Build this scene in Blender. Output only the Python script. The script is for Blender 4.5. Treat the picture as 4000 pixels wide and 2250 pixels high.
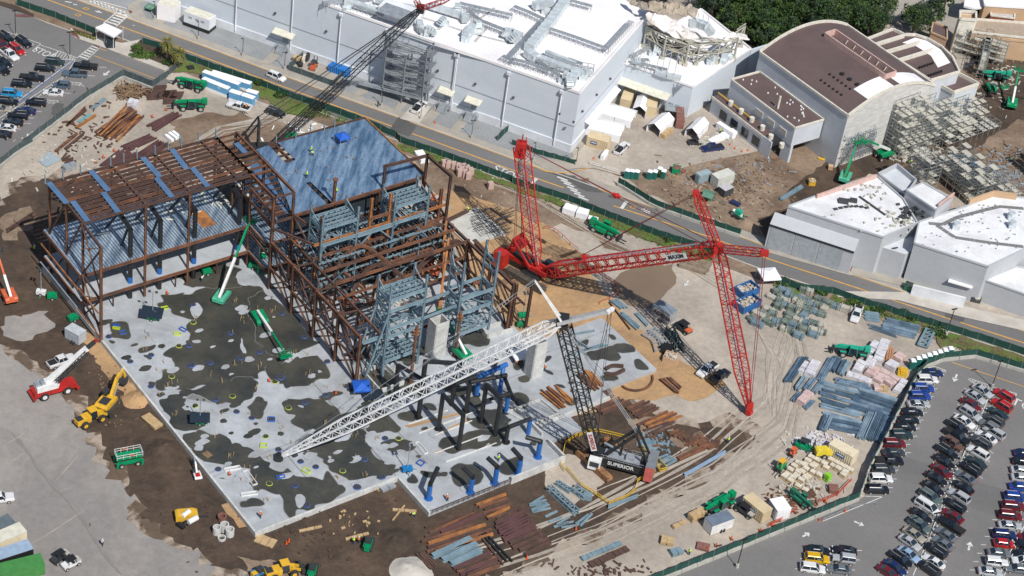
import bpy,math,random
from mathutils import Vector,Matrix,noise
from mathutils.geometry import tessellate_polygon
R=math.radians
for o in list(bpy.data.objects):bpy.data.objects.remove(o)
scene=bpy.context.scene
col=scene.collection
# ---------------------------------------------------------------- camera
CF,CT,CR,CH=7893.086628341008,0.6542770649361858,0.15548769899848416,260.0
_fw=Vector((0,math.cos(CT),-math.sin(CT)));_rt=Vector((1,0,0));_up=_rt.cross(_fw)
_r=_rt*math.cos(CR)+_up*math.sin(CR);_u=_up*math.cos(CR)-_rt*math.sin(CR)
cam=bpy.data.cameras.new('camera');camo=bpy.data.objects.new('camera',cam);col.objects.link(camo)
cam.sensor_width=36;cam.lens=CF/4000*36;cam.clip_start=5;cam.clip_end=3000
camo.matrix_world=Matrix(((_r.x,_u.x,-_fw.x,0),(_r.y,_u.y,-_fw.y,0),(_r.z,_u.z,-_fw.z,CH),(0,0,0,1)))
scene.camera=camo
# ---------------------------------------------------------------- light
SAZ,SEL=R(124-180),R(50.3)
world=bpy.data.worlds.new('World');scene.world=world;world.use_nodes=True
nt=world.node_tree;bg=nt.nodes['Background']
sk=nt.nodes.new('ShaderNodeTexSky');sk.sky_type='NISHITA';sk.sun_disc=False
sk.sun_elevation=SEL;sk.sun_rotation=R(90)-SAZ;sk.air_density=1.0;sk.dust_density=1.0
nt.links.new(sk.outputs[0],bg.inputs[0]);bg.inputs[1].default_value=0.085
sl=bpy.data.lights.new('sun','SUN');sl.energy=4.6;sl.angle=R(0.5);sl.color=(1,.965,.9)
slo=bpy.data.objects.new('sun',sl);col.objects.link(slo)
sd=Vector((math.cos(SEL)*math.cos(SAZ),math.cos(SEL)*math.sin(SAZ),math.sin(SEL)))
slo.rotation_euler=sd.to_track_quat('Z','Y').to_euler();slo.location=(60,200,150)
scene.view_settings.view_transform='Standard';scene.view_settings.look='None'
scene.view_settings.exposure=0.0;scene.view_settings.gamma=1
scene.cycles.max_bounces=5;scene.cycles.diffuse_bounces=2
# ---------------------------------------------------------------- surveying: photograph readings -> metres
G=-0.8
def F(t,x,y):
 if t=='v':return x*4000/2576,y*4000/2576
 c,r=int(t[0]),int(t[1]);s=2.569 if r==3 else 2.576
 return c*1000+x/s,(0,562,1124,1686)[r]+y/s
def W(t,x,y,z=G):
 px,py=F(t,x,y)
 v=_fw+_r*((px-2000)/CF)-_u*((py-1125)/CF)
 k=(z-CH)/v.z
 return Vector((v.x*k,v.y*k,z))
A1=R(41.048)
UA=Vector((math.cos(A1),math.sin(A1),0));UB=Vector((math.sin(A1),-math.cos(A1),0))
O0=Vector((-77.98383437,301.89917819,0))
def S(a,b,z=0):return O0+UA*a+UB*b+Vector((0,0,z))
def heading(t,x0,y0,x1,y1):
 d=W(t,x1,y1)-W(t,x0,y0);return math.atan2(d.y,d.x)
Z3=Vector((0,0,1))
# ---------------------------------------------------------------- materials
MATS={}
def M(name,c=(.5,.5,.5),rough=.6,metal=0.,c2=None,sc=1.,lo=.35,hi=.65,det=4.,bump=0.,bs=None,wpos=False,stretch=None,spec=.5,fine=0.,fs=8.,rot=0,dist=0.,emit=0):
 if name in MATS:return MATS[name]
 m=bpy.data.materials.new(name);m.use_nodes=True;MATS[name]=m
 n=m.node_tree.nodes;l=m.node_tree.links;b=n['Principled BSDF']
 b.inputs['Roughness'].default_value=rough;b.inputs['Metallic'].default_value=metal
 b.inputs['Specular IOR Level'].default_value=spec
 c=(*c,1)
 if c2 is None:c2=tuple(x*.8 for x in c[:3])
 if wpos:
  g=n.new('ShaderNodeNewGeometry');src=g.outputs['Position']
 else:
  g=n.new('ShaderNodeTexCoord');src=g.outputs['Object']
 mp=n.new('ShaderNodeMapping');l.new(src,mp.inputs[0])
 if stretch:mp.inputs['Scale'].default_value=stretch
 mp.inputs['Rotation'].default_value=(0,0,rot)
 nz=n.new('ShaderNodeTexNoise');nz.inputs['Scale'].default_value=sc;nz.inputs['Detail'].default_value=det
 nz.inputs['Roughness'].default_value=.6;nz.inputs['Distortion'].default_value=dist
 l.new(mp.outputs[0],nz.inputs['Vector'])
 r=n.new('ShaderNodeValToRGB');r.color_ramp.elements[0].position=lo;r.color_ramp.elements[1].position=hi
 r.color_ramp.elements[0].color=(*c2,1);r.color_ramp.elements[1].color=c
 l.new(nz.outputs['Fac'],r.inputs[0]);out=r.outputs[0]
 if fine:
  n2=n.new('ShaderNodeTexNoise');n2.inputs['Scale'].default_value=fs;n2.inputs['Detail'].default_value=6
  n2.inputs['Roughness'].default_value=.7
  l.new(src,n2.inputs['Vector'])
  mr=n.new('ShaderNodeMapRange');mr.inputs[1].default_value=.3;mr.inputs[2].default_value=.7
  mr.inputs[3].default_value=1-fine;mr.inputs[4].default_value=1+fine
  l.new(n2.outputs['Fac'],mr.inputs[0])
  vm=n.new('ShaderNodeVectorMath');vm.operation='SCALE'
  l.new(out,vm.inputs[0]);l.new(mr.outputs[0],vm.inputs['Scale']);out=vm.outputs[0]
 l.new(out,b.inputs['Base Color'])
 if bump:
  n3=n.new('ShaderNodeTexNoise');n3.inputs['Scale'].default_value=bs or sc*4;n3.inputs['Detail'].default_value=8
  l.new(src,n3.inputs['Vector'])
  bp=n.new('ShaderNodeBump');bp.inputs['Strength'].default_value=1;bp.inputs['Distance'].default_value=bump
  l.new(n3.outputs['Fac'],bp.inputs['Height']);l.new(bp.outputs[0],b.inputs['Normal'])
 if emit:
  b.inputs['Emission Color'].default_value=c;b.inputs['Emission Strength'].default_value=emit
 return m
def ribbed(name,c,c2,pitch,ang,rough=.45,metal=.3,depth=.05,cr=None,ps=.25,cw=.8):
 """corrugated sheet metal: ribs as bump, plus rib shading and uneven sheet sheen painted into the colour"""
 m=M(name,c,rough,metal,c2=c2,sc=ps,stretch=(1,.15,1),rot=ang,wpos=True,fine=.18,fs=1.2)
 n=m.node_tree.nodes;l=m.node_tree.links;b=n['Principled BSDF']
 g=n.new('ShaderNodeNewGeometry');mp=n.new('ShaderNodeMapping');mp.inputs['Rotation'].default_value=(0,0,ang)
 l.new(g.outputs['Position'],mp.inputs[0])
 w=n.new('ShaderNodeTexWave');w.wave_type='BANDS';w.bands_direction='X';w.inputs['Scale'].default_value=1/pitch/3.18
 l.new(mp.outputs[0],w.inputs[0])
 bp=n.new('ShaderNodeBump');bp.inputs['Distance'].default_value=depth;l.new(w.outputs['Fac'],bp.inputs['Height'])
 l.new(bp.outputs[0],b.inputs['Normal'])
 mr=n.new('ShaderNodeMapRange');mr.inputs[3].default_value=cw;mr.inputs[4].default_value=2-cw;l.new(w.outputs['Fac'],mr.inputs[0])  # rib light and shade multiplied into the base colour
 lk=b.inputs['Base Color'].links[0].from_socket;vm=n.new('ShaderNodeVectorMath');vm.operation='SCALE';l.new(lk,vm.inputs[0]);l.new(mr.outputs[0],vm.inputs['Scale']);l.new(vm.outputs[0],b.inputs['Base Color'])
 return m
# ---------------------------------------------------------------- mesh builder
class MB:
 def __init__(s):s.v=[];s.f=[]
 def add(s,vs,fs):
  k=len(s.v);s.v+=[Vector(v)for v in vs];s.f+=[tuple(i+k for i in f)for f in fs];return s
 BOXF=((0,3,2,1),(4,5,6,7),(0,1,5,4),(1,2,6,5),(2,3,7,6),(3,0,4,7))
 def box(s,c,d,rz=0,taper=1.):
  c=Vector(c);x,y,z=d[0]/2,d[1]/2,d[2]/2;cs,sn=math.cos(rz),math.sin(rz)
  vs=[]
  for zz,k in((-z,1),(z,taper)):
   for sx,sy in((-x,-y),(x,-y),(x,y),(-x,y)):
    sx*=k;sy*=k
    vs.append(c+Vector((sx*cs-sy*sn,sx*sn+sy*cs,zz)))
  return s.add(vs,MB.BOXF)
 def bar(s,p,q,w=.3,h=None,up=Z3,w2=None):
  p=Vector(p);q=Vector(q);h=h or w;d=q-p
  if d.length<1e-6:return s
  d.normalize();
  if abs(d.dot(up))>.99:up=Vector((UA.x,UA.y,0))
  sd_=d.cross(up).normalized();u=sd_.cross(d).normalized();k=(w2/w)if w2 else 1
  vs=[p-sd_*w/2-u*h/2,p+sd_*w/2-u*h/2,p+sd_*w/2+u*h/2,p-sd_*w/2+u*h/2]
  vs+=[q-sd_*w/2*k-u*h/2*k,q+sd_*w/2*k-u*h/2*k,q+sd_*w/2*k+u*h/2*k,q-sd_*w/2*k+u*h/2*k]
  return s.add(vs,((0,1,2,3),(4,7,6,5),(0,4,5,1),(1,5,6,2),(2,6,7,3),(3,7,4,0)))
 def ibeam(s,p,q,w=.3,h=.45,up=Z3,t=.05):
  p=Vector(p);q=Vector(q);d=(q-p).normalized()
  if abs(d.dot(up))>.99:up=Vector((UA.x,UA.y,0))
  sd_=d.cross(up).normalized();u=sd_.cross(d).normalized()
  s.bar(p+u*(h/2-t/2),q+u*(h/2-t/2),w,t,u);s.bar(p-u*(h/2-t/2),q-u*(h/2-t/2),w,t,u)
  return s.bar(p,q,t,h-2*t,u)
 def tube(s,p,q,r,n=8,r2=None,caps=True):
  p=Vector(p);q=Vector(q);d=(q-p)
  if d.length<1e-6:return s
  d.normalize();up=Z3 if abs(d.z)<.9 else Vector((1,0,0));a=d.cross(up).normalized();b=a.cross(d)
  r2=r if r2 is None else r2;vs=[]
  for c,rr in((p,r),(q,r2)):
   for i in range(n):
    t=2*math.pi*i/n;vs.append(c+a*math.cos(t)*rr+b*math.sin(t)*rr)
  fs=[(i,(i+1)%n,n+(i+1)%n,n+i)for i in range(n)]
  if caps:fs+=[tuple(range(n))[::-1],tuple(range(n,2*n))]
  return s.add(vs,fs)
 def path(s,pts,r,n=6):
  for a,b in zip(pts,pts[1:]):s.tube(a,b,r,n)
  return s
 def prism(s,pts,z0,z1=None,sides=True,top=True,bottom=False):
  n=len(pts);
  a=[Vector((p[0],p[1],z0))for p in pts]
  if z1 is None:
   tri=tessellate_polygon([a]);return s.add(a,[f if((a[f[1]]-a[f[0]]).cross(a[f[2]]-a[f[0]])).z>0 else f[::-1]for f in tri])
  b=[Vector((p[0],p[1],z1))for p in pts];area=sum(a[i].x*a[(i+1)%n].y-a[(i+1)%n].x*a[i].y for i in range(n))
  fs=[]
  if sides:fs+=[((i,(i+1)%n,n+(i+1)%n,n+i)if area>0 else(i,n+i,n+(i+1)%n,(i+1)%n))for i in range(n)]
  if top:fs+=[tuple(i+n for i in(f if((a[f[1]]-a[f[0]]).cross(a[f[2]]-a[f[0]])).z>0 else f[::-1]))for f in tessellate_polygon([a])]
  if bottom:fs+=[(f[::-1]if((a[f[1]]-a[f[0]]).cross(a[f[2]]-a[f[0]])).z>0 else f)for f in tessellate_polygon([a])]
  return s.add(a+b,fs)
 def extr(s,prof,frame,w):
  """2-D profile (x,z) extruded +-w/2 along local y; frame: 4x4"""
  n=len(prof);vs=[frame@Vector((x,-w/2,z))for x,z in prof]+[frame@Vector((x,w/2,z))for x,z in prof]
  area=sum(prof[i][0]*prof[(i+1)%n][1]-prof[(i+1)%n][0]*prof[i][1]for i in range(n));tri=tessellate_polygon([[Vector((x,0,z))for x,z in prof]])
  fs=[((i,(i+1)%n,n+(i+1)%n,n+i)if area>0 else(i,n+i,n+(i+1)%n,(i+1)%n))for i in range(n)]
  fs+=[tuple(t)for t in tri]+[tuple(i+n for i in t[::-1])for t in tri]
  return s.add(vs,fs)
 def lattice(s,P,Q,w,h,up=Z3,n=20,rc=.1,rl=.05,t0=0.,t1=0.,w0=.35,w1=.35,xbr=False,step=0):
  P=Vector(P);Q=Vector(Q);d=(Q-P).normalized()
  if abs(d.dot(up))>.99:up=Vector((1,0,0))
  sv=d.cross(up).normalized();u=sv.cross(d).normalized();L=(Q-P).length
  def sec(t):
   k=1
   if t0 and t<t0:k=w0+(1-w0)*t/t0
   if t1 and t>1-t1:k=w1+(1-w1)*(1-t)/t1
   c=P+d*L*t;return[c+sv*w/2*k*a+u*h/2*k*b for a,b in((-1,-1),(1,-1),(1,1),(-1,1))]
  S_=[sec(i/n)for i in range(n+1)]
  ks=sorted(set([0,n]+([round(t0*n)]if t0 else[])+([round((1-t1)*n)]if t1 else[])))
  for a,b in zip(ks,ks[1:]):
   for j in range(4):s.bar(S_[a][j],S_[b][j],rc*2)
  for i in range(n):
   for j in range(4):
    k=(j+1)%4
    if i%2:s.bar(S_[i][j],S_[i+1][k],rl*2)
    else:s.bar(S_[i][k],S_[i+1][j],rl*2)
    if step and i%step==0:s.bar(S_[i][j],S_[i][k],rl*2.4)
  return s
 def build(s,name,mat=None,parent=None,loc=None,smooth=False):
  me=bpy.data.meshes.new(name)
  base=Vector((0,0,0))
  if loc is not None:base=Vector(loc)
  if parent is not None and parent.get('_w')is not None:base=Vector(parent['_w'])
  me.from_pydata([v-base for v in s.v],[],s.f);me.validate()
  mats=mat if isinstance(mat,(list,tuple))else[mat]
  for x in mats:
   if x:me.materials.append(x)
  if smooth:
   me.polygons.foreach_set('use_smooth',[True]*len(me.polygons))
  o=bpy.data.objects.new(name,me);col.objects.link(o)
  if parent is not None:o.parent=parent;o['_w']=list(base)
  elif loc is not None:o.location=base;o['_w']=list(base)
  return o
def tag(o,label,cat,group=None,kind=None):
 if label:o['label']=label
 if cat:o['category']=cat
 if group:o['group']=group
 if kind:o['kind']=kind
 return o
def thing(name,loc,label,cat,group=None,rz=None):
 """an Empty at the thing's base. rz None: its parts are given in site metres; rz a number: parts in its own frame"""
 o=bpy.data.objects.new(name,None);col.objects.link(o);o.empty_display_size=.5
 o.location=loc
 if rz is None:o['_w']=list(loc)
 else:o.rotation_euler=(0,0,rz);o['_w']=[0,0,0]
 return tag(o,label,cat,group)
KIDS={}
def dup(root,loc,rz,label,cat=None,group=None,paint=None,scale=None):
 """copy a thing with its parts and sub-parts; paint swaps the material of parts named in it"""
 r=root.copy();col.objects.link(r);r.location=loc;r.rotation_euler=(0,0,rz);r['label']=label
 if scale:r.scale=scale
 if cat:r['category']=cat
 if group:r['group']=group
 def cp(src,dst):
  for ch in KIDS.setdefault(src.name,list(src.children)):
   c=ch.copy();col.objects.link(c);c.parent=dst
   if paint:
    k=ch.name.split('.')[0]
    if k in paint and c.data and c.data.materials:
     c.material_slots[0].link='OBJECT';c.material_slots[0].material=paint[k]
   cp(ch,c)
 cp(root,r);return r
def struct(name,mb,mat):
 o=mb.build(name,mat);o['kind']='structure';return o
ORD='first second third fourth fifth sixth seventh eighth ninth tenth eleventh twelfth thirteenth fourteenth fifteenth sixteenth seventeenth eighteenth nineteenth twentieth'.split()
def nth(i,n=None):
 if n is not None and i==n-1:return 'last'
 if i<20:return ORD[i]
 return('twenty-' if i<30 else 'thirty-')+ORD[i%10-0 if False else(i-20)%10]if i not in(29,)else 'thirtieth'
def ragged(pts,step=1.6,amp=.5,sc=.35,seed=0):
 """an outline worn irregular, in metres"""
 out=[];n=len(pts)
 for i in range(n):
  a=Vector(pts[i][:2]).to_3d();b=Vector(pts[(i+1)%n][:2]).to_3d();k=max(1,int((b-a).length/step))
  for j in range(k):
   p=a.lerp(b,j/k)
   q=noise.noise_vector(Vector((p.x*sc,p.y*sc,seed*7.3)))+.5*noise.noise_vector(Vector((p.x*sc*2.6,p.y*sc*2.6,seed*3.1+9)))
   out.append(Vector((p.x+q.x*amp*2,p.y+q.y*amp*2,0)))
 return out
def chaikin(p,k=2):
 for _ in range(k):
  q=[]
  for i in range(len(p)):a,b=p[i],p[(i+1)%len(p)];q+=[a*.75+b*.25,a*.25+b*.75]
  p=q
 return p
def grow(pts,d):
 n=len(pts);ar=sum(pts[i].x*pts[(i+1)%n].y-pts[(i+1)%n].x*pts[i].y for i in range(n));out=[]
 for i in range(n):
  t=(pts[(i+1)%n]-pts[i-1]).xy.to_3d();t=t.normalized()if t.length>0 else X1;out.append(pts[i]+Vector((t.y,-t.x,0))*d*(1 if ar>0 else-1))
 return out
X1=Vector((1,0,0))
def P(t,flat,z=G):return[W(t,flat[i],flat[i+1],z)for i in range(0,len(flat),2)]
LAYER=[0]
def sheet(name,pts,mat,z=None,rag=None,k=None):
 if k is None:LAYER[0]+=1;k=LAYER[0]
 z=(G if z is None else z)+.004*k
 if rag:pts=ragged(pts,*rag)
 return struct(name,MB().prism(pts,z),mat)
def solid(c,name):
 t_=bpy.data.objects.new('t',c);col.objects.link(t_);bpy.context.view_layer.update();me=bpy.data.meshes.new_from_object(t_.evaluated_get(bpy.context.evaluated_depsgraph_get()));bpy.data.objects.remove(t_);o=bpy.data.objects.new(name,me);col.objects.link(o);return o
# ================================================================ GROUND
m_yard=M('limerock',(.43,.375,.315),.9,c2=(.30,.26,.22),sc=.055,lo=.38,hi=.62,det=7,bump=.03,bs=2,wpos=True,fine=.16,fs=.9,dist=.6)
m_yard2=M('worn_concrete',(.30,.275,.255),.85,c2=(.225,.21,.20),sc=.05,lo=.4,hi=.6,det=6,wpos=True,fine=.14,fs=.7,stretch=(1,.35,1),rot=R(-40),dist=.7)
m_dirt=M('wet_dirt',(.095,.062,.041),.9,c2=(.045,.031,.022),sc=.12,lo=.35,hi=.68,det=9,bump=.25,bs=.8,wpos=True,fine=.3,fs=.7,dist=.4)
m_dirt2=M('dry_dirt',(.26,.19,.135),.95,c2=(.14,.095,.065),sc=.09,lo=.36,hi=.62,det=9,bump=.2,bs=.9,wpos=True,fine=.25,fs=.8,dist=.5)
m_sand=M('sand',(.43,.27,.135),.95,c2=(.30,.19,.105),sc=.1,lo=.3,hi=.62,det=8,bump=.15,bs=1,wpos=True,fine=.16,fs=.8,dist=.4)
m_asph=M('asphalt',(.185,.178,.174),.85,c2=(.15,.146,.145),sc=.04,lo=.35,hi=.65,det=6,wpos=True,fine=.1,fs=2.2)
m_asph2=M('asphalt_road',(.165,.16,.158),.85,c2=(.13,.127,.127),sc=.07,lo=.35,hi=.65,det=7,wpos=True,fine=.09,fs=1.8,stretch=(.25,1.2,1),rot=R(19.5))
m_dark=M('asphalt_dark',(.10,.098,.097),.8,wpos=True,fine=.1,fs=1,sc=.1)
m_walk=M('sidewalk',(.36,.33,.285),.85,c2=(.30,.275,.24),sc=.3,wpos=True,fine=.08,fs=2)
m_gravel=M('bluestone_gravel',(.27,.28,.29),.95,c2=(.22,.23,.24),sc=.15,wpos=True,fine=.22,fs=3,bump=.04,bs=4)
m_conc=M('concrete',(.41,.435,.465),.7,c2=(.29,.305,.32),sc=.12,lo=.36,hi=.62,det=8,wpos=True,fine=.1,fs=.9,dist=.8)
m_wall=M('cast_wall',(.56,.56,.54),.8,c2=(.42,.42,.41),sc=.5,wpos=True,fine=.08,fs=2)
m_damp=M('damp_concrete',(.22,.22,.215),.5,c2=(.14,.14,.135),sc=.4,wpos=True,fine=.15)
m_fringe=M('tracked_dirt',(.34,.28,.225),.95,c2=(.115,.08,.055),sc=.22,lo=.44,hi=.56,det=9,wpos=True,fine=.2,fs=1,dist=.5)
m_wet=M('wet_concrete',(.078,.074,.06),.3,c2=(.038,.042,.04),sc=.14,lo=.35,hi=.65,det=7,wpos=True,fine=.15,fs=1,spec=.5)
m_mud=M('mud_water',(.21,.155,.105),.3,c2=(.18,.13,.09),sc=.1,wpos=True)
m_whitep=M('white_marking',(.62,.62,.6),.7,c2=(.4,.4,.4),sc=1.2,lo=.3,hi=.5,wpos=True)
m_yelp=M('yellow_marking',(.68,.36,.05),.7,c2=(.5,.27,.06),sc=1,wpos=True)
m_redp=M('red_concrete',(.25,.07,.06),.8,c2=(.12,.06,.06),sc=.4,wpos=True,fine=.2)
m_paleconc=M('pale_concrete',(.5,.47,.42),.85,c2=(.4,.37,.33),sc=.3,wpos=True,fine=.08)
m_soil=M('garden_soil',(.07,.05,.035),.95,sc=.6,wpos=True,fine=.3,fs=3)
m_bluep=M('blue_marking',(.03,.14,.42),.7)
sheet('ground',[Vector((x,y,0))for x,y in((-700,-100),(700,-100),(700,1300),(-700,1300))],m_yard,k=0)
sheet('yard_concrete',P('v',(-60,780,60,800,150,905,190,1010,310,1170,400,1290,620,1440,640,1600,-100,1600)),m_yard2,rag=(2,1.0,.25,1))
# upper right and left site earth
sheet('dirt_yard',P('v',(1480,400,1560,350,1700,330,1860,330,2120,300,2700,60,2700,560,2180,440,1980,520,1930,620,1860,575,1700,520,1590,460)),m_dirt2,rag=(2,.8,.3,2))
sheet('dirt_road',P('v',(2080,410,2200,380,2350,320,2420,260,2500,190,2650,90,2650,330,2560,300,2420,400,2320,440,2190,440,2060,500,1980,530,1930,600,1900,540,1990,470)),m_dirt,rag=(2,.6,.3,3))
sheet('dirt_patch',P('v',(440,300,560,285,690,300,760,330,700,370,520,400,380,400,420,340)),m_dirt2,rag=(2,1.5,.2,4))
sheet('dirt_slope',P('v',(1040,380,1130,400,1320,470,1480,560,1600,640,1500,660,1300,600,1150,520,1060,460)),m_dirt2,rag=(2,.8,.3,5))
sheet('yard_dust',P('v',(1400,560,1480,590,1560,640,1700,660,1560,690,1430,650,1360,590)),m_yard,rag=(2,.8,.3,6))
_df=P('v',(-30,530,60,470,115,445,300,440,640,500,760,900,1000,1100,1300,1000,1420,1035,1560,1000,1700,1075,1890,1055,1850,1120,1700,1230,1530,1300,1250,1460,640,1460,480,1390,360,1290,320,1200,240,1090,210,1020,150,960,90,900,-30,850))
sheet('dirt_fringe',grow(chaikin(_df,1),2.2),m_fringe,rag=(1.2,1.6,.35,27));sheet('dirt_field',_df,m_dirt,rag=(1.2,1.3,.4,7))
sheet('sand_bed',P('v',(1130,470,1200,500,1330,545,1400,590,1480,660,1500,720,1560,770,1590,810,1640,850,1690,900,1760,930,1830,970,1760,1010,1700,1000,1600,1010,1540,1020,1450,1050,1400,1030,1300,900,1180,700,1120,560)),m_sand,rag=(1.8,.8,.3,8))
sheet('sand_strip',P('v',(215,830,250,850,340,960,352,1010,330,1020,250,920,205,860)),m_sand,rag=(1.2,.5,.5,9))
sheet('sand_spill',P('v',(560,1270,610,1260,640,1320,600,1330)),m_sand,rag=(1.2,.5,.5,10))
sheet('pale_pad',P('v',(1370,1160,1440,1140,1500,1170,1530,1190,1500,1240,1440,1270,1380,1230)),m_yard,rag=(1.2,.7,.5,11))
for i,a in enumerate(((600,1400,700,1415,800,1440,760,1460,640,1450),(0,545,70,520,100,560,40,600,0,600),(20,800,110,780,140,830,60,860,10,850),(1580,1050,1660,1040,1700,1080,1610,1100),(1690,1100,1760,1090,1800,1130,1730,1150))):
 sheet('yard_patch',P('v',a),m_dirt2 if i!=2 else m_yard2,rag=(1.2,.8,.5,12+i))
sheet('mud_puddle',P('v',(1530,720,1560,690,1620,665,1690,668,1705,700,1690,725,1665,760,1620,775,1570,765)),m_mud,rag=(1.5,.5,.5,20))
sheet('rubble_yard',P('v',(1600,480,1680,500,1780,520,1880,560,1990,520,1960,440,1800,390,1640,410)),m_dirt2,rag=(1.5,.6,.5,21))
m_trk=M('track_pale',(.42,.37,.315),.95,c2=(.36,.315,.265),sc=.3,lo=.45,hi=.6,wpos=True,fine=.2,fs=1.5);m_trkd=M('track_dark',(.29,.25,.21),.95,c2=(.34,.30,.255),sc=.3,lo=.4,hi=.6,wpos=True,fine=.2,fs=1.5);m_slabl=M('old_joint',(.19,.18,.175),.9,c2=(.24,.225,.21),sc=.3,wpos=True)
rnd=random.Random(31)
def track_(t,pts,w,mat,z):
 q=P(t,pts);c=[]
 for i in range(len(q)-1):
  for k in range(8):c.append(q[i].lerp(q[i+1],k/8))
 c.append(q[-1]);c=[p+Vector((noise.noise(p*.06+Vector((z,0,0))),noise.noise(p*.06+Vector((0,z,9))),0))*1.2 for p in c]
 l,r=[],[]
 for i,p in enumerate(c):
  tn=(c[min(i+1,len(c)-1)]-c[max(i-1,0)]).normalized();n_=Vector((-tn.y,tn.x,0));ww_=w*(.6+.5*noise.noise(p*.4))*min(1,i/3+.1,(len(c)-1-i)/3+.1);l.append(p+n_*ww_/2);r.append(p-n_*ww_/2)
 struct('tyre_track',MB().prism(l+r[::-1],G+.004*LAYER[0]+.0005*z),mat)
LAYER[0]+=1;z_=0
for base_,n_,sp in(((1180,1449,1500,1330,1800,1180,1960,1050,2010,900,1980,760),12,26),((1700,650,1850,740,1950,900,1940,1040),6,22),((1180,430,1350,500,1500,590,1640,660),5,14),((2060,500,2300,420,2480,280),6,10),((450,400,560,330,700,310),5,14)):
 for k in range(n_):
  o_=(k-n_/2)*sp*.5+rnd.uniform(-6,6);f0=rnd.uniform(0,.3);pp=[v+(o_*.8 if i%2 else o_*.5)for i,v in enumerate(base_)];j0=2*rnd.randint(0,1)if len(pp)>8 else 0
  z_+=1;track_('v',pp[j0:],rnd.uniform(.35,1.3),(m_trk,m_trkd)[k%2]if base_[0]not in(230,2060)else(m_dirt2 if k%2 else m_soil),z_)
for a in((95,0,330,280,560,600,900,1000,1240,1448),(0,170,250,20),(60,330,250,210),(500,530,800,200),(560,600,700,550),(180,1200,900,760)):
 z_+=1;track_('03',a,1.0 if a[0]==95 else.25,m_slabl if a[0]==95 else m_trk,z_)
# ---- roads
CL=[F('00',-600,-420),(186,0),(411,82),(621,159),(1000,301),(1532,495),(1718,562),(2000,665),(2202,735),(2396,805),(2773,927),(3000,1012),(3342,1124),(3699,1244),(4000,1341),(4600,1520)]
CLW=[]
for px,py in CL:
 CLW.append(W('v',px*.644,py*.644))
def offs(pts,d):
 out=[]
 for i,p in enumerate(pts):
  a=pts[max(0,i-1)];b=pts[min(len(pts)-1,i+1)];t=(b-a).normalized();out.append(p+Vector((-t.y,t.x,0))*d)
 return out
def strip(name,a,b,mat,n=99,**k):return sheet(name,offs(CLW[:n],a)+offs(CLW[:n],b)[::-1],mat,**k)
strip('verge_gravel',16,4,m_gravel,n=9);strip('verge_dirt',-4,-8.5,m_dirt2)
strip('road',4.3,-4.4,m_asph2)
strip('pavement',7.0,4.45,m_walk)
def curb(name,a,mat=m_paleconc,z=.13,w=.3):
 l=offs(CLW,a+w/2);r=offs(CLW,a-w/2);mb=MB()
 for i in range(len(l)-1):mb.prism([l[i],l[i+1],r[i+1],r[i]],G,G+z)
 return struct(name,mb,mat)
curb('kerb',4.5);curb('kerb',-4.5)
LAYER[0]+=1
mk=MB()
def line(mb,pts,w,z=None):
 z=G+.004*LAYER[0]if z is None else z
 for a,b in zip(pts,pts[1:]):
  a=Vector((a[0],a[1],0));b=Vector((b[0],b[1],0));d=(b-a)
  if d.length<.01:continue
  d.normalize();n=Vector((-d.y,d.x,0))*w/2
  mb.add([(a+n).xy.to_3d()+Z3*z,(a-n).xy.to_3d()+Z3*z,(b-n).xy.to_3d()+Z3*z,(b+n).xy.to_3d()+Z3*z],((0,1,2,3),))
def sub(pts,skip):
 """polyline cut by gaps given as photograph x ranges"""
 out=[];
 for a,b in zip(pts,pts[1:]):
  n=max(1,int((b-a).length/1.0))
  for j in range(n):out.append((a.lerp(b,j/n),a.lerp(b,(j+1)/n)))
 return out
def photo_x(p):
 d=Vector(p)-Vector((0,0,CH));return 2000+CF*d.dot(_r)/d.dot(_fw)
for p,q in sub(CLW,None):
 x=photo_x(p)
 if any(a<x<b for a,b in((415,462),(1525,1600),(2202,2392),(3700,3740),(-900,100))):continue
 line(mk,[p,q],.34)
struct('road_centre_line',mk,m_yelp)
mk=MB();line(mk,offs(CLW,4.15),.22);struct('kerb_line',mk,m_yelp)
# dark repair patches and stains in the road
for t,a,s in(('10',(1440,1170,1620,1270,1540,1380,1340,1310),1),('32',(1780,210,2000,280,1960,350,1780,300),1),('21',(340,285,620,320,900,470,930,500,740,480,560,370),0),('21',(970,510,1080,545,1050,560,960,530),0),('31',(2150,0,2160,2,2158,5,2149,4),1),('10',(360,1050,460,1020,800,1050,800,1090,600,1110),2)):
 if s==2:continue
 sheet('road_repair',P(t,a),m_dark,rag=None if s else(1,.3,.8,5))
# ---- car parks
sheet('car_park',P('v',(-200,-60,60,33,120,60,245,103,290,130,340,165,430,205,395,228,290,188,250,215,120,320,-60,480,-300,600)),m_asph)
sheet('side_road',P('00',(900,480,1060,500,1700,740,1640,850,1530,850,1240,735,860,640)),m_asph2)
sheet('car_park',P('v',(1640,1475,2150,1265,2176,1250,2178,1225,2215,1090,2290,950,2330,915,2400,897,2480,905,2750,980,2800,1900,1640,1800)),m_asph)
LAYER[0]+=1
mk=MB();mb_=MB()
L=lambda t,*a,w=.14:[line(mk,P(t,a[i:i+4]),w)for i in range(0,len(a),4)]
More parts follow.
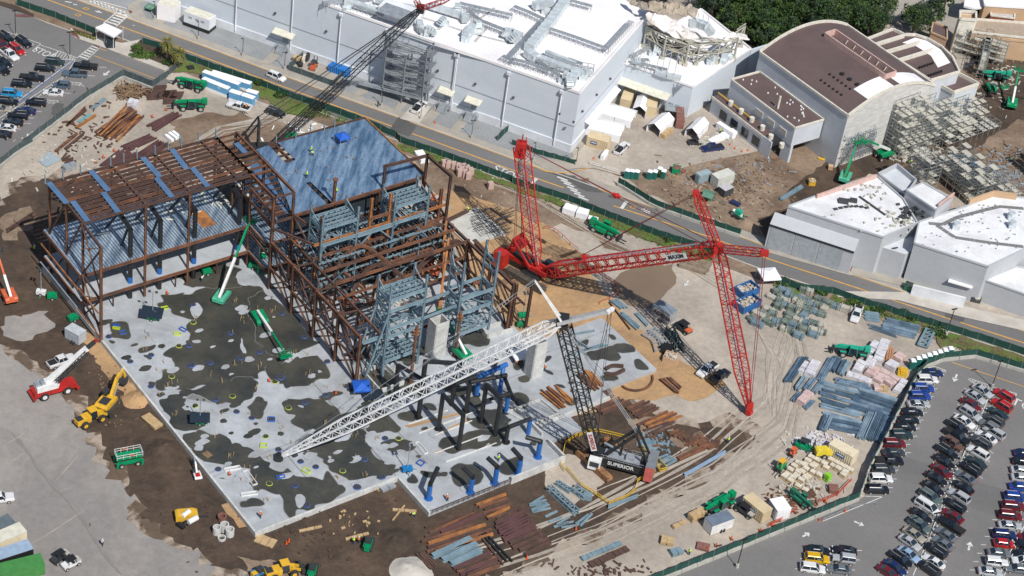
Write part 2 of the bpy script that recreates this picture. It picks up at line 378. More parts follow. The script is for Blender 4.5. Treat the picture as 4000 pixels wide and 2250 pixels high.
# left car park: stalls, islands, crossings, STOP, arrows
L('00',400,455,600,520,600,520,770,585,40,315,410,445,410,445,335,510,150,400,300,455,170,395,130,440,590,515,500,590,500,590,760,610,770,585,20,1140,770,585,700,700,w=.16)
for k in range(7):
 L('00',60+45*k,330+18*k,20+46*k+40,345+18*k);L('00',590+25*k,520+10*k,545+30*k,575+6*k);L('00',570+38*k,820+4*k,620+38*k,850+4*k);L('00',360+35*k,1005+4*k,400+35*k,1035+4*k)
L('00',940,455,770,590,1010,480,860,620,570,820,820,838,820,838,790,870,345,1000,590,1020,590,1020,550,1050,860,630,0,1190,0,1260,640,790,w=.16)
for k in range(6):L('00',935-28*k,470+20*k,985-22*k,490+21*k,w=.45)
for x,y in((60,1110),(600,840),(640,940),(350,1125),(140,1300),(50,1362),(270,1190),(240,1245),(700,740),(885,765),(1000,680)):L('00',x,y,x+70,y+4)
for a in((30,540,115,670),(170,570,190,615),(225,520,260,565),(0,545,60,630)):L('00',*a)
def arrow(t,x0,y0,x1,y1,z=None):
 a,b=W(t,x0,y0),W(t,x1,y1);d=(b-a);Ln=d.length;d.normalize();n=Vector((-d.y,d.x,0))
 line(mk,[a,a+d*Ln*.6],.4);z=G+.004*LAYER[0]
 mk.add([(a+d*Ln*.55+n*.7).xy.to_3d()+Z3*z,b.xy.to_3d()+Z3*z,(a+d*Ln*.55-n*.7).xy.to_3d()+Z3*z],((0,2,1),))
arrow('00',1100,720,1040,768);arrow('00',335,1330,268,1382)
# crossings over the road
L('00',900,0,1290,160,1000,15,1275,90,1290,160,1170,270,1190,115,1040,240,w=.3)
for k in range(9):L('00',950+38*k,5+14*k,905+41*k,25+15*k,w=.6)
for k in range(5):L('00',1185-26*k,135+22*k,1280-26*k,165+22*k,w=.6)
for x,y in((480,345),(515,378),(545,408),(580,445),(610,475),(650,510),(690,545)):L('21',x-25,y-10,x+78,y+28,w=.5)
L('21',1150,585,1100,655,250,350,195,405,w=.8)
arrow('21',1775,1380,1735,1435)
L('21',1300,660,1390,690,1295,680,1385,705,1330,655,1340,705,1360,660,1365,705,w=.3)
# diamond lane marks
for t,x,y in(('00',785,155),('00',865,93),('21',1215,643)):
 line(mb_,P(t,(x-35,y-5,x+10,y-12,x+35,y+5,x-5,y+12,x-35,y-5)),.25)
L('00',655,20,720,30,735,45,775,55,960,115,990,130,985,112,1020,135,1340,258,1350,262,w=.35)
# right car park
for(x,y)in((1690,945),(1660,1022),(1625,1100),(1590,1180),(1560,1260),(1520,1336),(1485,1417)):L('32',x,y,x+42,y)
for(x,y)in((1437,50),(1370,133),(1375,217),(1315,303),(1265,392),(1230,480),(1190,568)):L('33',x,y,x+60,y)
for(x,y)in((1975,1013),(1940,1095),(1905,1175),(1870,1258),(1832,1338),(1795,1418)):L('32',x,y,x+50,y+40);L('32',x+250,y+90,x+310,y+130)
for k in range(17):L('33',1755-34*k,50+87*k,1810-34*k,90+87*k);L('33',2215-36*k,190+84*k,2260-36*k,225+84*k)
L('32',2255,1010,2085,1448,1540,835,1670,795,1670,795,1795,838,1795,838,1700,855,2025,915,2250,995,2010,920,2090,985,2060,940,2230,1030,2270,1005,2500,1070,2500,1070,2460,1170,w=.16)
for k in range(7):L('32',2050+32*k,930+12*k,2080+30*k,965+12*k);L('32',2290+32*k,1010+10*k,2310+30*k,1040+9*k);L('32',1620+28*k,815+4*k,1600+30*k,832+4*k)
L('33',2060,0,1455,1448,2569,950,2370,1448,640,1230,545,1448,w=.16)
L('33',910,650,1135,658,1145,660,545,905,w=.16)
for k in range(14):L('33',2490-38*k,470+84*k,2440-38*k,468+84*k);
for x,y in((320,1278),(590,1285),(870,1290),(270,1380),(545,1385),(820,1390),(620,1190),(890,1195)):L('33',x,y,x+50,y+4)
arrow('32',1900,875,1868,950);arrow('33',1475,375,1437,455);arrow('33',345,1060,415,1020);arrow('33',865,905,965,950);arrow('33',2010,1195,2030,1110)
struct('painted_lines',mk,m_whitep)
L2=lambda t,*a,w=.16:[line(mb_,P(t,a[i:i+4]),w)for i in range(0,len(a),4)]
L2('00',950,565,1560,795,990,490,1070,515,w=.2);L2('32',1850,755,2576,1000,w=.2)
line(mb_,P('21',(190,215,270,250,340,280,430,292,520,295,620,282,700,265,775,245)),.3)
struct('yellow_lines',mb_,m_yelp)
mk2=MB()
for a in((770,590,170,1050),(640,610,750,630),(440,770,530,780),(330,850,440,860),(210,935,330,945),(555,700,620,705),(200,990,300,995)):line(mk2,P('00',a),.16)
struct('blue_lines',mk2,m_bluep)
sheet('lot_patch',P('33',(1370,260,1660,340,1560,560,1270,470)),m_asph2);sheet('lot_patch',P('33',(2060,500,2569,640,2560,860,2290,850,1960,740)),m_asph2)
sheet('lot_stain',P('00',(520,1100,560,1040,640,1050,640,1120,560,1180,520,1160)),m_dark,rag=(1,.4,.7,31))
def decal(txt,t,x0,y0,x1,y1,size,mat,z=None):
 """letters painted flat on the ground, reading from the first point to the second"""
 c=bpy.data.curves.new('lettering','FONT');c.body=txt;c.size=size;c.align_x='CENTER';c.align_y='CENTER';c.materials.append(mat);c.extrude=.002
 o=solid(c,'road_lettering');a,b=W(t,x0,y0),W(t,x1,y1)
 o.location=((a+b)/2).xy.to_3d()+Z3*(G+.004*LAYER[0]+.03);o.rotation_euler=(0,0,math.atan2((b-a).y,(b-a).x));o['kind']='structure';return o
LAYER[0]+=1
decal('STOP','00',395,520,490,560,3.0,m_whitep).scale=(.8,1.1,1);decal('STOP','11',2480,285,2560,320,3.2,m_whitep).scale=(.9,1.2,1)
decal('STOP','32',2540,1180,2590,1200,3.6,m_whitep)
# ---- upper side of the road: pads, paths, planting strip
def pad(t,a,mat,name='path'):return sheet(name,P(t,a),mat)
pad('00',(1280,60,1400,0,1560,0,1830,90,1630,250,1960,350,1960,420,1600,290,1360,200,1290,110),m_walk,'pavement')
pad('00',(1400,30,1560,0,1680,90,1540,210,1470,190),m_gravel,'gravel_bed')
pad('10',(210,480,290,520,140,655,45,640),m_walk);pad('10',(1060,870,1150,880,1110,950,1010,980,975,965),m_walk)
pad('10',(320,690,500,610,910,740,800,870),m_walk,'yard_pad');pad('10',(1440,1010,1530,1040,1430,1150,1380,1130),m_walk)
pad('10',(1600,1030,1760,1080,1640,1250,1450,1200),m_paleconc,'parking_pad');pad('10',(1790,1080,1890,1110,1740,1260,1650,1230),m_walk);pad('10',(2060,1190,2150,1210,2030,1360,1940,1320),m_walk)
pad('20',(560,1448,640,1448,830,1230,1130,900,1160,1000,900,1300,800,1500,620,1600),m_walk,'yard_pad')
pad('21',(200,180,330,260,420,285,600,260,770,235,760,200,500,160,200,150),m_walk,'pavement')
pad('31',(0,1060,800,1250,1000,1270,1250,1310,1750,1448,1900,1560,1200,1400,880,1330,820,1330,0,1100),m_walk,'pavement')
pad('31',(100,1040,850,1245,830,1290,540,1210,260,1140,90,1080),m_redp,'loading_apron')
pad('32',(660,40,1400,50,2000,200,2576,330,2576,440,1950,300,1300,130,700,100),m_paleconc,'pavement')
pad('20',(1130,1020,1500,1180,1900,1130,2040,1140,2300,1300,2500,1500,1700,1700,500,1700,700,1500),m_yard,'service_yard')
pad('21',(630,170,1150,-60,2576,60,2100,160,1800,130,1580,260,1080,320,780,240),m_yard,'service_yard')
pad('30',(1200,0,2576,0,2576,560,1900,600,1700,300,1150,200),m_walk,'plaza')
pad('30',(2020,380,2576,420,2576,1000,2200,900,2050,560),m_dirt,'dirt_yard')
pad('20',(2300,420,2576,420,2576,520,2400,520),m_dirt2,'dirt_patch')
# lower-left entrance island
pad('00',(710,290,960,380,1230,440,1430,400,1620,600,1700,690,1660,720,1000,470,760,390,710,330),m_paleconc,'pavement')
pad('00',(730,290,960,370,950,405,740,320),m_soil,'planting_bed');pad('00',(1300,520,1420,400,1850,560,1700,680),m_soil,'planting_bed')
pad('00',(715,310,760,330,805,395,790,400,720,350),m_redp,'tactile_ramp');pad('00',(150,155,250,150,340,175,260,180,170,175),m_redp,'tactile_ramp');pad('00',(940,455,1010,480,1000,490,935,465),m_redp,'tactile_ramp');pad('00',(1295,110,1320,115,1335,135,1310,140),m_redp,'tactile_ramp')
pad('00',(0,60,340,175,340,150,160,60,0,20),m_soil,'planting_bed')
# ---- the building slab
SLAB=[(0,-26),(0,60.2),(29.9,60.2),(29.9,71.2),(60.9,71),(60.9,66),(69.6,66),(69.6,61),(80,61),(80,58.6),(94.4,58.6),(94.4,40),(76,40),(76,-26)]
slab=MB().prism([S(a,b)for a,b in SLAB],G-.5,0)
struct('concrete_slab',slab,m_conc)
wl=MB()
def wallrun(pts,z0=G-.3,z1=.28,w=.4):
 for a,b in zip(pts,pts[1:]):wl.bar(S(*a,(z0+z1)/2),S(*b,(z0+z1)/2),w,z1-z0)
 return wl
def lwall(label,pts,z1=.3,w=.4,z0=G-.3):
 mb=MB()
 for a,b in zip(pts,pts[1:]):mb.bar(S(*a,(z0+z1)/2),S(*b,(z0+z1)/2),w,z1-z0)
 return tag(mb.build('retaining_wall',m_wall,loc=S(*pts[0],G)),label,'wall','retaining walls round the slab')
lwall('long white concrete retaining wall along the left edge of the slab beside brown dirt',[(-.3,-26),(-.3,60.4)])
lwall('white concrete wall along the lower slab edge from the bottom corner to the notch',[(-.5,60.5),(30.1,60.5)])
lwall('short white concrete wall at the notch where grey pipes are stored',[(30.1,60.7),(30.1,71.2)])
lwall('white concrete wall at the lower slab tip beside the black crane barrier',[(48.5,71.3),(61.2,71.3),(61.2,66)],z1=.9)
lwall('white concrete upstand between the crane and the last blue column',[(61.2,64),(61.2,53)],z1=.9)
lwall('low concrete curb beside the rusty beam rows on the slab',[(62,61.3),(80,61.3)],z1=.5)
LS=[0]
def wet(t,a,seed,amp=.5):
 LS[0]+=1;pts=chaikin(ragged(chaikin(P(t,a,0),1),.8,amp*.9,.5,seed),2)
 struct('damp_edge',MB().prism(grow(pts,.13),.004+.0005*LS[0]),m_damp);LS[0]+=1;struct('wet_patch',MB().prism(pts,.004+.0005*LS[0]),m_wet)
def dry(t,a,seed,amp=.4):
 LS[0]+=1;pts=chaikin(ragged(chaikin(P(t,a,0),1),.7,amp*.8,.7,seed),2);struct('dry_patch',MB().prism(pts,.004+.0005*LS[0]),m_conc)
wet('02',(1700,40,1850,60,2050,0,2576,-40,2750,100,2900,700,2700,900,1650,1050,1560,1000,1560,920,1700,840,1750,700,1620,620,1900,560,1880,380,1980,330,1850,300,1740,260,1600,190,1620,110),1,.9)
wet('02',(1100,350,1190,330,1290,370,1300,520,1150,520,1130,450),2);wet('02',(1360,600,1560,580,1560,610,1420,650),3);wet('02',(1440,680,1520,690,1560,730,1480,740),4)
wet('02',(1560,1130,1700,1100,1850,1030,2576,860,2576,1100,2400,1180,2300,1130,2100,1180,2000,1100,1900,1080,1850,1200,2050,1260,2050,1400,1950,1448,1800,1430,1700,1300),5,.8)
wet('02',(1480,950,1570,940,1580,980,1510,980),6);wet('02',(1570,1040,1660,1060,1660,1090,1590,1085),7);wet('02',(1100,540,1150,545,1140,570,1100,570),8)
wet('12',(-40,30,120,70,210,120,640,560,600,600,380,640,330,680,200,690,90,640,0,500,-60,300),9,.8)
wet('12',(500,690,640,680,650,740,740,800,730,890,600,940,500,1000,320,1020,270,950,120,900,90,830,170,780),10,.9)
wet('12',(300,1100,430,1150,560,1100,640,1100,740,1170,840,1220,860,1300,1100,1190,1300,1250,1330,1310,1500,1420,1350,1448,1000,1448,460,1448,380,1350,250,1210),11,.8)
wet('13',(-50,200,60,250,110,330,240,400,330,370,420,430,560,440,660,500,650,400,800,460,840,560,850,620,780,670,560,760,280,850,300,700,230,610,100,620,-60,600),12,.8)
wet('13',(400,60,800,-60,1100,-40,1090,70,1170,200,1300,300,1420,360,1400,430,1200,480,1000,500,900,430,800,440,700,300,480,200),13,.8)
wet('13',(1240,100,1600,70,1590,170,1480,200,1330,200),14);wet('13',(1500,460,1610,440,1620,520,1540,530),15);wet('13',(1640,400,1720,410,1890,420,1890,460,1760,470,1640,430),16)
wet('13',(1960,340,2150,330,2250,380,2300,500,2050,560,1980,480),17);wet('13',(2450,300,2569,250,2700,280,2650,420,2500,450,2440,380),18);wet('13',(1620,260,1700,245,1690,275,1630,275),19)
wet('03',(1800,10,2150,0,2250,60,2400,120,2569,200,2700,330,2640,420,2200,500,2100,380,1950,200,1850,100),20,.8);wet('03',(2380,720,2450,700,2569,660,2640,760,2440,800),21)
wet('12',(-40,1080,100,1130,160,1170,70,1230,80,1300,-60,1320),22);wet('12',(770,1030,870,1040,870,1060,820,1100),23,.25);wet('12',(870,970,970,960,980,1010,900,1020),24,.3)
wet('12',(1500,700,1590,690,1600,740,1540,800,1490,760),25);wet('12',(1680,1160,1800,1170,1830,1230,1700,1220),26,.3)
wet('22',(630,560,760,510,760,560,700,590),27,.3);wet('22',(720,660,880,620,1010,570,1200,580,1240,640,1150,670,1010,640,1080,680,1110,720,950,720,760,720),28);wet('22',(1210,730,1280,720,1390,800,1380,840,1270,820),29,.3);wet('22',(970,460,1010,470,1060,520,1000,530),30,.2)
wet('22',(890,880,1000,870,1100,920,1000,940,900,930),31,.3);wet('22',(60,890,160,880,190,940,80,950),32,.3);wet('22',(340,680,420,690,330,770),33,.2);wet('22',(330,820,400,840,420,880,350,860),34,.2)
wet('22',(0,1060,130,1080,190,1150,120,1230,0,1200),35);wet('22',(430,970,520,980,540,1010,440,990),36,.2);wet('22',(540,1120,640,1110,650,1180,560,1190),37,.3);wet('22',(560,950,660,950,600,985),38,.2)
wet('12',(880,650,1100,560,1500,520,1700,600,1700,700,1400,760,1160,740,1000,720),39,.9);wet('12',(1100,830,1250,790,1480,960,1260,1060),41,.3);wet('01',(1700,1300,2400,1200,2560,1448,1750,1448),42,.5)
wet('11',(700,1000,1900,800,1950,1300,900,1448),43,.9)
wet('12',(1000,900,1100,860,1500,900,1700,1000,1800,1080,1650,1060,1300,1100,1080,1000),44,.6);wet('12',(1850,1000,2000,950,2200,1060,2300,1200,2200,1230,2050,1100),45,.4);wet('12',(2100,1250,2300,1200,2576,1300,2500,1500,2200,1448),46,.6);wet('12',(1980,420,2200,380,2350,500,2300,600,2050,560),47,.5);wet('13',(1800,120,1900,60,2150,20,2300,-40,2569,20,2400,120,2100,190,1900,240),48,.6);wet('22',(0,700,80,680,120,800,40,850),49,.3);wet('12',(1420,1290,1500,1250,1650,1300,1560,1360),64,.4)
dry('02',(1920,180,2010,150,2050,260,1960,320,1900,240),51);dry('02',(2400,460,2500,640,2430,720),52);dry('02',(1930,530,2020,530,2020,560,1940,560),53,.15);dry('02',(1650,1000,1800,980,1790,1020,1690,1030),54,.2)
dry('12',(620,830,670,850,680,880,630,870),55,.15);dry('12',(400,1180,480,1190,470,1220),56,.15);dry('13',(1090,90,1200,60,1270,100,1180,200),57);dry('13',(380,640,440,620,500,660,490,740,420,780),58,.3);dry('13',(710,250,760,250,740,285),59,.15)
dry('02',(2100,1200,2250,1150,2400,1200,2330,1260,2500,1300,2420,1400,2300,1300,2200,1260),60,.6);dry('13',(1000,480,1200,440,1200,500,1050,520),61);dry('01',(1650,1380,1850,1340,1850,1448,1700,1448),62,.3);dry('01',(2350,1310,2500,1240,2576,1400,2420,1448),63,.4)
rnd=random.Random(4)
for k in range(150):
 a,b=rnd.uniform(1,36),rnd.uniform(-5,59)
 if k>115:a,b=rnd.uniform(37,60),rnd.uniform(36,69)
 r=rnd.uniform(.3,.9)*(1.6 if rnd.random()<.2 else 1);LS[0]+=1;e=rnd.uniform(1,2.2)
 pts=[S(a+math.cos(i*.6283)*r*e*rnd.uniform(.75,1.2),b+math.sin(i*.6283)*r*rnd.uniform(.75,1.2))for i in range(10)]
 struct('dry_patch' if k%2 else 'wet_patch',MB().prism(chaikin(pts,2),.004+.0005*LS[0]),m_conc if k%2 else m_wet)
# sunken pits and formed openings in the slab
pit=MB()
for t,a in(('12',(1490,1390,2100,1240,2150,1250,1540,1410)),('13',(1790,35,2160,-150,2190,-130,1810,50)),('13',(1790,205,2270,25,2280,45,1800,225))):
 pit.prism(P(t,a,0),.0,.03)
struct('sand_trench',pit,m_sand)
jl=MB()
for a0,b0,a1_,b1_ in((0,43,37,43),(0,44.2,37,44.2),(30,0,30,60),(37,36,37,60),(44,47,74,47),(61,40,61,53),(76,44,94,44),(84,40,84,58),(15,44,15,60),(44,60,60,60)):
 line(jl,[S(a0,b0),S(a1_,b1_)],.06,.004+.0005*(LS[0]+2))
struct('slab_joint',jl,m_dark)
# ================================================================ BUILDINGS
m_bwall=M('painted_panel_wall',(.60,.65,.71),.6,c2=(.55,.60,.665),sc=.08,wpos=True,stretch=(.4,.4,2),fine=.03,fs=.6)
m_bwall2=M('white_base_wall',(.74,.76,.80),.6,sc=.2,wpos=True,c2=(.57,.59,.62))
m_roofw=M('white_membrane',(.86,.84,.85),.55,c2=(.74,.72,.73),sc=.12,lo=.3,hi=.55,wpos=True,fine=.05,fs=1.2)
m_duct=M('galvanised_duct',(.66,.72,.74),.35,metal=.25,c2=(.52,.57,.6),sc=.6,wpos=True)
m_galv=M('galvanised_steel',(.45,.49,.52),.4,metal=.4,c2=(.33,.36,.39),sc=.8,wpos=True)
m_dgrey=M('dark_grey',(.06,.065,.07),.6);m_shadowgap=M('louvre_dark',(.03,.03,.035),.7)
m_door=M('grey_door',(.30,.33,.37),.5);m_cream=M('cream_awning',(.66,.64,.54),.5)
m_glass=M('glass_dark',(.02,.03,.045),.08,spec=.8);m_black=M('black_paint',(.02,.02,.022),.45)
m_joint=M('joint_grey',(.40,.43,.46),.7);m_walkpad=M('walkway_pad',(.5,.49,.5),.8)
m_brownroof=M('brown_membrane',(.125,.085,.082),.75,c2=(.10,.068,.066),sc=.15,wpos=True,fine=.05,fs=1)
m_bwallg=M('block_wall',(.56,.59,.63),.75,c2=(.50,.53,.57),sc=.3,wpos=True,fine=.06,fs=1.5)
m_creamw=M('cream_parapet',(.70,.66,.58),.7,wpos=True);m_pink=M('pink_parapet',(.62,.42,.37),.7,wpos=True)
m_greyw=M('grey_metal_wall',(.44,.455,.48),.6,c2=(.41,.425,.45),sc=.1,wpos=True,fine=.04,fs=.8)
m_roofg=M('soiled_white_roof',(.74,.745,.76),.6,c2=(.58,.58,.6),sc=.16,lo=.3,hi=.56,det=8,wpos=True,fine=.07,fs=1,dist=.6)
m_tanw=M('tan_stucco',(.52,.36,.22),.85,c2=(.45,.3,.19),sc=.3,wpos=True,fine=.08);m_yellow=M('yellow_paint',(.75,.50,.03),.45,c2=(.6,.38,.03),sc=1.5)
m_rock=M('cast_rock',(.42,.36,.29),.9,c2=(.27,.22,.17),sc=.3,wpos=True,bump=.3,bs=.8,fine=.2)
m_board=M('bare_render',(.58,.57,.55),.85,c2=(.45,.44,.42),sc=.5,wpos=True,fine=.12,stretch=(1,1,3))
def parapet(pts,z,h=.5,w=.35,mat=None,parent=None,name='parapet',close=True):
 mb=MB();q=pts+[pts[0]]if close else pts
 for a,b in zip(q,q[1:]):mb.bar(Vector((a.x,a.y,z+h/2-.02)),Vector((b.x,b.y,z+h/2-.02)),w,h+.04)
 return mb.build(name,mat,parent)
def block(name,label,pts,z,wallm,roofm,parm=None,ph=.5,cat='building',z0=G-.2,group=None):
 t=thing(name,Vector((pts[0].x,pts[0].y,G)),label,cat,group)
 MB().prism(pts,z0,z,top=False).build('wall',wallm,t)
 MB().prism(pts,z-.02).build('roof',roofm,t)
 if parm:parapet(pts,z,ph,.35,parm,t)
 return t
def xf(o,d,z=0):return Vector((o.x,o.y,0))+d+Z3*z
# ---------------- main white hall
K1=W('20',683,945,15.5);K2=W('10',670,40,15.5);K3=W('20',1330,165,15.5)
wu=(K2-K1).xy.to_3d().normalized();ww=Vector((wu.y,-wu.x,0));ww=ww if ww.dot((K3-K1))>0 else-ww
Lw=(K2-K1).xy.length;Dw=(K3-K1).dot(ww)
def WL(u,w,z=0):return Vector((K1.x,K1.y,0))+wu*u+ww*w+Z3*z
hall=block('production_hall','huge pale grey windowless hall with white roof full of ducts above the road',[WL(0,0),WL(Lw,0),WL(Lw,Dw+25),WL(0,Dw+2)],15.5,m_bwall,m_roofw,m_roofw,.6)
tall=[WL(Lw+.02,0),WL(Lw+75,0),WL(Lw+75,45),WL(Lw+.02,45)]
MB().prism(tall,G-.2,27).build('high_wall',m_bwall,hall)
mb=MB()
mb.bar(WL(-.0,-.1,6.6),WL(Lw+75,-.1,6.6),.06,.12);mb.bar(WL(-.1,0,6.6),WL(-.1,42,6.6),.06,.12)
for u in(41,91):mb.bar(WL(u,-.03,0),WL(u,-.03,15.3),.04,.03)
mb.build('panel_joint',m_joint,hall)
mb=MB().bar(WL(-.06,-.12,.3),WL(Lw+75,-.12,.3),.25,2.2).bar(WL(-.13,0,.3),WL(-.13,24,.3),.25,2.2);mb.build('base_wall',m_bwall2,hall)
for tx,x0,y0,x1,y1 in(('10',870,180,835,650),('10',1990,575,1930,1100),('10',2015,580,1955,1090),('10',2535,765,2455,1280),('20',510,965,425,1440),('10',1420,390,1370,740),('10',310,0,330,510),('00',2372,0,2362,305)):
 b=W(tx,x1,y1,.2);u=(b-K1).dot(wu);top=14.6 if u<Lw else 24
 d=MB().bar(WL(u,-.35,0),WL(u,-.35,top),.28).box(WL(u,-.45,top+.1),(.9,.6,.8),math.atan2(wu.y,wu.x));d.build('downspout',m_bwall2,hall)
for tx,x,y,w in(('10',235,370,5.6),('10',1865,965,4.0),('10',2135,1065,4.0)):
 b=W(tx,x,y,4.6);u=(b-K1).dot(wu);dd=-1.4
 c=MB();c.add([WL(u-w/2,-.1,4.9),WL(u+w/2,-.1,4.9),WL(u+w/2,dd-.6,4.3),WL(u-w/2,dd-.6,4.3),WL(u-w/2,-.1,4.7),WL(u+w/2,-.1,4.7),WL(u+w/2,dd-.6,4.1),WL(u-w/2,dd-.6,4.1)],((0,1,2,3),(7,6,5,4),(3,2,6,7),(0,3,7,4),(1,5,6,2)))
 c=c.build('door_canopy',m_cream,hall)
 MB().bar(WL(u-.7,-.08,2.1),WL(u+.7,-.08,2.1),.08,2.4).build('door',m_door,hall)
 s=MB()
 for k in range(5):s.bar(WL(u-1.2,-1.4-k*.35,.9-.25*k-.3),WL(u+1.2,-1.4-k*.35,.9-.25*k-.3),.34,.5)
 s.bar(WL(u-1.6,-.7,.35),WL(u+1.6,-.7,.35),1.2,1.1)
 for e in(-1.3,1.3):s.bar(WL(u+e,-.2,1.9),WL(u+e,-1.4,1.9),.06);s.bar(WL(u+e,-1.4,1.9),WL(u+e,-3,.9),.06);s.bar(WL(u+e,-1.4,.9),WL(u+e,-1.4,1.9),.06);s.bar(WL(u+e,-3,-.5),WL(u+e,-3,.9),.06)
 s.build('door_steps',m_galv,hall)
for tx,x,y in(('10',145,172),('10',655,360),('10',1775,765),('10',2155,898),('10',2540,1035),('20',430,1198),('20',655,1240),('20',740,1130),('20',880,962),('20',1015,800)):
 b=W(tx,x,y,10.4 if tx=='10' else 8.5)
 if tx=='10' or x<500:u=(W(tx,x,y,8.7)-K1).dot(wu);p=WL(u,-.25,8.7)
 else:w_=(W(tx,x,y,9)-K1).dot(ww);p=WL(-.25,w_,9)
 MB().box(p,(.5,.4,.4)).build('wall_lamp',m_dgrey,hall)
# escape stair tower on the front of the hall
su=(W('10',1530,960,-.5)-K1).dot(wu)
st=thing('escape_stairs',WL(su,-3,G),'grey steel escape stair tower zigzagging up the pale hall wall','stairs')
fr=MB();u0,u1,w0,w1=su-5.2,su+5.2,-.6,-4.4
for u in(u0,su,u1):
 for w_ in(w0-.4,w1):fr.bar(WL(u,w_,G),WL(u,w_,16.2 if u!=su else 12),.28)
for z in(2.8,6,9.3,12.5,15.6):
 for a,b in(((u0,w1),(u1,w1)),((u0,w0),(u1,w0)),((u0,w0),(u0,w1)),((u1,w0),(u1,w1))):fr.bar(WL(*a,z),WL(*b,z),.2)
for z in(2.8,6,9.3):fr.bar(WL(u0,w1,z),WL(u0,w0,z+3.2),.12);fr.bar(WL(u0,w0,z),WL(u0,w1,z+3.2),.12)
m_stair=M('stair_steel',(.24,.27,.30),.5,metal=.3);fr.build('frame',m_stair,st)
for k,z in enumerate((2.8,6,9.3,12.5)):
 f=MB();wA,wB=(w1,(w0+w1)/2)if True else 0
 for(ua,za,ub_,zb,w_)in((u1-1.6,z,u0+1.8,z+1.6,w1+.9),):
  n=9
  for j in range(n):
   t_=j/n;f.bar(WL(ua+(ub_-ua)*t_,w_-.7,za+(zb-za)*t_),WL(ua+(ub_-ua)*t_,w_+.7,za+(zb-za)*t_),.5,.1)
  for e in(-.8,.8):
   f.bar(WL(ua,w_+e,za),WL(ub_,w_+e,zb),.1,.3);f.bar(WL(ua,w_+e,za+1.1),WL(ub_,w_+e,zb+1.1),.09);f.bar(WL(ua,w_+e,za+.6),WL(ub_,w_+e,zb+.6),.05)
 f.build('flight',m_galv,st)
 l=MB();l.bar(WL(u0-.2,w1,z+1.6),WL(u0-.2,w0,z+1.6),2.0,.12);l.bar(WL(u1-.4,w1,z),WL(u1-.4,w0,z),2.2,.12);
 for zz in(.55,1.1):l.bar(WL(u0-1.1,w1,z+1.6+zz),WL(u0-1.1,w0,z+1.6+zz),.06);l.bar(WL(u1+.6,w1,z+zz),WL(u1+.6,w0,z+zz),.06)
 l.build('landing',m_stair,st)
r=MB();r.bar(WL(u0,w1,2.6),WL(u1+6,w1,.8),1.6,.15)
for zz in(.6,1.2):r.bar(WL(u0,w1-.8,2.6+zz),WL(u1+6,w1-.8,.8+zz),.07)
r.build('ramp',m_galv,st)
# ---------------- roof plant of the hall
def duct(pts,w,h,seg=2.2,z=16.4,name='duct',mat=None,parent=hall):
 mb=MB()
 for a,b in zip(pts,pts[1:]):
  n=max(1,round((b-a).length/seg))
  for i in range(n):
   p,q=a.lerp(b,i/n),a.lerp(b,(i+.9)/n);mb.bar(p,q,w,h);mb.bar(a.lerp(b,(i+.9)/n),a.lerp(b,(i+1)/n),w*1.12,h*1.12)
   mb.bar(Vector((p.x,p.y,15.5)),Vector((p.x,p.y,p.z-h/2)),.12)
 return mb.build(name,mat or m_duct,parent)
def RP(t,a,z=16.9):return[W(t,a[i],a[i+1],z)for i in range(0,len(a),2)]
duct(RP('20',(560,-30,400,200,170,480)),2.2,1.7);duct(RP('20',(150,520,250,590)),2.1,1.7)
duct(RP('20',(260,580,560,690,720,745)),1.6,1.3);duct(RP('20',(340,520,480,580,640,640)),.9,.9,1.5);duct(RP('20',(640,700,600,830)),1.7,1.6)
duct(RP('10',(900,10,1250,120)),1.5,1.2,1.6);duct(RP('10',(1740,50,2060,150)),1.5,1.2,1.8);duct(RP('10',(2080,150,2110,200)),1.5,1.4);duct(RP('10',(2190,260,2110,350)),1.8,1.7);duct(RP('10',(2500,320,2590,330)),1.6,1.6,1.4)
duct(RP('20',(0,330,90,370)),1.6,1.6,1.4);duct(RP('20',(220,60,400,20)),1.8,1.6,1.6);duct(RP('10',(1640,220,1660,290,1720,330)),1.5,1.5);duct(RP('10',(1200,5,1400,40,1600,70)),.8,.8,1.2)
def rack(pts,w=1.4,z=.6,n=5,parent=hall,base=15.5):
 mb=MB()
 for a,b in zip(pts,pts[1:]):
  d=(b-a).normalized();s=d.cross(Z3)
  for k in range(n):o=s*(k-(n-1)/2)*w/n;mb.bar(a+o,b+o,.12)
  m=max(1,round((b-a).length/1.3))
  for i in range(m+1):
   p=a.lerp(b,i/m);mb.bar(p-s*w*.55-Z3*.12,p+s*w*.55-Z3*.12,.1)
   for e in(-1,1):mb.bar(p+s*w*.5*e,Vector(((p+s*w*.5*e).x,(p+s*w*.5*e).y,base)),.08)
 return mb.build('pipe_rack',m_galv,parent)
for t,a in(('20',(320,190,150,370,-20,560)),('20',(380,285,660,380,960,490)),('20',(950,480,1080,340,1200,210)),('20',(0,590,160,630,350,700)),('20',(20,60,170,120,320,190)),('10',(2050,30,2576,150)),('10',(2140,110,2250,200,2576,330)),('20',(250,600,380,700,480,760)),('10',(680,20,1200,-30)),('10',(1540,60,1700,90)),('10',(2480,560,2590,610)),('20',(560,590,700,640)),('20',(500,-20,800,60)),('10',(1000,40,1280,150))):
 rack(RP(t,a,17.1))
mb=MB().box(W('10',1430,130,17.2),(8.6,4.6,3.0),math.atan2(wu.y,wu.x));mb.build('plant_room',m_bwall2,hall)
p=W('10',1430,130,18.8);mb=MB().box(p,(8.9,4.9,.2),math.atan2(wu.y,wu.x))
for k in range(12):mb.bar(p+wu*(k*.74-4.1)-ww*2.3+Z3*.13,p+wu*(k*.74-4.1)+ww*2.3+Z3*.13,.25,.12)
mb.build('plant_room_roof',m_galv,hall)
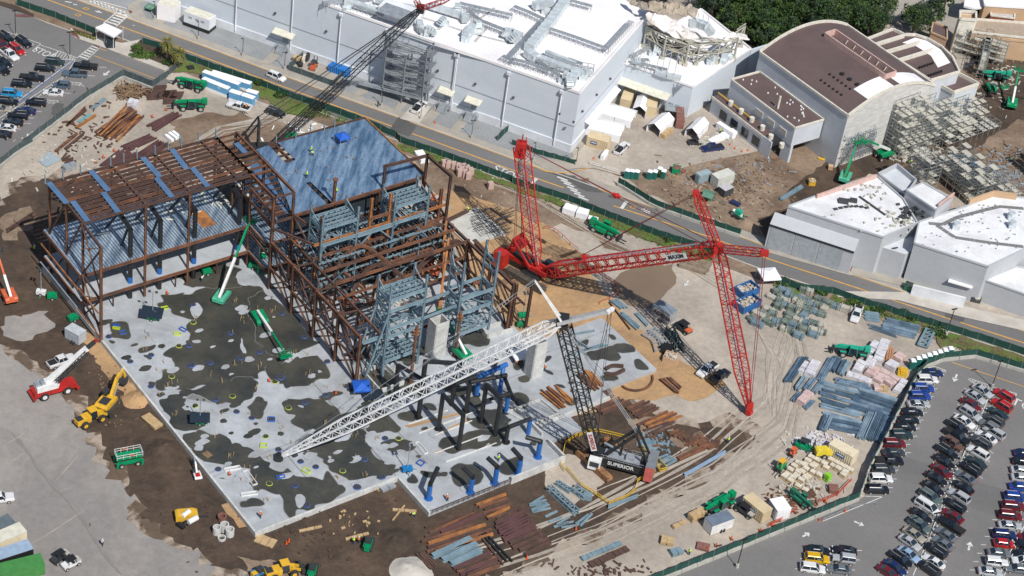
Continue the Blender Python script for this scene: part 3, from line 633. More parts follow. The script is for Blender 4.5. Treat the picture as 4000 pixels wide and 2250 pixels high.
def elbow(t,x,y,r=1.3,n=8,parent=hall,base=15.5,rz=0):
 mb=MB();c=W(t,x,y,base+.9);pr=None
 for i in range(6):
  th=i/5*math.pi/2;q=c+Vector((math.cos(rz),math.sin(rz),0))*math.sin(th)*r*1.6+Z3*(math.cos(th)*r*.9)
  if pr is not None:mb.bar(pr,q,1.5,1.4)
  pr=q
 mb.box(c-Z3*.4,(1.9,1.9,1.0));mb.tube(c-Z3*.9,c+Z3*.2,1.1,n)
 return mb.build('vent_hood',m_duct,parent)
for i,(t,x,y)in enumerate((('10',1700,330),('10',2110,380),('10',2240,300),('10',2560,370),('10',1900,225),('20',560,830),('20',510,790),('20',720,760),('10',915,70),('20',340,100),('20',60,400),('10',2030,90))):elbow(t,x,y,.9+.5*random.Random(i).random(),rz=i)
rw=MB()
for t,a in(('10',(1760,440,2576,690)),('10',(1660,170,2140,330,2576,440)),('10',(2250,190,2400,80)),('10',(1830,300,1880,260)),('10',(2200,420,2330,270))):
 q=RP(t,a,15.53)
 for a_,b_ in zip(q,q[1:]):rw.bar(a_,b_,.7,.04)
rw.build('walkway',m_walkpad,hall)
gr=MB()
for t,x,y in(('20',760,690),('10',2180,130),('10',1480,400),('20',420,720)):
 c=W(t,x,y,16.3)
 for dx in(-1.4,0,1.4):
  for dy in(-1,1):gr.bar(c+Vector((dx,dy,-.8)),c+Vector((dx,dy,.8)),.12)
 for dz in(-.1,.8):gr.bar(c+Vector((-1.4,-1,dz)),c+Vector((1.4,-1,dz)),.1);gr.bar(c+Vector((-1.4,1,dz)),c+Vector((1.4,1,dz)),.1);gr.bar(c+Vector((-1.4,-1,dz)),c+Vector((-1.4,1,dz)),.1)
gr.build('service_frame',m_galv,hall)
# ---------------- lower white hall with the rockwork canopy
Zl=8.0
q1,q2,q3=W('20',1130,640,Zl),W('20',1820,880,Zl),W('20',2400,500,Zl)
q4=W('20',2100,330,Zl);q0=WL(-.3,30)
q1b=W('20',1700,845,Zl)
low=block('lower_hall','lower white flat-roofed hall under the half-built rockwork canopy',[q1,q2,q3,Vector(W('20',1900,100,Zl)),WL(-.3,44),WL(-.3,(q1-K1).dot(ww))],Zl,m_bwall,m_roofw,m_roofw,.5)
ad=(q2-q1).xy.to_3d().normalized();an=Vector((ad.y,-ad.x,0));an=an if an.y<0 else-an
aw=MB();La=(q2-q1).length*.72
for zz in(0,):aw.add([q1.xy.to_3d()+Z3*4.2,q1.xy.to_3d()+ad*La+Z3*4.2,q1.xy.to_3d()+ad*La+an*2.4+Z3*3.6,q1.xy.to_3d()+an*2.4+Z3*3.6,q1.xy.to_3d()+Z3*4.0,q1.xy.to_3d()+ad*La+Z3*4.0,q1.xy.to_3d()+ad*La+an*2.4+Z3*3.4,q1.xy.to_3d()+an*2.4+Z3*3.4],MB.BOXF)
aw.build('awning',m_cream,low)
rl=MB().add([WL(-.1,-1+8,4.2),WL(-.1,26,4.2),WL(-1.7,26,3.6),WL(-1.7,7,3.6),WL(-.1,7,4.0),WL(-.1,26,4.0),WL(-1.7,26,3.4),WL(-1.7,7,3.4)],MB.BOXF);rl.build('side_awning',m_roofw,hall)
dr=MB()
for k in range(9):dr.bar(q1.xy.to_3d()+ad*(1+k*1.7)+an*.08+Z3*.6,q1.xy.to_3d()+ad*(2.2+k*1.7)+an*.08+Z3*.6,.08,2.6)
dr.build('door',m_door,low)
for t,a in(('20',(1450,720,1560,760,1700,790)),('20',(1240,650,1330,660))):duct([W(t,a[i],a[i+1],Zl+.9)for i in range(0,len(a),2)],1.2,1.1,1.5,parent=low)
for i,(x,y)in enumerate(((1420,520),(2000,610),(2130,600),(2190,560),(1290,640))):elbow('20',x,y,1,parent=low,base=Zl,rz=i*.8)
for a in((1210,560,1380,470),(1210,620,1560,700),(1230,600,1380,600)):rack([W('20',a[0],a[1],Zl+1.6),W('20',a[2],a[3],Zl+1.6)],parent=low,base=Zl)
s2=thing('external_stairs',W('20',1640,1110),'long straight steel stair against the lower white hall','stairs')
fl=MB();pA,pB=W('20',1610,1060,.3),W('20',1700,850,Zl)
sd_=(pB-pA).cross(Z3).normalized()
for e in(-.8,.8):
 fl.bar(pA+sd_*e,pB+sd_*e,.12,.35);fl.bar(pA+sd_*e+Z3*1.1,pB+sd_*e+Z3*1.1,.08)
for k in range(22):p=pA.lerp(pB,k/22);fl.bar(p-sd_*.8,p+sd_*.8,.3,.06)
fl.build('flight',m_galv,s2);pl=MB();pl.box(W('20',1630,1090,1.5),(4.5,3,.12))
for dx in(-2,2):
 for dy in(-1.3,1.3):pl.bar(W('20',1630,1090,1.5)+Vector((dx,dy,-2.3)),W('20',1630,1090,1.5)+Vector((dx,dy,1.1)),.12)
for zz in(.5,1.1):
 c=W('20',1630,1090,1.5+zz);pl.bar(c+Vector((-2,-1.3,0)),c+Vector((2,-1.3,0)),.07);pl.bar(c+Vector((-2,1.3,0)),c+Vector((2,1.3,0)),.07);pl.bar(c+Vector((-2,-1.3,0)),c+Vector((-2,1.3,0)),.07)
pl.build('landing',m_galv,s2)
# rockwork canopy: crumpled pale shell on a steel space frame
rk=thing('rockwork_canopy',W('20',1700,600,Zl),'crumpled white rockwork shell on a tangled pale steel frame above the lower hall','canopy')
edge=[(1330,120,19),(1420,260,16),(1500,300,15.5),(1620,380,14.8),(1800,400,14.6),(1900,385,14.8),(2060,455,13.8),(2200,400,14),(2390,412,14.2),(2240,320,15),(2040,380,15.4),(1960,350,15.5),(1750,260,16.5),(1740,170,17),(1420,130,19)]
back=[(1300,60,19.5),(1380,30,19),(1560,50,18),(1700,70,17.5),(1880,80,17)]
vs=[W('20',x,y,z)for x,y,z in edge]
def shell(name,ring,inner,mat,parent,amp=1.0,n=10,seed=0):
 """a crumpled surface between an outer line and an inner line"""
 mb=MB();g=[]
 def samp(pl,t):
  k=t*(len(pl)-1);i=min(int(k),len(pl)-2);return pl[i].lerp(pl[i+1],k-i)
 N=40
 for j in range(n+1):
  for i in range(N+1):
   p=samp(ring,i/N).lerp(samp(inner,i/N),j/n);q=noise.noise_vector(p*.5+Vector((seed,0,0)));q2=noise.noise_vector(p*1.4)
   g.append(p+(q*amp+q2*amp*.45)*(1 if 0<j else.6)+Z3*abs(noise.noise(p*.9))*amp)
 for j in range(n):
  for i in range(N):a=j*(N+1)+i;mb.f.append((a,a+1,a+N+2,a+N+1))
 mb.v=g;o=mb.build(name,mat,parent,smooth=False);md=o.modifiers.new('thick','SOLIDIFY');md.thickness=.25;return o
m_shell=M('rock_shell',(.72,.70,.69),.9,c2=(.5,.45,.43),sc=.25,lo=.35,hi=.6,wpos=True,fine=.12,fs=1.5)
E_=lambda L_:[W('20',x,y,z)for x,y,z in L_]
shell('shell',E_([(1340,140,18),(1400,255,16),(1500,300,15),(1620,380,14.4),(1800,405,14),(1900,385,14),(2060,455,13),(2150,430,13),(2230,395,13.4),(2390,415,13.5)]),E_([(1420,60,18.5),(1440,150,18),(1560,170,17),(1650,200,16.5),(1740,280,16),(1820,330,15.5),(2000,390,14.8),(2120,400,14.6),(2220,320,14.8),(2330,360,14.4)]),m_shell,rk,.6,8,3)
shell('rock_rim',E_([(1330,110,19),(1420,120,18.6),(1560,130,18),(1740,165,17.5),(1850,190,17)]),E_([(1360,45,19),(1450,25,19),(1600,60,18.6),(1720,70,18),(1880,85,17.5)]),m_rock,rk,1.0,5,5)
shell('rock_rim',E_([(1150,0,18),(1200,50,18),(1290,95,18.4),(1330,110,18.8)]),E_([(1190,-30,19),(1240,10,19),(1310,55,19),(1350,80,19)]),m_rock,rk,.7,3,6)
fr=MB();rnd=random.Random(5)
m_prim=M('primed_frame',(.50,.48,.40),.7,c2=(.36,.34,.29),sc=.5,wpos=True)
cols=[(1510,590,1545,330),(1440,470,1450,260),(1380,500,1400,230),(1740,660,1780,400),(1850,650,1880,400),(2050,640,2080,430),(2230,600,2260,420),(2300,470,2320,400),(1320,470,1350,160),(1700,640,1820,400),(1620,560,1640,380)]
tp=[]
for x0,y0,x1,y1 in cols:
 a=W('20',x0,y0,Zl);b=Vector((a.x,a.y,Zl+6));tp.append((a,b));fr.bar(a,b,.34)
 fr.box(a+Z3*.3,(1.1,1.1,.6))
for i in range(len(tp)):
 for j in range(i+1,len(tp)):
  if(tp[i][0]-tp[j][0]).length<13:
   for z in(.5,.98):fr.bar(tp[i][0].lerp(tp[i][1],z),tp[j][0].lerp(tp[j][1],z),.28)
   if rnd.random()<.8:fr.bar(tp[i][0].lerp(tp[i][1],.1),tp[j][0].lerp(tp[j][1],.95),.18)
for k in range(60):
 a,b=rnd.sample(tp,2)
 if(a[0]-b[0]).length<16:p=a[0].lerp(a[1],rnd.uniform(.6,1.15));fr.bar(p,p+(b[0]-a[0])*rnd.uniform(.2,.5)+Z3*rnd.uniform(-2,1.5),.16)
fr.build('space_frame',m_prim,rk)
duct([W('20',1780,240,12),W('20',1860,230,12.4),W('20',1960,270,12.6),W('20',2010,340,11)],1.8,1.7,1.5,parent=rk)
# ---------------- brown-roofed show building
Zb=13.8
fa,fb=W('30',805,1172,Zb),W('30',0,590,Zb)
fc=W('30',1690,872,Zb);fd=W('30',830,300,Zb);fe=W('30',2110,845,Zb)
bu=(fb-fa).xy.to_3d().normalized();bw=Vector((-bu.y,bu.x,0));bw=bw if bw.dot(fc-fa)>0 else-bw
def BL(u,w,z=0):return Vector((fa.x,fa.y,0))+bu*u+bw*w+Z3*z
Lb=(fb-fa).xy.length
br=thing('show_building',BL(0,0,G),'large show building with curved brown roof, long roof light well and bare end wall','building')
def arc(w,W_,rise):return rise*(1-((w-W_/2)/(W_/2))**2)
Wb=max(18.,(fc-fa).dot(bw));N=14
ro=MB();gb=MB();g2=MB()
rise=3.8;gfar=MB()
for i in range(N):
 w0_,w1_=Wb*i/N,Wb*(i+1)/N;z0_,z1_=Zb+arc(w0_,Wb,rise),Zb+arc(w1_,Wb,rise)
 ro.add([BL(0,w0_,z0_),BL(Lb+3,w0_,z0_),BL(Lb+3,w1_,z1_),BL(0,w1_,z1_)],((0,3,2,1),))
 gb.add([BL(0,w0_,G),BL(0,w1_,G),BL(0,w1_,z1_+.35),BL(0,w0_,z0_+.35)],((0,1,2,3),));gfar.add([BL(Lb+3,w0_,G),BL(Lb+3,w1_,G),BL(Lb+3,w1_,z1_+.35),BL(Lb+3,w0_,z0_+.35)],((3,2,1,0),))
 g2.bar(BL(0,w0_,z0_+.3),BL(0,w1_,z1_+.3),.4,.7);g2.bar(BL(Lb+3,w0_,z0_+.3),BL(Lb+3,w1_,z1_+.3),.4,.7)
ro.build('roof',m_brownroof,br);gb.build('end_wall',m_board,br);gfar.build('rear_wall',m_board,br);
g2.bar(BL(0,0,Zb+.2),BL(Lb+3,0,Zb+.2),.4,.6);g2.bar(BL(0,Wb,Zb+.2),BL(Lb+3,Wb,Zb+.2),.4,.6);g2.build('parapet',m_creamw,br)
sw=MB().add([BL(0,0,G),BL(Lb+3,0,G),BL(Lb+3,0,Zb),BL(0,0,Zb)],((0,1,2,3),)).add([BL(0,Wb,G),BL(Lb+3,Wb,G),BL(Lb+3,Wb,Zb),BL(0,Wb,Zb)],((3,2,1,0),));sw.build('side_wall',m_bwallg,br)
lw=MB();wm=Wb*.56
for w_ in(wm-1.8,wm+1.8):lw.bar(BL(4,w_,Zb+rise+.6),BL(Lb-3,w_,Zb+rise+.6),.3,1.6)
for u in(4,Lb-3):lw.bar(BL(u,wm-1.8,Zb+rise+.6),BL(u,wm+1.8,Zb+rise+.6),.3,1.6)
lw.build('light_well',m_pink,br)
lb=MB()
for k in range(6):lb.bar(BL(7+k*(Lb-12)/6,wm+1.8,Zb+rise+1),BL(7+k*(Lb-12)/6,wm+1,Zb+rise-.1),.15)
lb.build('well_strut',m_creamw,br)
rb=MB()
for i in range(N):
 w0_,w1_=Wb*i/N,Wb*(i+1)/N
 if i in(3,4,5,6,8,9,10,11,12):rb.add([BL(.2,w0_,Zb+arc(w0_,Wb,rise)+.03),BL(5.5,w0_,Zb+arc(w0_,Wb,rise)+.03),BL(5.5,w1_,Zb+arc(w1_,Wb,rise)+.03),BL(.2,w1_,Zb+arc(w1_,Wb,rise)+.03)],((0,3,2,1),))
rb.build('white_underlay',m_roofw,br)
for k in range(6):
 for j in range(2):w_=3.2+j*2.6;u=6+k*1.4;MB().box(BL(u,w_,Zb+arc(w_,Wb,rise)+.15),(.38,.38,.5)).build('roof_vent',m_black,br)
for k in range(3):w_=8;u=6+k*2.6;MB().tube(BL(u,w_,Zb+arc(w_,Wb,rise)-.1),BL(u,w_,Zb+arc(w_,Wb,rise)+.35),.55,10).build('roof_cowl',m_black,br)
# rear wing with white bands
rr=thing('show_building_wing',BL(-2,Wb+1,G),'rear brown-roofed wing with three white cross walls and curved white gable','building')
Zr=12.0
pr_=P('30',(985,408,1250,305,1370,360,1480,362,1600,400,1740,480,1850,590,1920,735,1630,822),Zr)
MB().prism(pr_,G,Zr,top=False).build('wall',m_bwallg,rr);MB().prism(pr_,Zr).build('roof',m_brownroof,rr);parapet(pr_,Zr,.7,.4,m_creamw,rr)
for a in((1070,455,1370,362),(1180,530,1520,430),(1310,612,1650,507)):MB().bar(W('30',a[0],a[1],Zr+.5),W('30',a[2],a[3],Zr+.5),.4,1.2).build('cross_wall',m_creamw,rr)
MB().prism(P('30',(1350,430,1480,378,1600,410,1740,500,1835,630,1710,680,1640,560,1490,462),Zr+.04),Zr+.04).build('white_underlay',m_roofw,rr)
for k in range(6):
 for j in range(2):MB().box(W('30',1525+k*26+j*90,680-k*9+j*82,Zr+.3),(.4,.5,.6)).build('roof_vent',m_black,rr)
br3=block('show_building_annexe','small brown-roofed annexe with tan parapet beside the scaffold top',P('30',(1740,880,1900,750,2115,860,1860,948),9),9,m_bwallg,m_brownroof,m_creamw,.9)
q=[W('20',2400,500,Zl),W('20',2576,447,Zl),W('30',240,372,Zl)]
sw=MB();[sw.bar(Vector((a.x,a.y,(Zl+G)/2)),Vector((b.x,b.y,(Zl+G)/2)),.5,Zl-G)for a,b in zip(q,q[1:])];tag(sw.build('curved_wall',m_bwall,loc=q[0]),'pale sweeping wall running from the lower hall to the arched brown roof','wall')
sheet('wood_floor',P('20',(1880,100,2100,-300,3400,-300,3800,200,3650,420,3100,260,2700,420,2450,480,2300,350)),M('leaf_litter',(.05,.045,.02),.95,c2=(.02,.03,.01),sc=.5,wpos=True,fine=.4,fs=2),rag=(2,1,.4,8))
# low annexe on the left
Za=9.0
ga,gb_,gc=W('30',272,1295,Za),W('20',2205,805,Za),W('30',560,1210,Za)
g4=gb_+(gc-ga);anx=block('brown_roof_annexe','lower brown-roofed block with louvres, roof fans and an undercut bay',[ga,gc,g4,gb_],Za,m_bwallg,m_brownroof,m_creamw,.4,z0=4.0)
MB().prism([ga.lerp(gc,.02)+(gb_-ga)*.0,ga.lerp(gc,.1),(ga.lerp(gc,.1))+(gb_-ga)*.12,ga+(gb_-ga)*.12],G-.1,4).build('corner_pier',m_bwallg,anx)
MB().prism([ga+(gb_-ga)*.3,ga.lerp(gc,.5)+(gb_-ga)*.3,g4,gb_],G-.1,4).build('ground_floor',m_bwallg,anx)
ed=(ga-gb_).xy.to_3d().normalized();en=Vector((ed.y,-ed.x,0));en=en if en.dot(gc-ga)<0 else-en
le=(ga-gb_).xy.length
def AL(u,w,z=0):return gb_.xy.to_3d()+ed*u+en*w+Z3*z
sh_=MB().prism([AL(-2,3.2),AL(-2,.02),AL(le*.72,.02),AL(le*.72,3.2)],3.6,4.0,bottom=True);sh_.build('lean_to_roof',m_brownroof,anx)
tr=MB().bar(AL(-2,3.25,3.8),AL(le*.72,3.25,3.8),.25,.7);tr.build('lean_to_fascia',m_creamw,anx);MB().bar(AL(-2,1.4,4.6),AL(le*.5,1.4,4.6),.2).build('gas_pipe',m_yellow,anx)
lowwall=MB().bar(AL(-2,2.9,1.4),AL(le*.72,2.9,1.4),.2,4.2).bar(AL(le*.72,3.0,1.6),AL(le*.86,3.0,1.6),.3,4.8);lowwall.build('low_wall',m_bwallg,anx)
op=MB()
for k in range(5):op.bar(AL(1.5+k*4,3.02,1.2),AL(4+k*4,3.02,1.2),.1,2.4)
op.build('opening',m_glass,anx)
for k in range(6):
 f_=MB();c=AL(3+k*3.9,1.6 if k<4 else 2.4,4.0)
 for j in range(4):f_.tube(c+Z3*j*.32,c+Z3*(j*.32+.22),.62,12)
 f_.build('roof_fan',m_creamw,anx)
for k in range(3):
 lv=MB()
 for j in range(8):lv.bar(AL(10+k*4.2,.1,5.4+j*.22),AL(12.6+k*4.2,.1,5.4+j*.22),.16,.1)
 lv.build('louvre',m_creamw,anx)
ch=MB().tube(W('30',97,1090,Za),W('30',97,1090,Za)+Z3*3.4,.28,10);ch.build('flue',m_creamw,anx)
rnd=random.Random(8)
for k in range(26):p=ga+(gb_-ga)*rnd.uniform(.08,.95)+(gc-ga)*rnd.uniform(.15,.9);MB().box(p+Z3*.1,(.3,.3,.3)).build('roof_curb',m_roofw,anx)
# ---------------- scaffold round the gable
m_scaf=M('scaffold_tube',(.40,.42,.40),.5,metal=.3,c2=(.26,.28,.28),sc=.5,wpos=True);m_plank=M('scaffold_plank',(.52,.50,.44),.8,c2=(.38,.36,.3),sc=.5,wpos=True)
def scaffold(label,o,du,dw,nu,nw,bu_,bw_,bh,nz,seed=0,step=None):
 t=thing('scaffold',o.xy.to_3d()+Z3*G,label,'scaffold');rnd=random.Random(seed);f=MB();p=MB();o=o.xy.to_3d()+Z3*G
 H_=lambda i,j:nz if step is None else max(1,step(i,j))
 for i in range(nu+1):
  for j in range(nw+1):
   h=H_(i,j);f.bar(o+du*bu_*i+dw*bw_*j,o+du*bu_*i+dw*bw_*j+Z3*(bh*h+1),.1)
   for k in range(1,h+1):
    z=Z3*(bh*k)
    for zz in(0,1.05):
     if i<nu and H_(i+1,j)>=k:f.bar(o+du*bu_*i+dw*bw_*j+z+Z3*zz,o+du*bu_*(i+1)+dw*bw_*j+z+Z3*zz,.075)
     if j<nw and H_(i,j+1)>=k:f.bar(o+du*bu_*i+dw*bw_*j+z+Z3*zz,o+du*bu_*i+dw*bw_*(j+1)+z+Z3*zz,.075)
    if i<nu and rnd.random()<.35:f.bar(o+du*bu_*i+dw*bw_*j+z-Z3*bh,o+du*bu_*(i+1)+dw*bw_*j+z,.06)
    if i<nu and j<nw and rnd.random()<.72:
     a=o+du*bu_*i+dw*bw_*j+z;c=a+du*bu_/2+dw*bw_*.5
     p.add([a+du*.1+dw*.1,a+du*(bu_-.1)+dw*.1,a+du*(bu_-.1)+dw*bw_*.75,a+du*.1+dw*bw_*.75],((0,1,2,3),))
 f.build('scaffold_frame',m_scaf,t);o2=p.build('scaffold_deck',m_plank,t);o2['kind']='stuff';return t
scaffold('tall tube scaffold tight against the bare gable of the show building',BL(-.6,Wb*.52),-bu,bw,3,7,1.7,2.1,2.0,7,1,step=lambda i,j:7-i-(j>4))
scaffold('stepped tube scaffold right of the gable below the brown annexe',BL(-.6,Wb*.52+15.5),-bu,bw,4,9,1.8,2.1,2.0,5,2,step=lambda i,j:max(1,5-i-int(j*.3)))
sf=MB();rnd=random.Random(4)
for k in range(22):u=.5+k*.55;sf.bar(BL(-.6,1+k*.5,rnd.uniform(-.5,1)),BL(-.6,1+k*.5,rnd.uniform(5,8.5)),.14)
for z in(2.5,5,7.5):sf.bar(BL(-.7,.5,z),BL(-.7,12,z),.14)
for k in range(30):a=BL(-.8,rnd.uniform(.5,11.5),rnd.uniform(5.5,8));sf.bar(a,a+Vector((rnd.uniform(-1,1),rnd.uniform(-1,1),rnd.uniform(-.3,1))),.12)
sf.build('wall_framing',m_galv,br)
# ---------------- grey halls with soiled white roofs on the right
Zg=9.2
h1,h2,h3,h4,h5=W('31',200,635,Zg),W('31',1155,945,Zg),W('31',1500,800,Zg),W('31',1090,325,Zg),W('31',860,390,Zg)
gh=block('grey_hall','grey metal hall with littered white roof and wide closed loading doors',[h1,h2,h3,W('31',1360,560,Zg),h4,h5],Zg,m_greyw,m_roofg,m_greyw,.35)
gd=(h2-h1).xy.to_3d().normalized();gn=Vector((gd.y,-gd.x,0));gn=gn if gn.y<0 else-gn
def GL(u,w,z=0):return h1.xy.to_3d()+gd*u+gn*w+Z3*z
Lg=(h2-h1).xy.length
gar=MB().add([GL(-2.5,.05,6.9),GL(Lg*.78,.05,6.9),GL(Lg*.78,3.2,5.6),GL(-2.5,3.2,5.6),GL(-2.5,.05,G),GL(Lg*.78,.05,G),GL(Lg*.78,3.2,G),GL(-2.5,3.2,G)],((0,3,2,1),(3,7,6,2),(0,4,7,3),(1,2,6,5)));gar.build('loading_bay',m_greyw,gh)
for k in range(3):a,b=-2+k*Lg*.26,-2+(k+1)*Lg*.26-.3;MB().bar(GL(a,3.25,2.1),GL(b,3.25,2.1),.08,5.6).build('roller_door',M('roller_door',(.37,.40,.43),.5,wpos=True),gh)
MB().bar(GL(-2.5,3.3,5.4),GL(Lg*.78,3.3,5.4),.3,.3).build('door_header',m_black,gh)
i1,i2,i3=W('31',1470,1005,Zg),W('31',2213,1240,Zg),W('31',2700,1010,Zg)
g5=block('grey_hall','long grey metal hall with clean white roof and dark panelled walkway',[i1,i2,i3,W('31',2700,560,Zg),W('31',2260,520,Zg),W('31',1980,640,Zg),W('31',1520,790,Zg)+Vector((0,0,0))],Zg,m_greyw,m_roofg,m_greyw,.35)
hd=(i2-i1).xy.to_3d().normalized()
wk=MB()
for t,a in(('31',(1620,800,1760,810,1900,740,2200,660,2330,630,2576,650)),('31',(1700,820,1880,940,2200,990,2576,1035))):
 q=[W(t,a[i],a[i+1],Zg+.05)for i in range(0,len(a),2)]
 for a_,b_ in zip(q,q[1:]):
  n=max(1,round((b_-a_).length/1.6))
  for k in range(n):wk.bar(a_.lerp(b_,k/n),a_.lerp(b_,(k+.93)/n),1.0,.08)
wk.build('walkway',M('walkway_dark',(.2,.2,.2),.8),g5)
rnd=random.Random(6)
for i,(x,y)in enumerate(((1885,850),(2440,750),(2450,840))):
 mb=MB();c=W('31',x,y,Zg);mb.box(c+Z3*.5,(1.6,1.6,1.0));mb.tube(c+Z3*1,c+Z3*1.7,.8,12);mb.build('roof_fan',m_duct,g5)
cl=MB()
for k in range(60):
 p=W('31',rnd.uniform(1560,2500),rnd.uniform(850,1100),Zg+.1)if k%2 else W('31',rnd.uniform(1900,2560),rnd.uniform(600,800),Zg+.1);cl.box(p,(rnd.uniform(.2,.6),.25,.2),rnd.random()*3)
cl.build('roof_curb',m_galv,g5)
par=MB()
q=[W('31',2020,590,Zg+.8),W('31',2270,500,Zg+.8),W('31',2500,530,Zg+.8)]
for a_,b_ in zip(q,q[1:]):par.bar(a_,b_,.4,1.6)
par.build('tan_parapet',m_tanw,g5)
par=MB();q=[W('31',490,530,Zg+.5),W('31',1090,325,Zg+.5)];par.bar(q[0],q[1],.4,1.0);par.build('pink_parapet',m_pink,gh)
cl=MB()
for k in range(90):
 a_=rnd.random()
 if a_<.5:x,y=rnd.gauss(1350,110),rnd.gauss(760,50)
 elif a_<.8:x,y=rnd.gauss(1050,120),rnd.gauss(450,50)
 else:x,y=rnd.uniform(500,1200),rnd.uniform(600,900)
 if y<945-(1155-x)*.3 and y>390 and x<1480:cl.box(W('31',x,y,Zg+.2),(rnd.uniform(.3,1.1),rnd.uniform(.2,.5),rnd.uniform(.1,.4)),rnd.random()*3)
cl.build('roof_debris',m_plank,gh);cl=MB()
for k in range(28):cl.box(W('31',rnd.gauss(1420,70),rnd.gauss(700,35),Zg+.25),(rnd.uniform(.5,1.4),.5,.4),rnd.random()*3)
for k in range(7):cl.box(W('31',680+k*52,655-14*math.sin(k/7*3.1)*2,Zg+.1),(1,.7,.2),.5)
cl.box(W('31',760,575,Zg+.3),(2.2,1.6,.6));cl.box(W('31',860,570,Zg+.3),(1.6,1.2,.7));cl.bar(W('31',920,530,Zg+.2),W('31',1180,715,Zg+.2),.35);cl.build('roof_debris',m_dgrey,gh)
lk_=block('link_building','low link block with dark notch between the two grey halls',P('31',(1135,1035,1385,1112,1640,960,1560,740,1250,830),6.2),6.2,m_greyw,m_bwallg,None)
kb=block('roof_box','small raised grey block with weathered white roof between the two grey halls',[W('31',1390,470,11.6),W('31',1690,670,11.6),W('31',1850,560,11.6),W('31',1560,395,11.6)],11.6,m_greyw,m_roofg,m_greyw,.3)
MB().bar(W('31',1690,690,10.2),W('31',1850,570,10.2),.3,4.5).build('pink_wall',m_pink,kb)
kc=block('roof_box','empty grey roof well with scaffolding rising from it beside the dirt road',[W('31',1100,335,9),W('31',1380,540,9),W('31',1480,400,9),W('31',1290,240,9)],9,m_greyw,m_bwallg,m_greyw,1.2)
ph=(W('31',1480,400)-W('31',1290,240)).xy.to_3d().normalized();pn=Vector((-ph.y,ph.x,0))
scaffold('square scaffold tower standing in the grey roof well',W('31',1330,480),ph,pn,3,2,2.2,2.0,2,6,3)
scaffold('spiky scaffold field behind the weathered roof box',W('31',1650,330),ph,pn,6,4,2.4,2.2,2,4,4,step=lambda i,j:3+(i+j)%2)
scaffold('dark tall scaffold at the right edge beside the blue loader yard',W('31',2600,330),ph,pn,5,5,2.2,2.0,2,5,5)
scaffold('scaffold behind the tan parapet near the right edge',W('31',2100,520),ph,pn,7,2,2.4,2.2,2,3,6)
# third grey building at the right edge
j1=W('32',1960,-150,4.8)
kd=block('grey_store','low grey store with white roof, white canopy and stairs at the right edge',[W('31',2170,1370,5.0),W('32',2900,180,5.0),W('32',3100,-100,5.0),W('31',2500,1240,5.0)],5.0,m_greyw,m_roofg,m_greyw,.3)
MB().prism(P('32',(1810,-60,2050,10,2070,-30,1830,-100),3),2.9,3.2,bottom=True).build('porch',m_roofw,g5)
wq=[W('32',1430,70),W('32',1960,200)]
tag(MB().bar(wq[0]+Z3*1.3,wq[1]+Z3*1.3,.4,3.0).build('screen_wall',m_bwall2,loc=wq[0]),'pale grey freestanding screen wall beside the road, bins behind it','wall')
# ---------------- buildings of the park at the top right
tb=block('tan_shop','tan stucco building with a square white-rimmed tower near the top edge',P('30',(2050,330,2700,400,2760,250,2100,200),6),6,m_tanw,M('tan_roof',(.42,.33,.25),.9,wpos=True),m_creamw,.5)
tw=[W('30',1930,200,9),W('30',2090,210,9),W('30',2090,130,9),W('30',1930,120,9)]
MB().prism(tw,G,9,top=False).build('tower',m_creamw,tb);MB().prism(tw,8.3).build('tower_roof',m_tanw,tb);parapet(tw,9,.6,.5,m_creamw,tb,'tower_rim')
wn=MB()
for k in range(5):wn.box(W('30',2120+k*48,360,4.0),(1.7,.5,2.0),.15)
wn.build('window',m_cream,tb)
tb2=block('white_canopy_building','white and orange building with a curved white canopy at the top right corner',P('30',(2180,60,2800,100,2800,-40,2150,-80),6),6,m_tanw,m_roofw,m_roofw,.5)
cv=MB();pts=[W('30',1970+30*k,60+24*math.sin(k/8*math.pi),5)for k in range(9)]+[W('30',2180,-60,5),W('30',1990,-60,5)]
cv.prism(pts,4.6,5.1,bottom=True);cv.build('curved_canopy',m_roofw,tb2)
tb3=block('red_front_shop','small shop with red front and striped awnings at the top right edge',P('30',(2240,160,2480,190,2480,110,2250,70),4),4,M('red_stucco',(.35,.09,.05),.8),m_walkpad,m_creamw,.3)
tb4=block('tan_shop','tan shop row with pale windows below the square tower',P('30',(1640,330,1800,400,1800,280,1660,230),4),4,m_tanw,m_brownroof,m_tanw,.4)
tb5=block('tan_shop','low tan building with timber braced panels at the right edge',P('30',(2350,400,2700,440,2700,340,2360,320),5),5,m_tanw,m_brownroof,m_tanw,.5)
scaffold('scaffold in front of the tan tower building',W('30',1850,540),Vector((.95,-.3,0)),Vector((.3,.95,0)),6,2,2.2,1.8,2,3,7)
scaffold('scaffold along the dirt road by the teal telehandler',W('30',2080,800),Vector((.2,1,0)).normalized(),Vector((1,-.2,0)).normalized(),7,1,2.2,1.8,2,3,8)
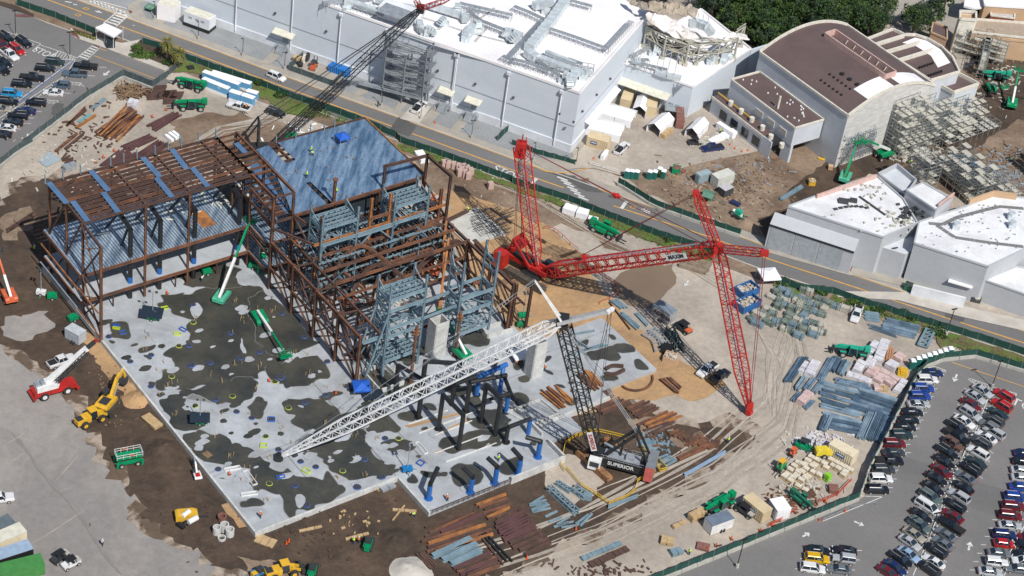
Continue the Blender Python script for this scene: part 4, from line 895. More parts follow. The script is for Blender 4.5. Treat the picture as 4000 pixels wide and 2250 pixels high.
# gatehouse and roadside buildings, top left
ge=thing('generator_enclosure',W('00',1990,230),'white louvred generator enclosure on a black base beside the hall','generator')
c=W('00',2010,225,.6);az=math.atan2(wu.y,wu.x);
MB().box(c+Z3*1.1,(11.5/1.0*.62,3.2,3.0),az).build('enclosure',m_bwall2,ge);MB().box(c-Z3*.7,(7.3,3.4,.8),az).build('fuel_base',m_black,ge);MB().box(c+Z3*2.64,(6.6,2.9,.06),az).build('top_panel',m_cream,ge)
mb=MB();f_=Vector((wu.x,wu.y,0));nrm=Vector((-wu.y,wu.x,0));nrm=nrm if nrm.y<0 else-nrm
for k in(-2.2,-.7,1.2):mb.bar(c+f_*k+nrm*1.62+Z3*1.5,c+f_*(k+1)+nrm*1.62+Z3*1.5,.05,.5)
mb.build('louvre',m_galv,ge)
gt=thing('gatehouse_canopy',W('00',1100,400),'white flat canopy over the pedestrian gate and guard booth','canopy')
MB().prism([W('00',960,280,3.2),W('00',1145,375,3.2),W('00',1230,310,3.2),W('00',1060,235,3.2)],2.9,3.3,bottom=True).build('canopy_roof',m_roofw,gt)
for x,y in((970,400),(1140,495),(1235,405),(1055,440)):MB().bar(W('00',x,y),W('00',x,y)+Z3*3.8,.16).build('post',m_duct,gt)
MB().box(W('00',1110,430,.4),(2.0,1.8,2.3),.4).build('booth',m_glass,gt)
tc=block('ticket_office','small white building with green-trimmed roof at the top edge by the crossing',P('00',(1580,40,1760,80,1820,10,1640,-40),3.5),3.5,m_roofw,m_cream,None)
for t,x,y,w,d,h,mat,nm,lb_ in(('00',1510,75,1.8,1.6,1.3,'g','transformer_box','green electrical transformer box on gravel beside the crossing'),('21',1970,520,2.4,1.8,1.8,'g','transformer_box','green transformer box below the white generator container')):
 o=thing(nm,W(t,x,y),lb_,'transformer');MB().box(W(t,x,y,G+h/2),(w,d,h),-.3).build('cabinet',M('utility_green',(.10,.22,.15),.5),o);MB().box(W(t,x,y,G+h+.06),(w*1.05,d*1.05,.12),-.3).build('lid',M('utility_green2',(.14,.28,.2),.5),o)
# ================================================================ STEEL FRAMES
def Ft(o,x,y):return o[0]+x/o[2],o[1]+y/o[2]
def WP(px,py,z=G):
 v=_fw+_r*((px-2000)/CF)-_u*((py-1125)/CF);k=(z-CH)/v.z;return Vector((v.x*k,v.y*k,z))
def XP(t,x,y,z=G):return WP(*(Ft(t,x,y)if isinstance(t,tuple)else F(t,x,y)),z)
def PX(p):
 d=Vector(p)-Vector((0,0,CH));w=d.dot(_fw);return 2000+CF*d.dot(_r)/w,1125-CF*d.dot(_u)/w
def HG(t,xb,yb,xt,yt,z0=0.):
 b=XP(t,xb,yb,z0);tx,ty=Ft(t,xt,yt)if isinstance(t,tuple)else F(t,xt,yt);best=(1e9,0)
 for i in range(0,400):
  q=PX(Vector((b.x,b.y,z0+i*.1)));e=(q[1]-ty)**2
  if e<best[0]:best=(e,z0+i*.1)
 return b,best[1]
C1,C2,C3,C4,C5,C6=(150,850,2.898),(700,750,2.898),(1100,750,2.898),(1100,1050,2.898),(1500,850,1.638),(1500,1350,1.366)
m_rust=M('rusty_primer',(.20,.085,.045),.75,c2=(.085,.045,.032),sc=.35,lo=.4,hi=.62,det=6,wpos=True,fine=.2,fs=2)
m_rd=M('brown_primer',(.105,.055,.042),.7,c2=(.065,.04,.032),sc=.5,wpos=True,fine=.15,fs=2)
m_rusto=M('orange_rust',(.42,.17,.045),.8,c2=(.2,.085,.04),sc=.6,wpos=True,fine=.2,fs=2)
m_maroon=M('maroon_primer',(.115,.052,.05),.7,c2=(.08,.038,.038),sc=.5,wpos=True,fine=.12)
m_gsteel=M('grey_primer',(.235,.33,.38),.5,metal=.15,c2=(.16,.24,.29),sc=.4,wpos=True,fine=.1,fs=2)
m_bdeck=ribbed('blue_roof_deck',(.27,.39,.53),(.075,.145,.25),.55,-A1,rough=.3,metal=.3,depth=.02,ps=.9,cw=.93)  # pale streaks paint the deck's shiny bands into its colour
m_strip=M('blue_sheet',(.12,.22,.38),.4,metal=.2,c2=(.09,.17,.3),sc=.4,wpos=True)
m_gdeck=ribbed('galvanised_deck',(.46,.56,.66),(.16,.23,.32),.62,-A1,rough=.3,metal=.4,depth=.16,ps=.7,cw=.55)
m_siding=ribbed('dark_siding',(.05,.065,.08),(.03,.04,.05),.5,0,rough=.5,depth=.1)
m_pblack=M('black_pipe_paint',(.018,.019,.022),.42);m_pblue=M('blue_pipe_paint',(.02,.13,.42),.45,c2=(.015,.10,.34),sc=1)
def member(name,mat,parent,p,q,w=.3,h=.45,ib=True):
 mb=MB();(mb.ibeam if ib and w>.2 else mb.bar)(p,q,w,h);return mb.build(name,mat,parent)
# ---------------- long wing, seen over its open roof
wg=thing('steel_frame_wing',S(18,-16,0),'long brown steel wing with open purlin roof, blue strips and galvanised deck','building frame')
Zt=23.0
for a in(0,13.5,23.2,33.8,37.2):member('roof_girder',m_rd,wg,S(a,-23.2,Zt),S(a,-8.5,Zt),.4,.6)
for i in range(12):
 b=-23.2+i*14.7/11
 for a0,a1_ in((0,13.5),(13.5,23.2),(23.2,37.2)):member('purlin',m_rust if i%4==1 else m_rd,wg,S(a0,b,Zt-.02),S(a1_,b,Zt-.02),.36 if i in(0,11)else.3,.6)
for i in range(6):
 for a0,a1_ in((0,13.5),(13.5,37.2)):member('lower_purlin',m_rd,wg,S(a0,-22.6+i*1.3,Zt-1.6),S(a1_,-22.6+i*1.3,Zt-1.6),.4,.4)
for a in(4.5,9,18.4,28):member('cross_beam',m_rd,wg,S(a,-23.2,Zt-.7),S(a,-8.5,Zt-.7),.22,.3)
for a in(0,13.5,23.2,37.2):
 for b in(-23.2,-15.6,-8.5):
  if a in(13.5,23.2)and b==-15.6:continue
  member('column',m_rust,wg,S(a,b,0),S(a,b,Zt),.42,.42)
member('column',m_rust,wg,S(-.5,.2,0),S(-.5,.2,Zt),.5,.5);member('sloped_beam',m_rd,wg,S(0,-8.5,Zt),S(-.5,.2,Zt),.4,.45)
for z in(10.5,3.9):member('sloped_beam',m_rd,wg,S(0,-8.5,z-.3),S(-.5,.2,z-.3),.3,.4)
for z0,z1 in((0,10.5),(10.5,23)):
 for b0,b1 in((-23.2,-15.6),(-15.6,-8.5),(-8.5,.2)):
  member('brace',m_rd,wg,S(-.2,b0,z0),S(-.2,b1,z1),.28,.28);
  if b0>-9:member('brace',m_rust,wg,S(-.2,b1,z0),S(-.2,b0,z1),.24,.24);member('brace',m_rusto,wg,S(-.3,b0,z0+(z1-z0)*.5),S(-.3,b1,z1),.16,.16)
member('fascia_rail',m_rusto,wg,S(-1.2,-25,7.2),S(-1.2,-8.5,7.2),.22,.3);member('fascia_rail',m_rusto,wg,S(-1.0,-8.5,7.2),S(-1,.2,7.2),.2,.3)
member('fascia_rail',m_rusto,wg,S(-.9,-20,1.6),S(-.9,0,1.6),.18,.25);member('fascia_rail',m_galv,wg,S(-1.4,-25,2.6),S(-1.4,-8.5,2.6),.25,.2)
for z,m1 in((10.5,m_gdeck),(3.9,m_conc)):
 mb=MB().prism([S(-.5,-25),S(-.5,-8.6),S(37.2,-8.6),S(37.2,-25)],z-.15,z,bottom=True);mb.build('floor_deck' if z>5 else 'concrete_floor',m1,wg)
 for a0,a1_ in((0,13.5),(13.5,23.2),(23.2,37.2)):member('edge_beam',m_rust,wg,S(a0,-8.4,z-.4),S(a1_,-8.4,z-.4),.4,.55)
 member('edge_beam',m_rust,wg,S(-.6,-25,z-.4),S(-.6,-8.5,z-.4),.35,.6)
 for k in range(9):member('floor_beam',m_rd,wg,S(2+k*4.2,-25,z-.45),S(2+k*4.2,-8.7,z-.45),.25,.4)
for a in(6.5,20.5,30):member('post',m_rd,wg,S(a,-8.5,0),S(a,-8.5,3.6),.25,.25)
MB().prism([S(28.2,-17),S(28.2,-11.5),S(31.2,-11.5),S(31.2,-17)],10.52,10.6).build('floor_plate',m_rusto,wg)
for x0,y0,x1,y1 in((490,388,672,598),(730,575,882,778),(912,268,1092,472),(1037,488,1190,688),(1435,135,1607,332),(1572,340,1732,535),(1728,52,1875,250),(1935,238,2092,430),(2372,-10,2470,90)):
 a,b=W('01',x0,y0,Zt+.35),W('01',x1,y1,Zt+.35);L_=(b-a).length;d=(b-a).normalized()
 MB().bar(a,b,1.15,.08).build('deck_strip',m_strip,wg)
for x,y in((455,400),(633,355),(810,305),(1112,225),(1243,188),(1377,150),(1557,108),(1690,62),(1823,30)):
 b=W('01',x,y,Zt+.3);member('safety_post',m_gsteel,wg,b,b+Z3*2.2,.3,.18,False)
b=W('00',1810,1410,Zt)
for x,y in((1810,1440),(1995,1425),(2170,1385)):b=W('00',x,y,Zt+.3);member('safety_post',m_gsteel,wg,b,b+Z3*2.2,.3,.18,False)
# black leaning tubes standing through the wing's floors
for i,a in enumerate((10.8,17.4,25.2,35.5)):
 t=thing('bent_column',S(a,-9.6,0),'%s black bent tube column counted from the left inside the long wing'%nth(i),'column','black bent columns inside the wing')
 zt=17.2;MB().tube(S(a,-9.6,0),S(a,-9.6,zt),.5,12).build('column',m_pblack,t);MB().tube(S(a,-9.6,3.9),S(a,-9.6,5.4),.54,12).build('blue_wrap',m_pblue,t)
 mb=MB().tube(S(a,-9.6,zt),S(a,-14.5,zt+1),.48,12).tube(S(a,-14.5,zt+1),S(a,-20,10.6),.3,8).tube(S(a,-10.5,zt),S(a,-13.5,10.6),.28,8);mb.build('arm',m_pblack,t)
# ---------------- block with the blue roof deck
dk=thing('steel_frame_block',S(58,-11,0),'steel block under a large shiny blue metal roof deck with workers on it','building frame')
Zd=17.3
dp=P('11',(370,712,715,600,500,392,545,378,765,588,1690,318,1110,-258,220,-12,400,160,300,193,125,12,0,58,180,245),Zd)
MB().prism(dp,Zd-.12,Zd,bottom=True).build('roof_deck',m_bdeck,dk)
MB().prism(P('11',(-40,170,20,190,345,690,300,700,-60,250),Zd-.5),Zd-.6,Zd-.5,bottom=True).build('roof_deck',m_strip,dk)
for i,b in enumerate([-23.2+k*1.97 for k in range(13)]):member('roof_beam',m_rd,dk,S(38,b,Zd-.5),S(74,b,Zd-.5),.28,.5)
for a in(37.2,41.9,52,63,74):
 member('girder',m_rd,dk,S(a,-23.2,Zd-.9),S(a,.4,Zd-.9),.35,.6)
 for b in(-23.2,-11.5,.3):member('column',m_rust if b>0 else m_rd,dk,S(a,b,0),S(a,b,Zt if a<45 else Zd-.2),.45,.45)
member('fascia',m_rusto,dk,S(74.2,-23.4,Zd+.1),S(74.2,.4,Zd+.1),.3,.5);member('fascia',m_rust,dk,S(41.9,.5,Zd-.2),S(74,.5,Zd-.2),.35,.5);member('fascia',m_rd,dk,S(50,-23.6,Zd),S(74.2,-23.6,Zd),.3,.4)
for a in(37.2,41.9):member('girder',m_rust,dk,S(a,-23.2,Zt),S(a,.4,Zt),.42,.6)
for k in range(9):member('roof_beam',m_rust,dk,S(37.2,-8.5-k*1.8,Zt-.1),S(41.9,-8.5-k*1.8,Zt-.1),.25,.4)
for k in range(4):member('roof_beam',m_rust,dk,S(38,-7+k*1.9,Zd+.4),S(40.8,-7+k*1.9,Zd+.4),.22,.3)
for z in(10.5,3.9):
 MB().prism([S(37.4,-25),S(37.4,-1.5),S(73.8,-1.5),S(73.8,-25)],z-.2,z-.05,bottom=True).build('floor_deck',m_gdeck,dk)
 member('edge_beam',m_rust,dk,S(37.4,-1.4,z-.4),S(74,-1.4,z-.4),.35,.5);member('edge_beam',m_rust,dk,S(37.3,-8.5,z-.4),S(37.3,.4,z-.4),.35,.5)
MB().bar(S(43,-1.6,13.9),S(73.5,-1.6,13.9),.1,5.6).build('siding',m_siding,dk);MB().bar(S(37.6,-9,13),S(37.6,-23,13),.1,4.6).build('siding',m_siding,dk)
member('deck_pole',m_rust,dk,S(51.8,.1,Zd),S(51.8,.1,Zt),.5,.5);MB().tube(S(51.8,.1,Zt-.3),S(51.8,.1,Zt+.1),.55,10).build('pole_cap',m_rust,dk)
for x,y in((200,1440),(398,1395),(545,1330),(685,1310),(787,1275)):b=W('10',x,y,Zd+.1);member('safety_post',m_gsteel,dk,b,b+Z3*1.9,.28,.18,False)
# portal over the deck corner
pt=thing('portal_frame',S(63.5,.6,Zd),'tall brown portal frame rising above the right corner of the blue roof','frame')
for a,b,z0 in((63.5,.6,Zd),(73.6,1.2,0),(73.9,9.5,0)):member('column',m_rd,pt,S(a,b,z0),S(a,b,Zt+.3),.5,.5)
member('beam',m_rd,pt,S(63,.6,Zt),S(74,1.2,Zt),.5,.6);member('beam',m_rd,pt,S(73.6,.9,Zt),S(74,9.8,Zt),.5,.6);member('beam',m_rust,pt,S(73.6,.9,17),S(74,9.8,12),.3,.4)
# ---------------- stage house
sg=thing('stage_frame',S(55,18,0),'dense rusty stage frame with arches between two braced side trusses','building frame')
Zs=11.9
bb=[.5,9.4,18,26.4,34.4]
for a in(37.2,73.8):
 for i,b in enumerate(bb):member('column',m_rust,sg,S(a,b,0),S(a,b,Zs+.6 if b>1 or a>50 else 23.3),.55,.55)
 for i in range(4):
  b0,b1=bb[i],bb[i+1];m1=m_rust if a<50 else m_rd
  member('chord',m1,sg,S(a,b0,Zs),S(a,b1,Zs),.5,.55);member('chord',m1,sg,S(a,b0,5.6),S(a,b1,5.6),.35,.4)
  member('brace',m_rd,sg,S(a,b0,Zs),S(a,b1,5.6),.3,.3);member('brace',m1,sg,S(a,b0,5.6),S(a,b1,.3),.3,.3);member('brace',m_rd,sg,S(a,b0,Zs),S(a,b1,.3),.26,.26)
  if a<50:
   member('chord',m1,sg,S(a+4.5,b0,Zs-.5),S(a+4.5,b1,Zs-.5),.35,.4);member('brace',m_rd,sg,S(a+4.5,b0,Zs-.5),S(a+4.5,b1,.3),.26,.26);member('brace',m_rd,sg,S(a+4.5,b1,Zs-.5),S(a+4.5,b0,.3),.26,.26)
   member('strut',m_rd,sg,S(a,b0,Zs),S(a+4.5,b0,Zs-.5),.25,.3);member('strut',m_rd,sg,S(a,b0,5.6),S(a+4.5,b0,5.6),.25,.3);member('column',m_rd,sg,S(a+4.5,b0,0),S(a+4.5,b0,Zs-.3),.35,.35)
   member('strut',m_rd,sg,S(a,b0,.2),S(a+4.5,b0+2,.2),.2,.25)
member('strut',m_rd,sg,S(37.2,0.5,23),S(41.9,.5,23),.3,.35);member('chord',m_rd,sg,S(37.2,.5,15.5),S(41.9,8.8,15.5),.35,.45)
for z in(18.8,15.5,8):member('chord',m_rust,sg,S(37.2,-8.5,z+1),S(37.2,.5,z),.35,.45)
member('chord',m_rd,sg,S(41.9,.5,17.5),S(44.5,8.9,16.6),.4,.5);member('column',m_rust,sg,S(41.9,.5,0),S(41.9,.5,18),.45,.45);member('brace',m_rd,sg,S(41.9,.5,17.5),S(44,8.9,9),.3,.3)
for a,z1 in((43.3,22.2),(55.0,23),(59.6,22.8),(72.3,20)):member('tall_column',m_rusto if a in(55.0,59.6)else m_rust,sg,S(a,9.0,0),S(a,9.0,z1),.5,.6)
member('girder',m_rust,sg,S(55,9,17.8),S(59.6,9,17.8),.4,.6)
for b,z,m1 in((9.2,15.6,m_rusto),(9.2,12.2,m_rust),(13.5,12,m_rust),(18,12,m_rust),(9.2,8,m_rusto),(13.5,8,m_rd),(18,8,m_rust),(9.2,4,m_rust),(18,4,m_rust),(26.4,8,m_rust)):
 member('girder',m1,sg,S(41.7,b,z),S(73.8,b,z),.35,.55)
rnd=random.Random(11)
fj=MB();fg=MB()
for z in(12.0,8.0,4.0):
 for k in range(23):
  a=42.6+k*1.35
  (fg if rnd.random()<.22 else fj).ibeam(S(a,1.0,z-.1),S(a,9.2,z-.1),.2,.35)
  if rnd.random()<.8:(fg if rnd.random()<.22 else fj).ibeam(S(a,9.2,z-.1),S(a,13.5 if z>5 or k%2 else 17,z-.1),.2,.35)
 for b in(3,5,7,11):fg.ibeam(S(42,b,z-.05),S(73,b,z-.05),.2,.35)
fj.build('floor_joists',m_rd,sg)['kind']='stuff';fg.build('floor_joists',m_gsteel,sg)['kind']='stuff'
for k in range(14):
 a=rnd.choice((43.3,49,55,59.6,66,72));b=rnd.choice((9.2,13.5,18));z=rnd.choice((0,4,8));member('brace',rnd.choice((m_gsteel,m_rd,m_rust)),sg,S(a,b,z),S(a+rnd.choice((-5,5)),b,z+4),.22,.22)
for k in range(12):a=44+k*2.6;member('hanger',m_gsteel,sg,S(a,9.4+(k%3)*2,rnd.choice((4,8))),S(a,9.4+(k%3)*2,12),.22,.22)
def curve(name,pts,r,mat,parent,n=8,rect=True):
 P_=[Vector(p)for p in pts];out=[]
 for i in range(len(P_)-1):
  p0=P_[max(0,i-1)];p1=P_[i];p2=P_[i+1];p3=P_[min(len(P_)-1,i+2)]
  for k in range(n):
   t=k/n;out.append(.5*((2*p1)+(-p0+p2)*t+(2*p0-5*p1+4*p2-p3)*t*t+(-p0+3*p1-3*p2+p3)*t**3))
 out.append(P_[-1]);mb=MB()
 for a,b in zip(out,out[1:]):mb.bar(a,b+(b-a)*.1,r,r*1.2)if rect else mb.tube(a,b,r)
 return mb.build(name,mat,parent)
curve('arch',[XP(C3,620,870,9),XP(C3,640,820,10),XP(C3,740,700,11.6),XP(C3,860,620,13),XP(C3,960,620,13),XP(C3,1090,710,11.5),XP(C3,1230,820,9.5)],.5,m_rust,sg)
curve('arch',[XP(C3,700,1440,1),XP(C3,830,1080,6),XP(C3,960,890,9),XP(C3,1100,820,10.3),XP(C3,1220,840,10.2),XP(C3,1370,965,8)],.55,m_rd,sg)
curve('arch',[XP(C5,60,300,6),XP(C5,120,200,8.5),XP(C5,220,90,11.5),XP(C5,310,45,12.6),XP(C5,370,50,12.6),XP(C5,410,110,10.5),XP(C5,425,260,6)],.5,m_rust,sg)
curve('arch',[XP(C5,180,370,3),XP(C5,290,260,6),XP(C5,390,170,9),XP(C5,470,155,9.8),XP(C5,520,200,9),XP(C5,535,300,6),XP(C5,540,430,1)],.55,m_rd,sg)
curve('arch',[XP(C5,90,250,6),XP(C5,100,310,4.5),XP(C5,118,375,2.5)],.45,m_rust,sg)
for x0,y0,z0,x1,y1,z1 in((160,540,12,610,1330,.5),(410,740,11,880,1250,1),(640,850,9,930,1100,5),(620,890,9,460,1340,.5),(1100,950,7,1000,1290,.5),(970,620,13,1370,965,7),(1700,640,8,1230,800,8)):
 member('raker',rnd.choice((m_rust,m_rd)),sg,XP(C3,x0,y0,z0),XP(C3,x1,y1,z1),.5,.5)
for x0,y0,z0,x1,y1,z1 in((415,130,12,350,600,.2),(390,160,11,365,590,.2),(400,20,14,380,190,9)):member('post',m_rusto,sg,XP(C5,x0,y0,z0),XP(C5,x1,y1,z1),.45,.45)
for x,y in((1540,660),(1590,690)):b,h=HG(C3,x,960,x,y);member('post',m_rusto,sg,b,Vector((b.x,b.y,h)),.5,.5)
for b_ in(26.4,34.4):member('girder',m_rust,sg,S(55,b_-4,5),S(60,b_-4,5),.4,.5)
# outer strip right of the stage with two portal posts
for t,a in((C5,(845,440,805,720)),(C5,(950,455,905,700))):
 b=XP(t,a[2],a[3],0);member('column',m_rd,sg,b,Vector((b.x,b.y,12)),.5,.5)
pA,pB=XP(C5,845,445,11.7),XP(C5,950,470,11.7)
member('chord',m_rd,sg,S(77.5,10,5.6),S(77.5,34.5,5.6),.35,.4);member('chord',m_rd,sg,S(77.5,10,5.6),S(77.5,34.5,5.6)+Z3*.0,.3,.3)
for i in range(4):member('strut',m_rd,sg,S(73.8,bb[i+1]-1,5.6),S(77.5,bb[i+1]-1,5.6),.25,.3);member('brace',m_rd,sg,S(77.5,bb[i],5.6),S(77.5,bb[i+1],.2),.22,.22)
# two slender brown columns in front of the grey towers
for t,a,lb in((C4,(1455,1300,1540,650),'tall slender brown column in front of the left front grey tower'),('12',(2000,690,2060,240),'slender brown column with brackets in front of the right front grey tower')):
 b,h=HG(t,*a);o=thing('brown_column',b,lb,'column');MB().tube(b,Vector((b.x,b.y,h)),.33,10).build('shaft',m_rust,o);MB().box(Vector((b.x,b.y,h-1.2)),(1.2,.5,.35)).box(Vector((b.x,b.y,h-2)),(1,.5,.3)).build('bracket',m_rusto,o);MB().box(b+Z3*.1,(1,1,.15)).build('base_plate',m_rd,o)
# ---------------- four grey stair-like towers
def gtower(lb,a0,a1_,b0,b1,levels,z0,seed,gl=()):
 t=thing('steel_tower',S(a0,b0,0),lb,'steel tower','four grey steel towers in the stage');rnd=random.Random(seed)
 for a in(a0,a1_):
  for b in(b0,b1):member('post',m_gsteel,t,S(a,b,z0),S(a,b,22.6),.42,.42);
 for k,z in enumerate(levels):
  g=MB();g.ibeam(S(a0-.2,b0,z),S(a1_+.2,b0,z),.3,.6).ibeam(S(a0-.2,b1,z),S(a1_+.2,b1,z),.3,.7).ibeam(S(a0,b0,z),S(a0,b1,z),.3,.6).ibeam(S(a1_,b0,z),S(a1_,b1,z),.3,.6)
  if z in gl:
   for j in range(1,6):g.bar(S(a0+(a1_-a0)*j/6,b0,z),S(a0+(a1_-a0)*j/6,b1,z),.14,.45)
   for j in range(1,4):g.bar(S(a0,b0+(b1-b0)*j/4,z),S(a1_,b0+(b1-b0)*j/4,z),.18,.5)
  g.build('platform',m_gsteel,t)
 zz=sorted([z0+1]+list(levels)+[22]);br_=MB()
 for p,q in zip(zz,zz[1:]):
  if q>21:br_.bar(S(a0,b0,q-.5),S(a0,b1,p+.3),.18);br_.bar(S(a1_,b0,q-.5),S(a1_,b1,p+.3),.18);continue
  n=2
  for a in(a0,a1_):
   for j in range(n):
    za,zb=p+(q-p)*j/n,p+(q-p)*(j+1)/n;br_.bar(S(a,b0,za),S(a,b1,zb),.2);br_.bar(S(a,b1,za),S(a,b0,zb),.2)
  br_.bar(S(a0,b0,p),S((a0+a1_)/2,b0,q),.2);br_.bar(S(a1_,b0,p),S((a0+a1_)/2,b0,q),.2);br_.bar(S(a0,b1,q-1.6),S(a0+1.6,b1,q),.18);br_.bar(S(a1_,b1,q-1.6),S(a1_-1.6,b1,q),.18)
 for k in range(14):z=rnd.choice(levels[1:]or levels);br_.bar(S(rnd.uniform(a0,a1_),b0,z+rnd.uniform(-1,1)),S(rnd.uniform(a0,a1_),b1,z+rnd.uniform(-1,1)),.15)
 br_.build('bracing',m_gsteel,t);return t
gtower('rear left grey steel tower with grid platform beside the blue roof',43,51.3,5.4,9.9,(19.6,15.5,11,5.5),0,1,(19.6,))
gtower('rear right grey steel tower with grid platform beneath the portal frame',60.2,68.5,5.4,9.9,(19.6,15.5,11,5.5),0,2,(19.6,))
t3=gtower('front left grey steel tower with splayed outer legs, beside the concrete shaft',43.1,51.4,30.4,34.6,(19,16.3,11.8,9.8,3.6),0,3,(19,3.6))
t4=gtower('front right grey steel tower with the tallest bare posts',60.2,68.5,30.5,34.7,(13.2,9.5,4.0),2.5,4,(4.0,))
sp=MB()
for b in(30.4,34.6):sp.bar(S(43.1,b,15.5),S(39.6,b-.6,1),.3).bar(S(43.1,b,8),S(39.6,b-.6,1),.18)
for z in(4,9):sp.bar(S(42,30.4,z),S(42,34.6,z),.25)
sp.ibeam(S(38.4,33.8,9.8),S(43,33.8,9.8),.35,.8).bar(S(51.4,31,12),S(60.2,31,12.6),.35,.6).bar(S(51.4,34,11),S(60.2,34,11.4),.3,.5);sp.build('outrigger',m_gsteel,t3)
for a in(43.2,60.3):sp2=MB().bar(S(a,34.6,0),S(a,34.6,3),.5);sp2.build('leg',m_gsteel,t3 if a<50 else t4)
cb=MB()
for a in(60.2,68.5):
 for z in(17,19.5):cb.bar(S(a,30.5,z),S(a,34.7,z),.3,.5)
cb.build('crossbar',m_gsteel,t4)
# lattice beam linking the rear towers
lk=thing('link_truss',S(51.5,9.9,15),'grey beam between the two rear grey towers','truss');MB().ibeam(S(51.6,10,15.4),S(60,10,15.4),.4,.9).bar(S(51.6,10,12),S(55,10,15),.25).bar(S(60,10,12),S(57,10,15),.25).build('beam',m_gsteel,lk)
# ---------------- concrete lift shafts
def shaft(lb,a0,a1_,b0,b1,h,opens):
 t=thing('concrete_shaft',S(a0,b0,0),lb,'concrete shaft');w=.28
 mb=MB()
 for p,q in(((a0,b0),(a1_,b0)),((a0,b1),(a1_,b1)),((a0,b0),(a0,b1))):mb.bar(S(*p,h/2),S(*q,h/2),w,h)
 if opens:
  e=(b1-b0);mb.bar(S(a1_,b0+.0,h/2),S(a1_,b0+.35,h/2),w,h);mb.bar(S(a1_,b1-.35,h/2),S(a1_,b1,h/2),w,h)
  for z0_,z1_ in((2.6,4.4),(7,h)):mb.bar(S(a1_,b0+.35,(z0_+z1_)/2),S(a1_,b1-.35,(z0_+z1_)/2),w,z1_-z0_)
 else:mb.bar(S(a1_,b0,h/2),S(a1_,b1,h/2),w,h)
 mb.build('shaft_wall',m_wall,t);MB().bar(S(a0-.16,b0,4.6),S(a1_+.16,b0,4.6),.1,.06).bar(S(a0,b1+.15,4.6),S(a1_,b1+.15,4.6),.05,.06).build('pour_joint',m_joint,t);return t
shaft('pale concrete lift shaft open at the top, between the two front grey towers',55.1,58.0,32.1,34.9,8.8,False)
shaft('pale concrete lift shaft with two tall side openings, right of the white boom',69.3,72,46.8,49.2,8.9,True)
# formed concrete box and low walls at the towers
def boxwall(lb,pts,h=1.0,w=.3):
 mb=MB();q=pts+[pts[0]]
 for a,b in zip(q,q[1:]):mb.bar(a+Z3*h/2,b+Z3*h/2,w,h)
 return tag(mb.build('concrete_curb_box',m_wall,loc=pts[0]),lb,'concrete curb')
boxwall('rectangular low concrete pit wall beside the blue tent',[XP(C4,915,1185,0),XP(C4,1160,1100,0),XP(C4,1380,1310,0),XP(C4,1115,1410,0)])
boxwall('small concrete pit wall at the right foot of the stage',[W('12',2260,440,0),W('12',2480,370,0),W('12',2576,440,0),W('12',2330,510,0)])
boxwall('low white curb framing a recess near the black crane',[XP(C6,655,360,0),XP(C6,835,292,0),XP(C6,930,368,0),XP(C6,790,430,0)],.5,.25)
for i,a in enumerate(((130,420,340,345),(185,468,490,350),(268,480,470,400),(268,575,525,480),(330,620,600,520))):
 tag(MB().bar(XP(C6,a[0],a[1],.1),XP(C6,a[2],a[3],.1),.18,.2).build('form_curb',m_whitep,loc=XP(C6,a[0],a[1],0)),'%s long thin white curb counted down the slab under the black columns'%nth(i),'curb','white curbs on the slab')
# ---------------- bent black and blue columns
def bent(lb,segs,base,low=m_pblack):
 """segs: list of (kind, p, q, r, mat)"""
 t=thing('bent_column',base,lb,'column','bent tube columns')
 for nm,p,q,r,mt in segs:MB().tube(p,q,r,14).build(nm,mt,t)
 MB().tube(base,base+Z3*.15,.85,12).build('base_plate',low,t);return t
def V_(b,h):return Vector((b.x,b.y,h))
def colm(xb,yb,xt,yt):return HG(C6,xb,yb,xt,yt)
(ba,ha),(bb_,hb)=colm(290,445,320,262),colm(397,555,425,372)
hh=(ha+hb)/2
t=bent('black tube gate of two legs joined by a level top, front left of the group',[('leg',ba,V_(ba,hh),.46,m_pblack),('leg',bb_,V_(bb_,hh),.46,m_pblack),('top_tube',V_(ba,hh),V_(bb_,hh),.46,m_pblack)],ba)
(bc,hc),(bd,hd_)=colm(517,403,548,208),colm(592,480,625,284);hh=(hc+hd_)/2
bent('black tube gate of two legs in the middle, crossed by a strut',[('leg',bc,V_(bc,hh),.46,m_pblack),('leg',bd,V_(bd,hh),.46,m_pblack),('top_tube',V_(bc,hh),V_(bd,hh),.46,m_pblack),('strut',XP(C6,545,293,hh*.72),XP(C6,670,255,hh*.72),.33,m_pblack)],bc)
be,he=colm(437,350,455,200);bf,hf=colm(360,318,370,195)
bent('pair of black tube legs under the long level black tube',[('leg',be,V_(be,he),.46,m_pblack),('leg',bf,V_(bf,he),.46,m_pblack),('top_tube',V_(be,he+.2),XP(C6,655,158,he),.44,m_pblack),('top_tube',XP(C6,380,205,he),XP(C6,497,163,he),.44,m_pblack)],be)
bk,hk=colm(697,305,655,175)
bent('leaning black tube leg ending on a dark foot beside the blue column',[('leg',bk,XP(C6,645,175,he-.5),.42,m_pblack)],bk)
bi,hi_=colm(493,262,508,165)
bent('blue tube column with long blue level tube running to a capped end',[('leg',bi,V_(bi,hi_),.5,m_pblue),('top_tube',V_(bi,hi_),XP(C6,655,100,hi_),.5,m_pblue),('leg',XP(C6,618,250,1),XP(C6,638,105,hi_),.45,m_pblue),('leg',XP(C6,590,115,.5),XP(C6,603,70,3),.4,m_pblack)],bi)
bj,hj=colm(650,355,662,275);bent('short blue tube column standing right of the crossed black gate',[('leg',bj,V_(bj,hj),.45,m_pblue),('stub',V_(bj,hj),V_(bj,hj+1.2),.42,m_pblack)],bj)
bg_,hg_=colm(183,385,212,110);hg_=15.5
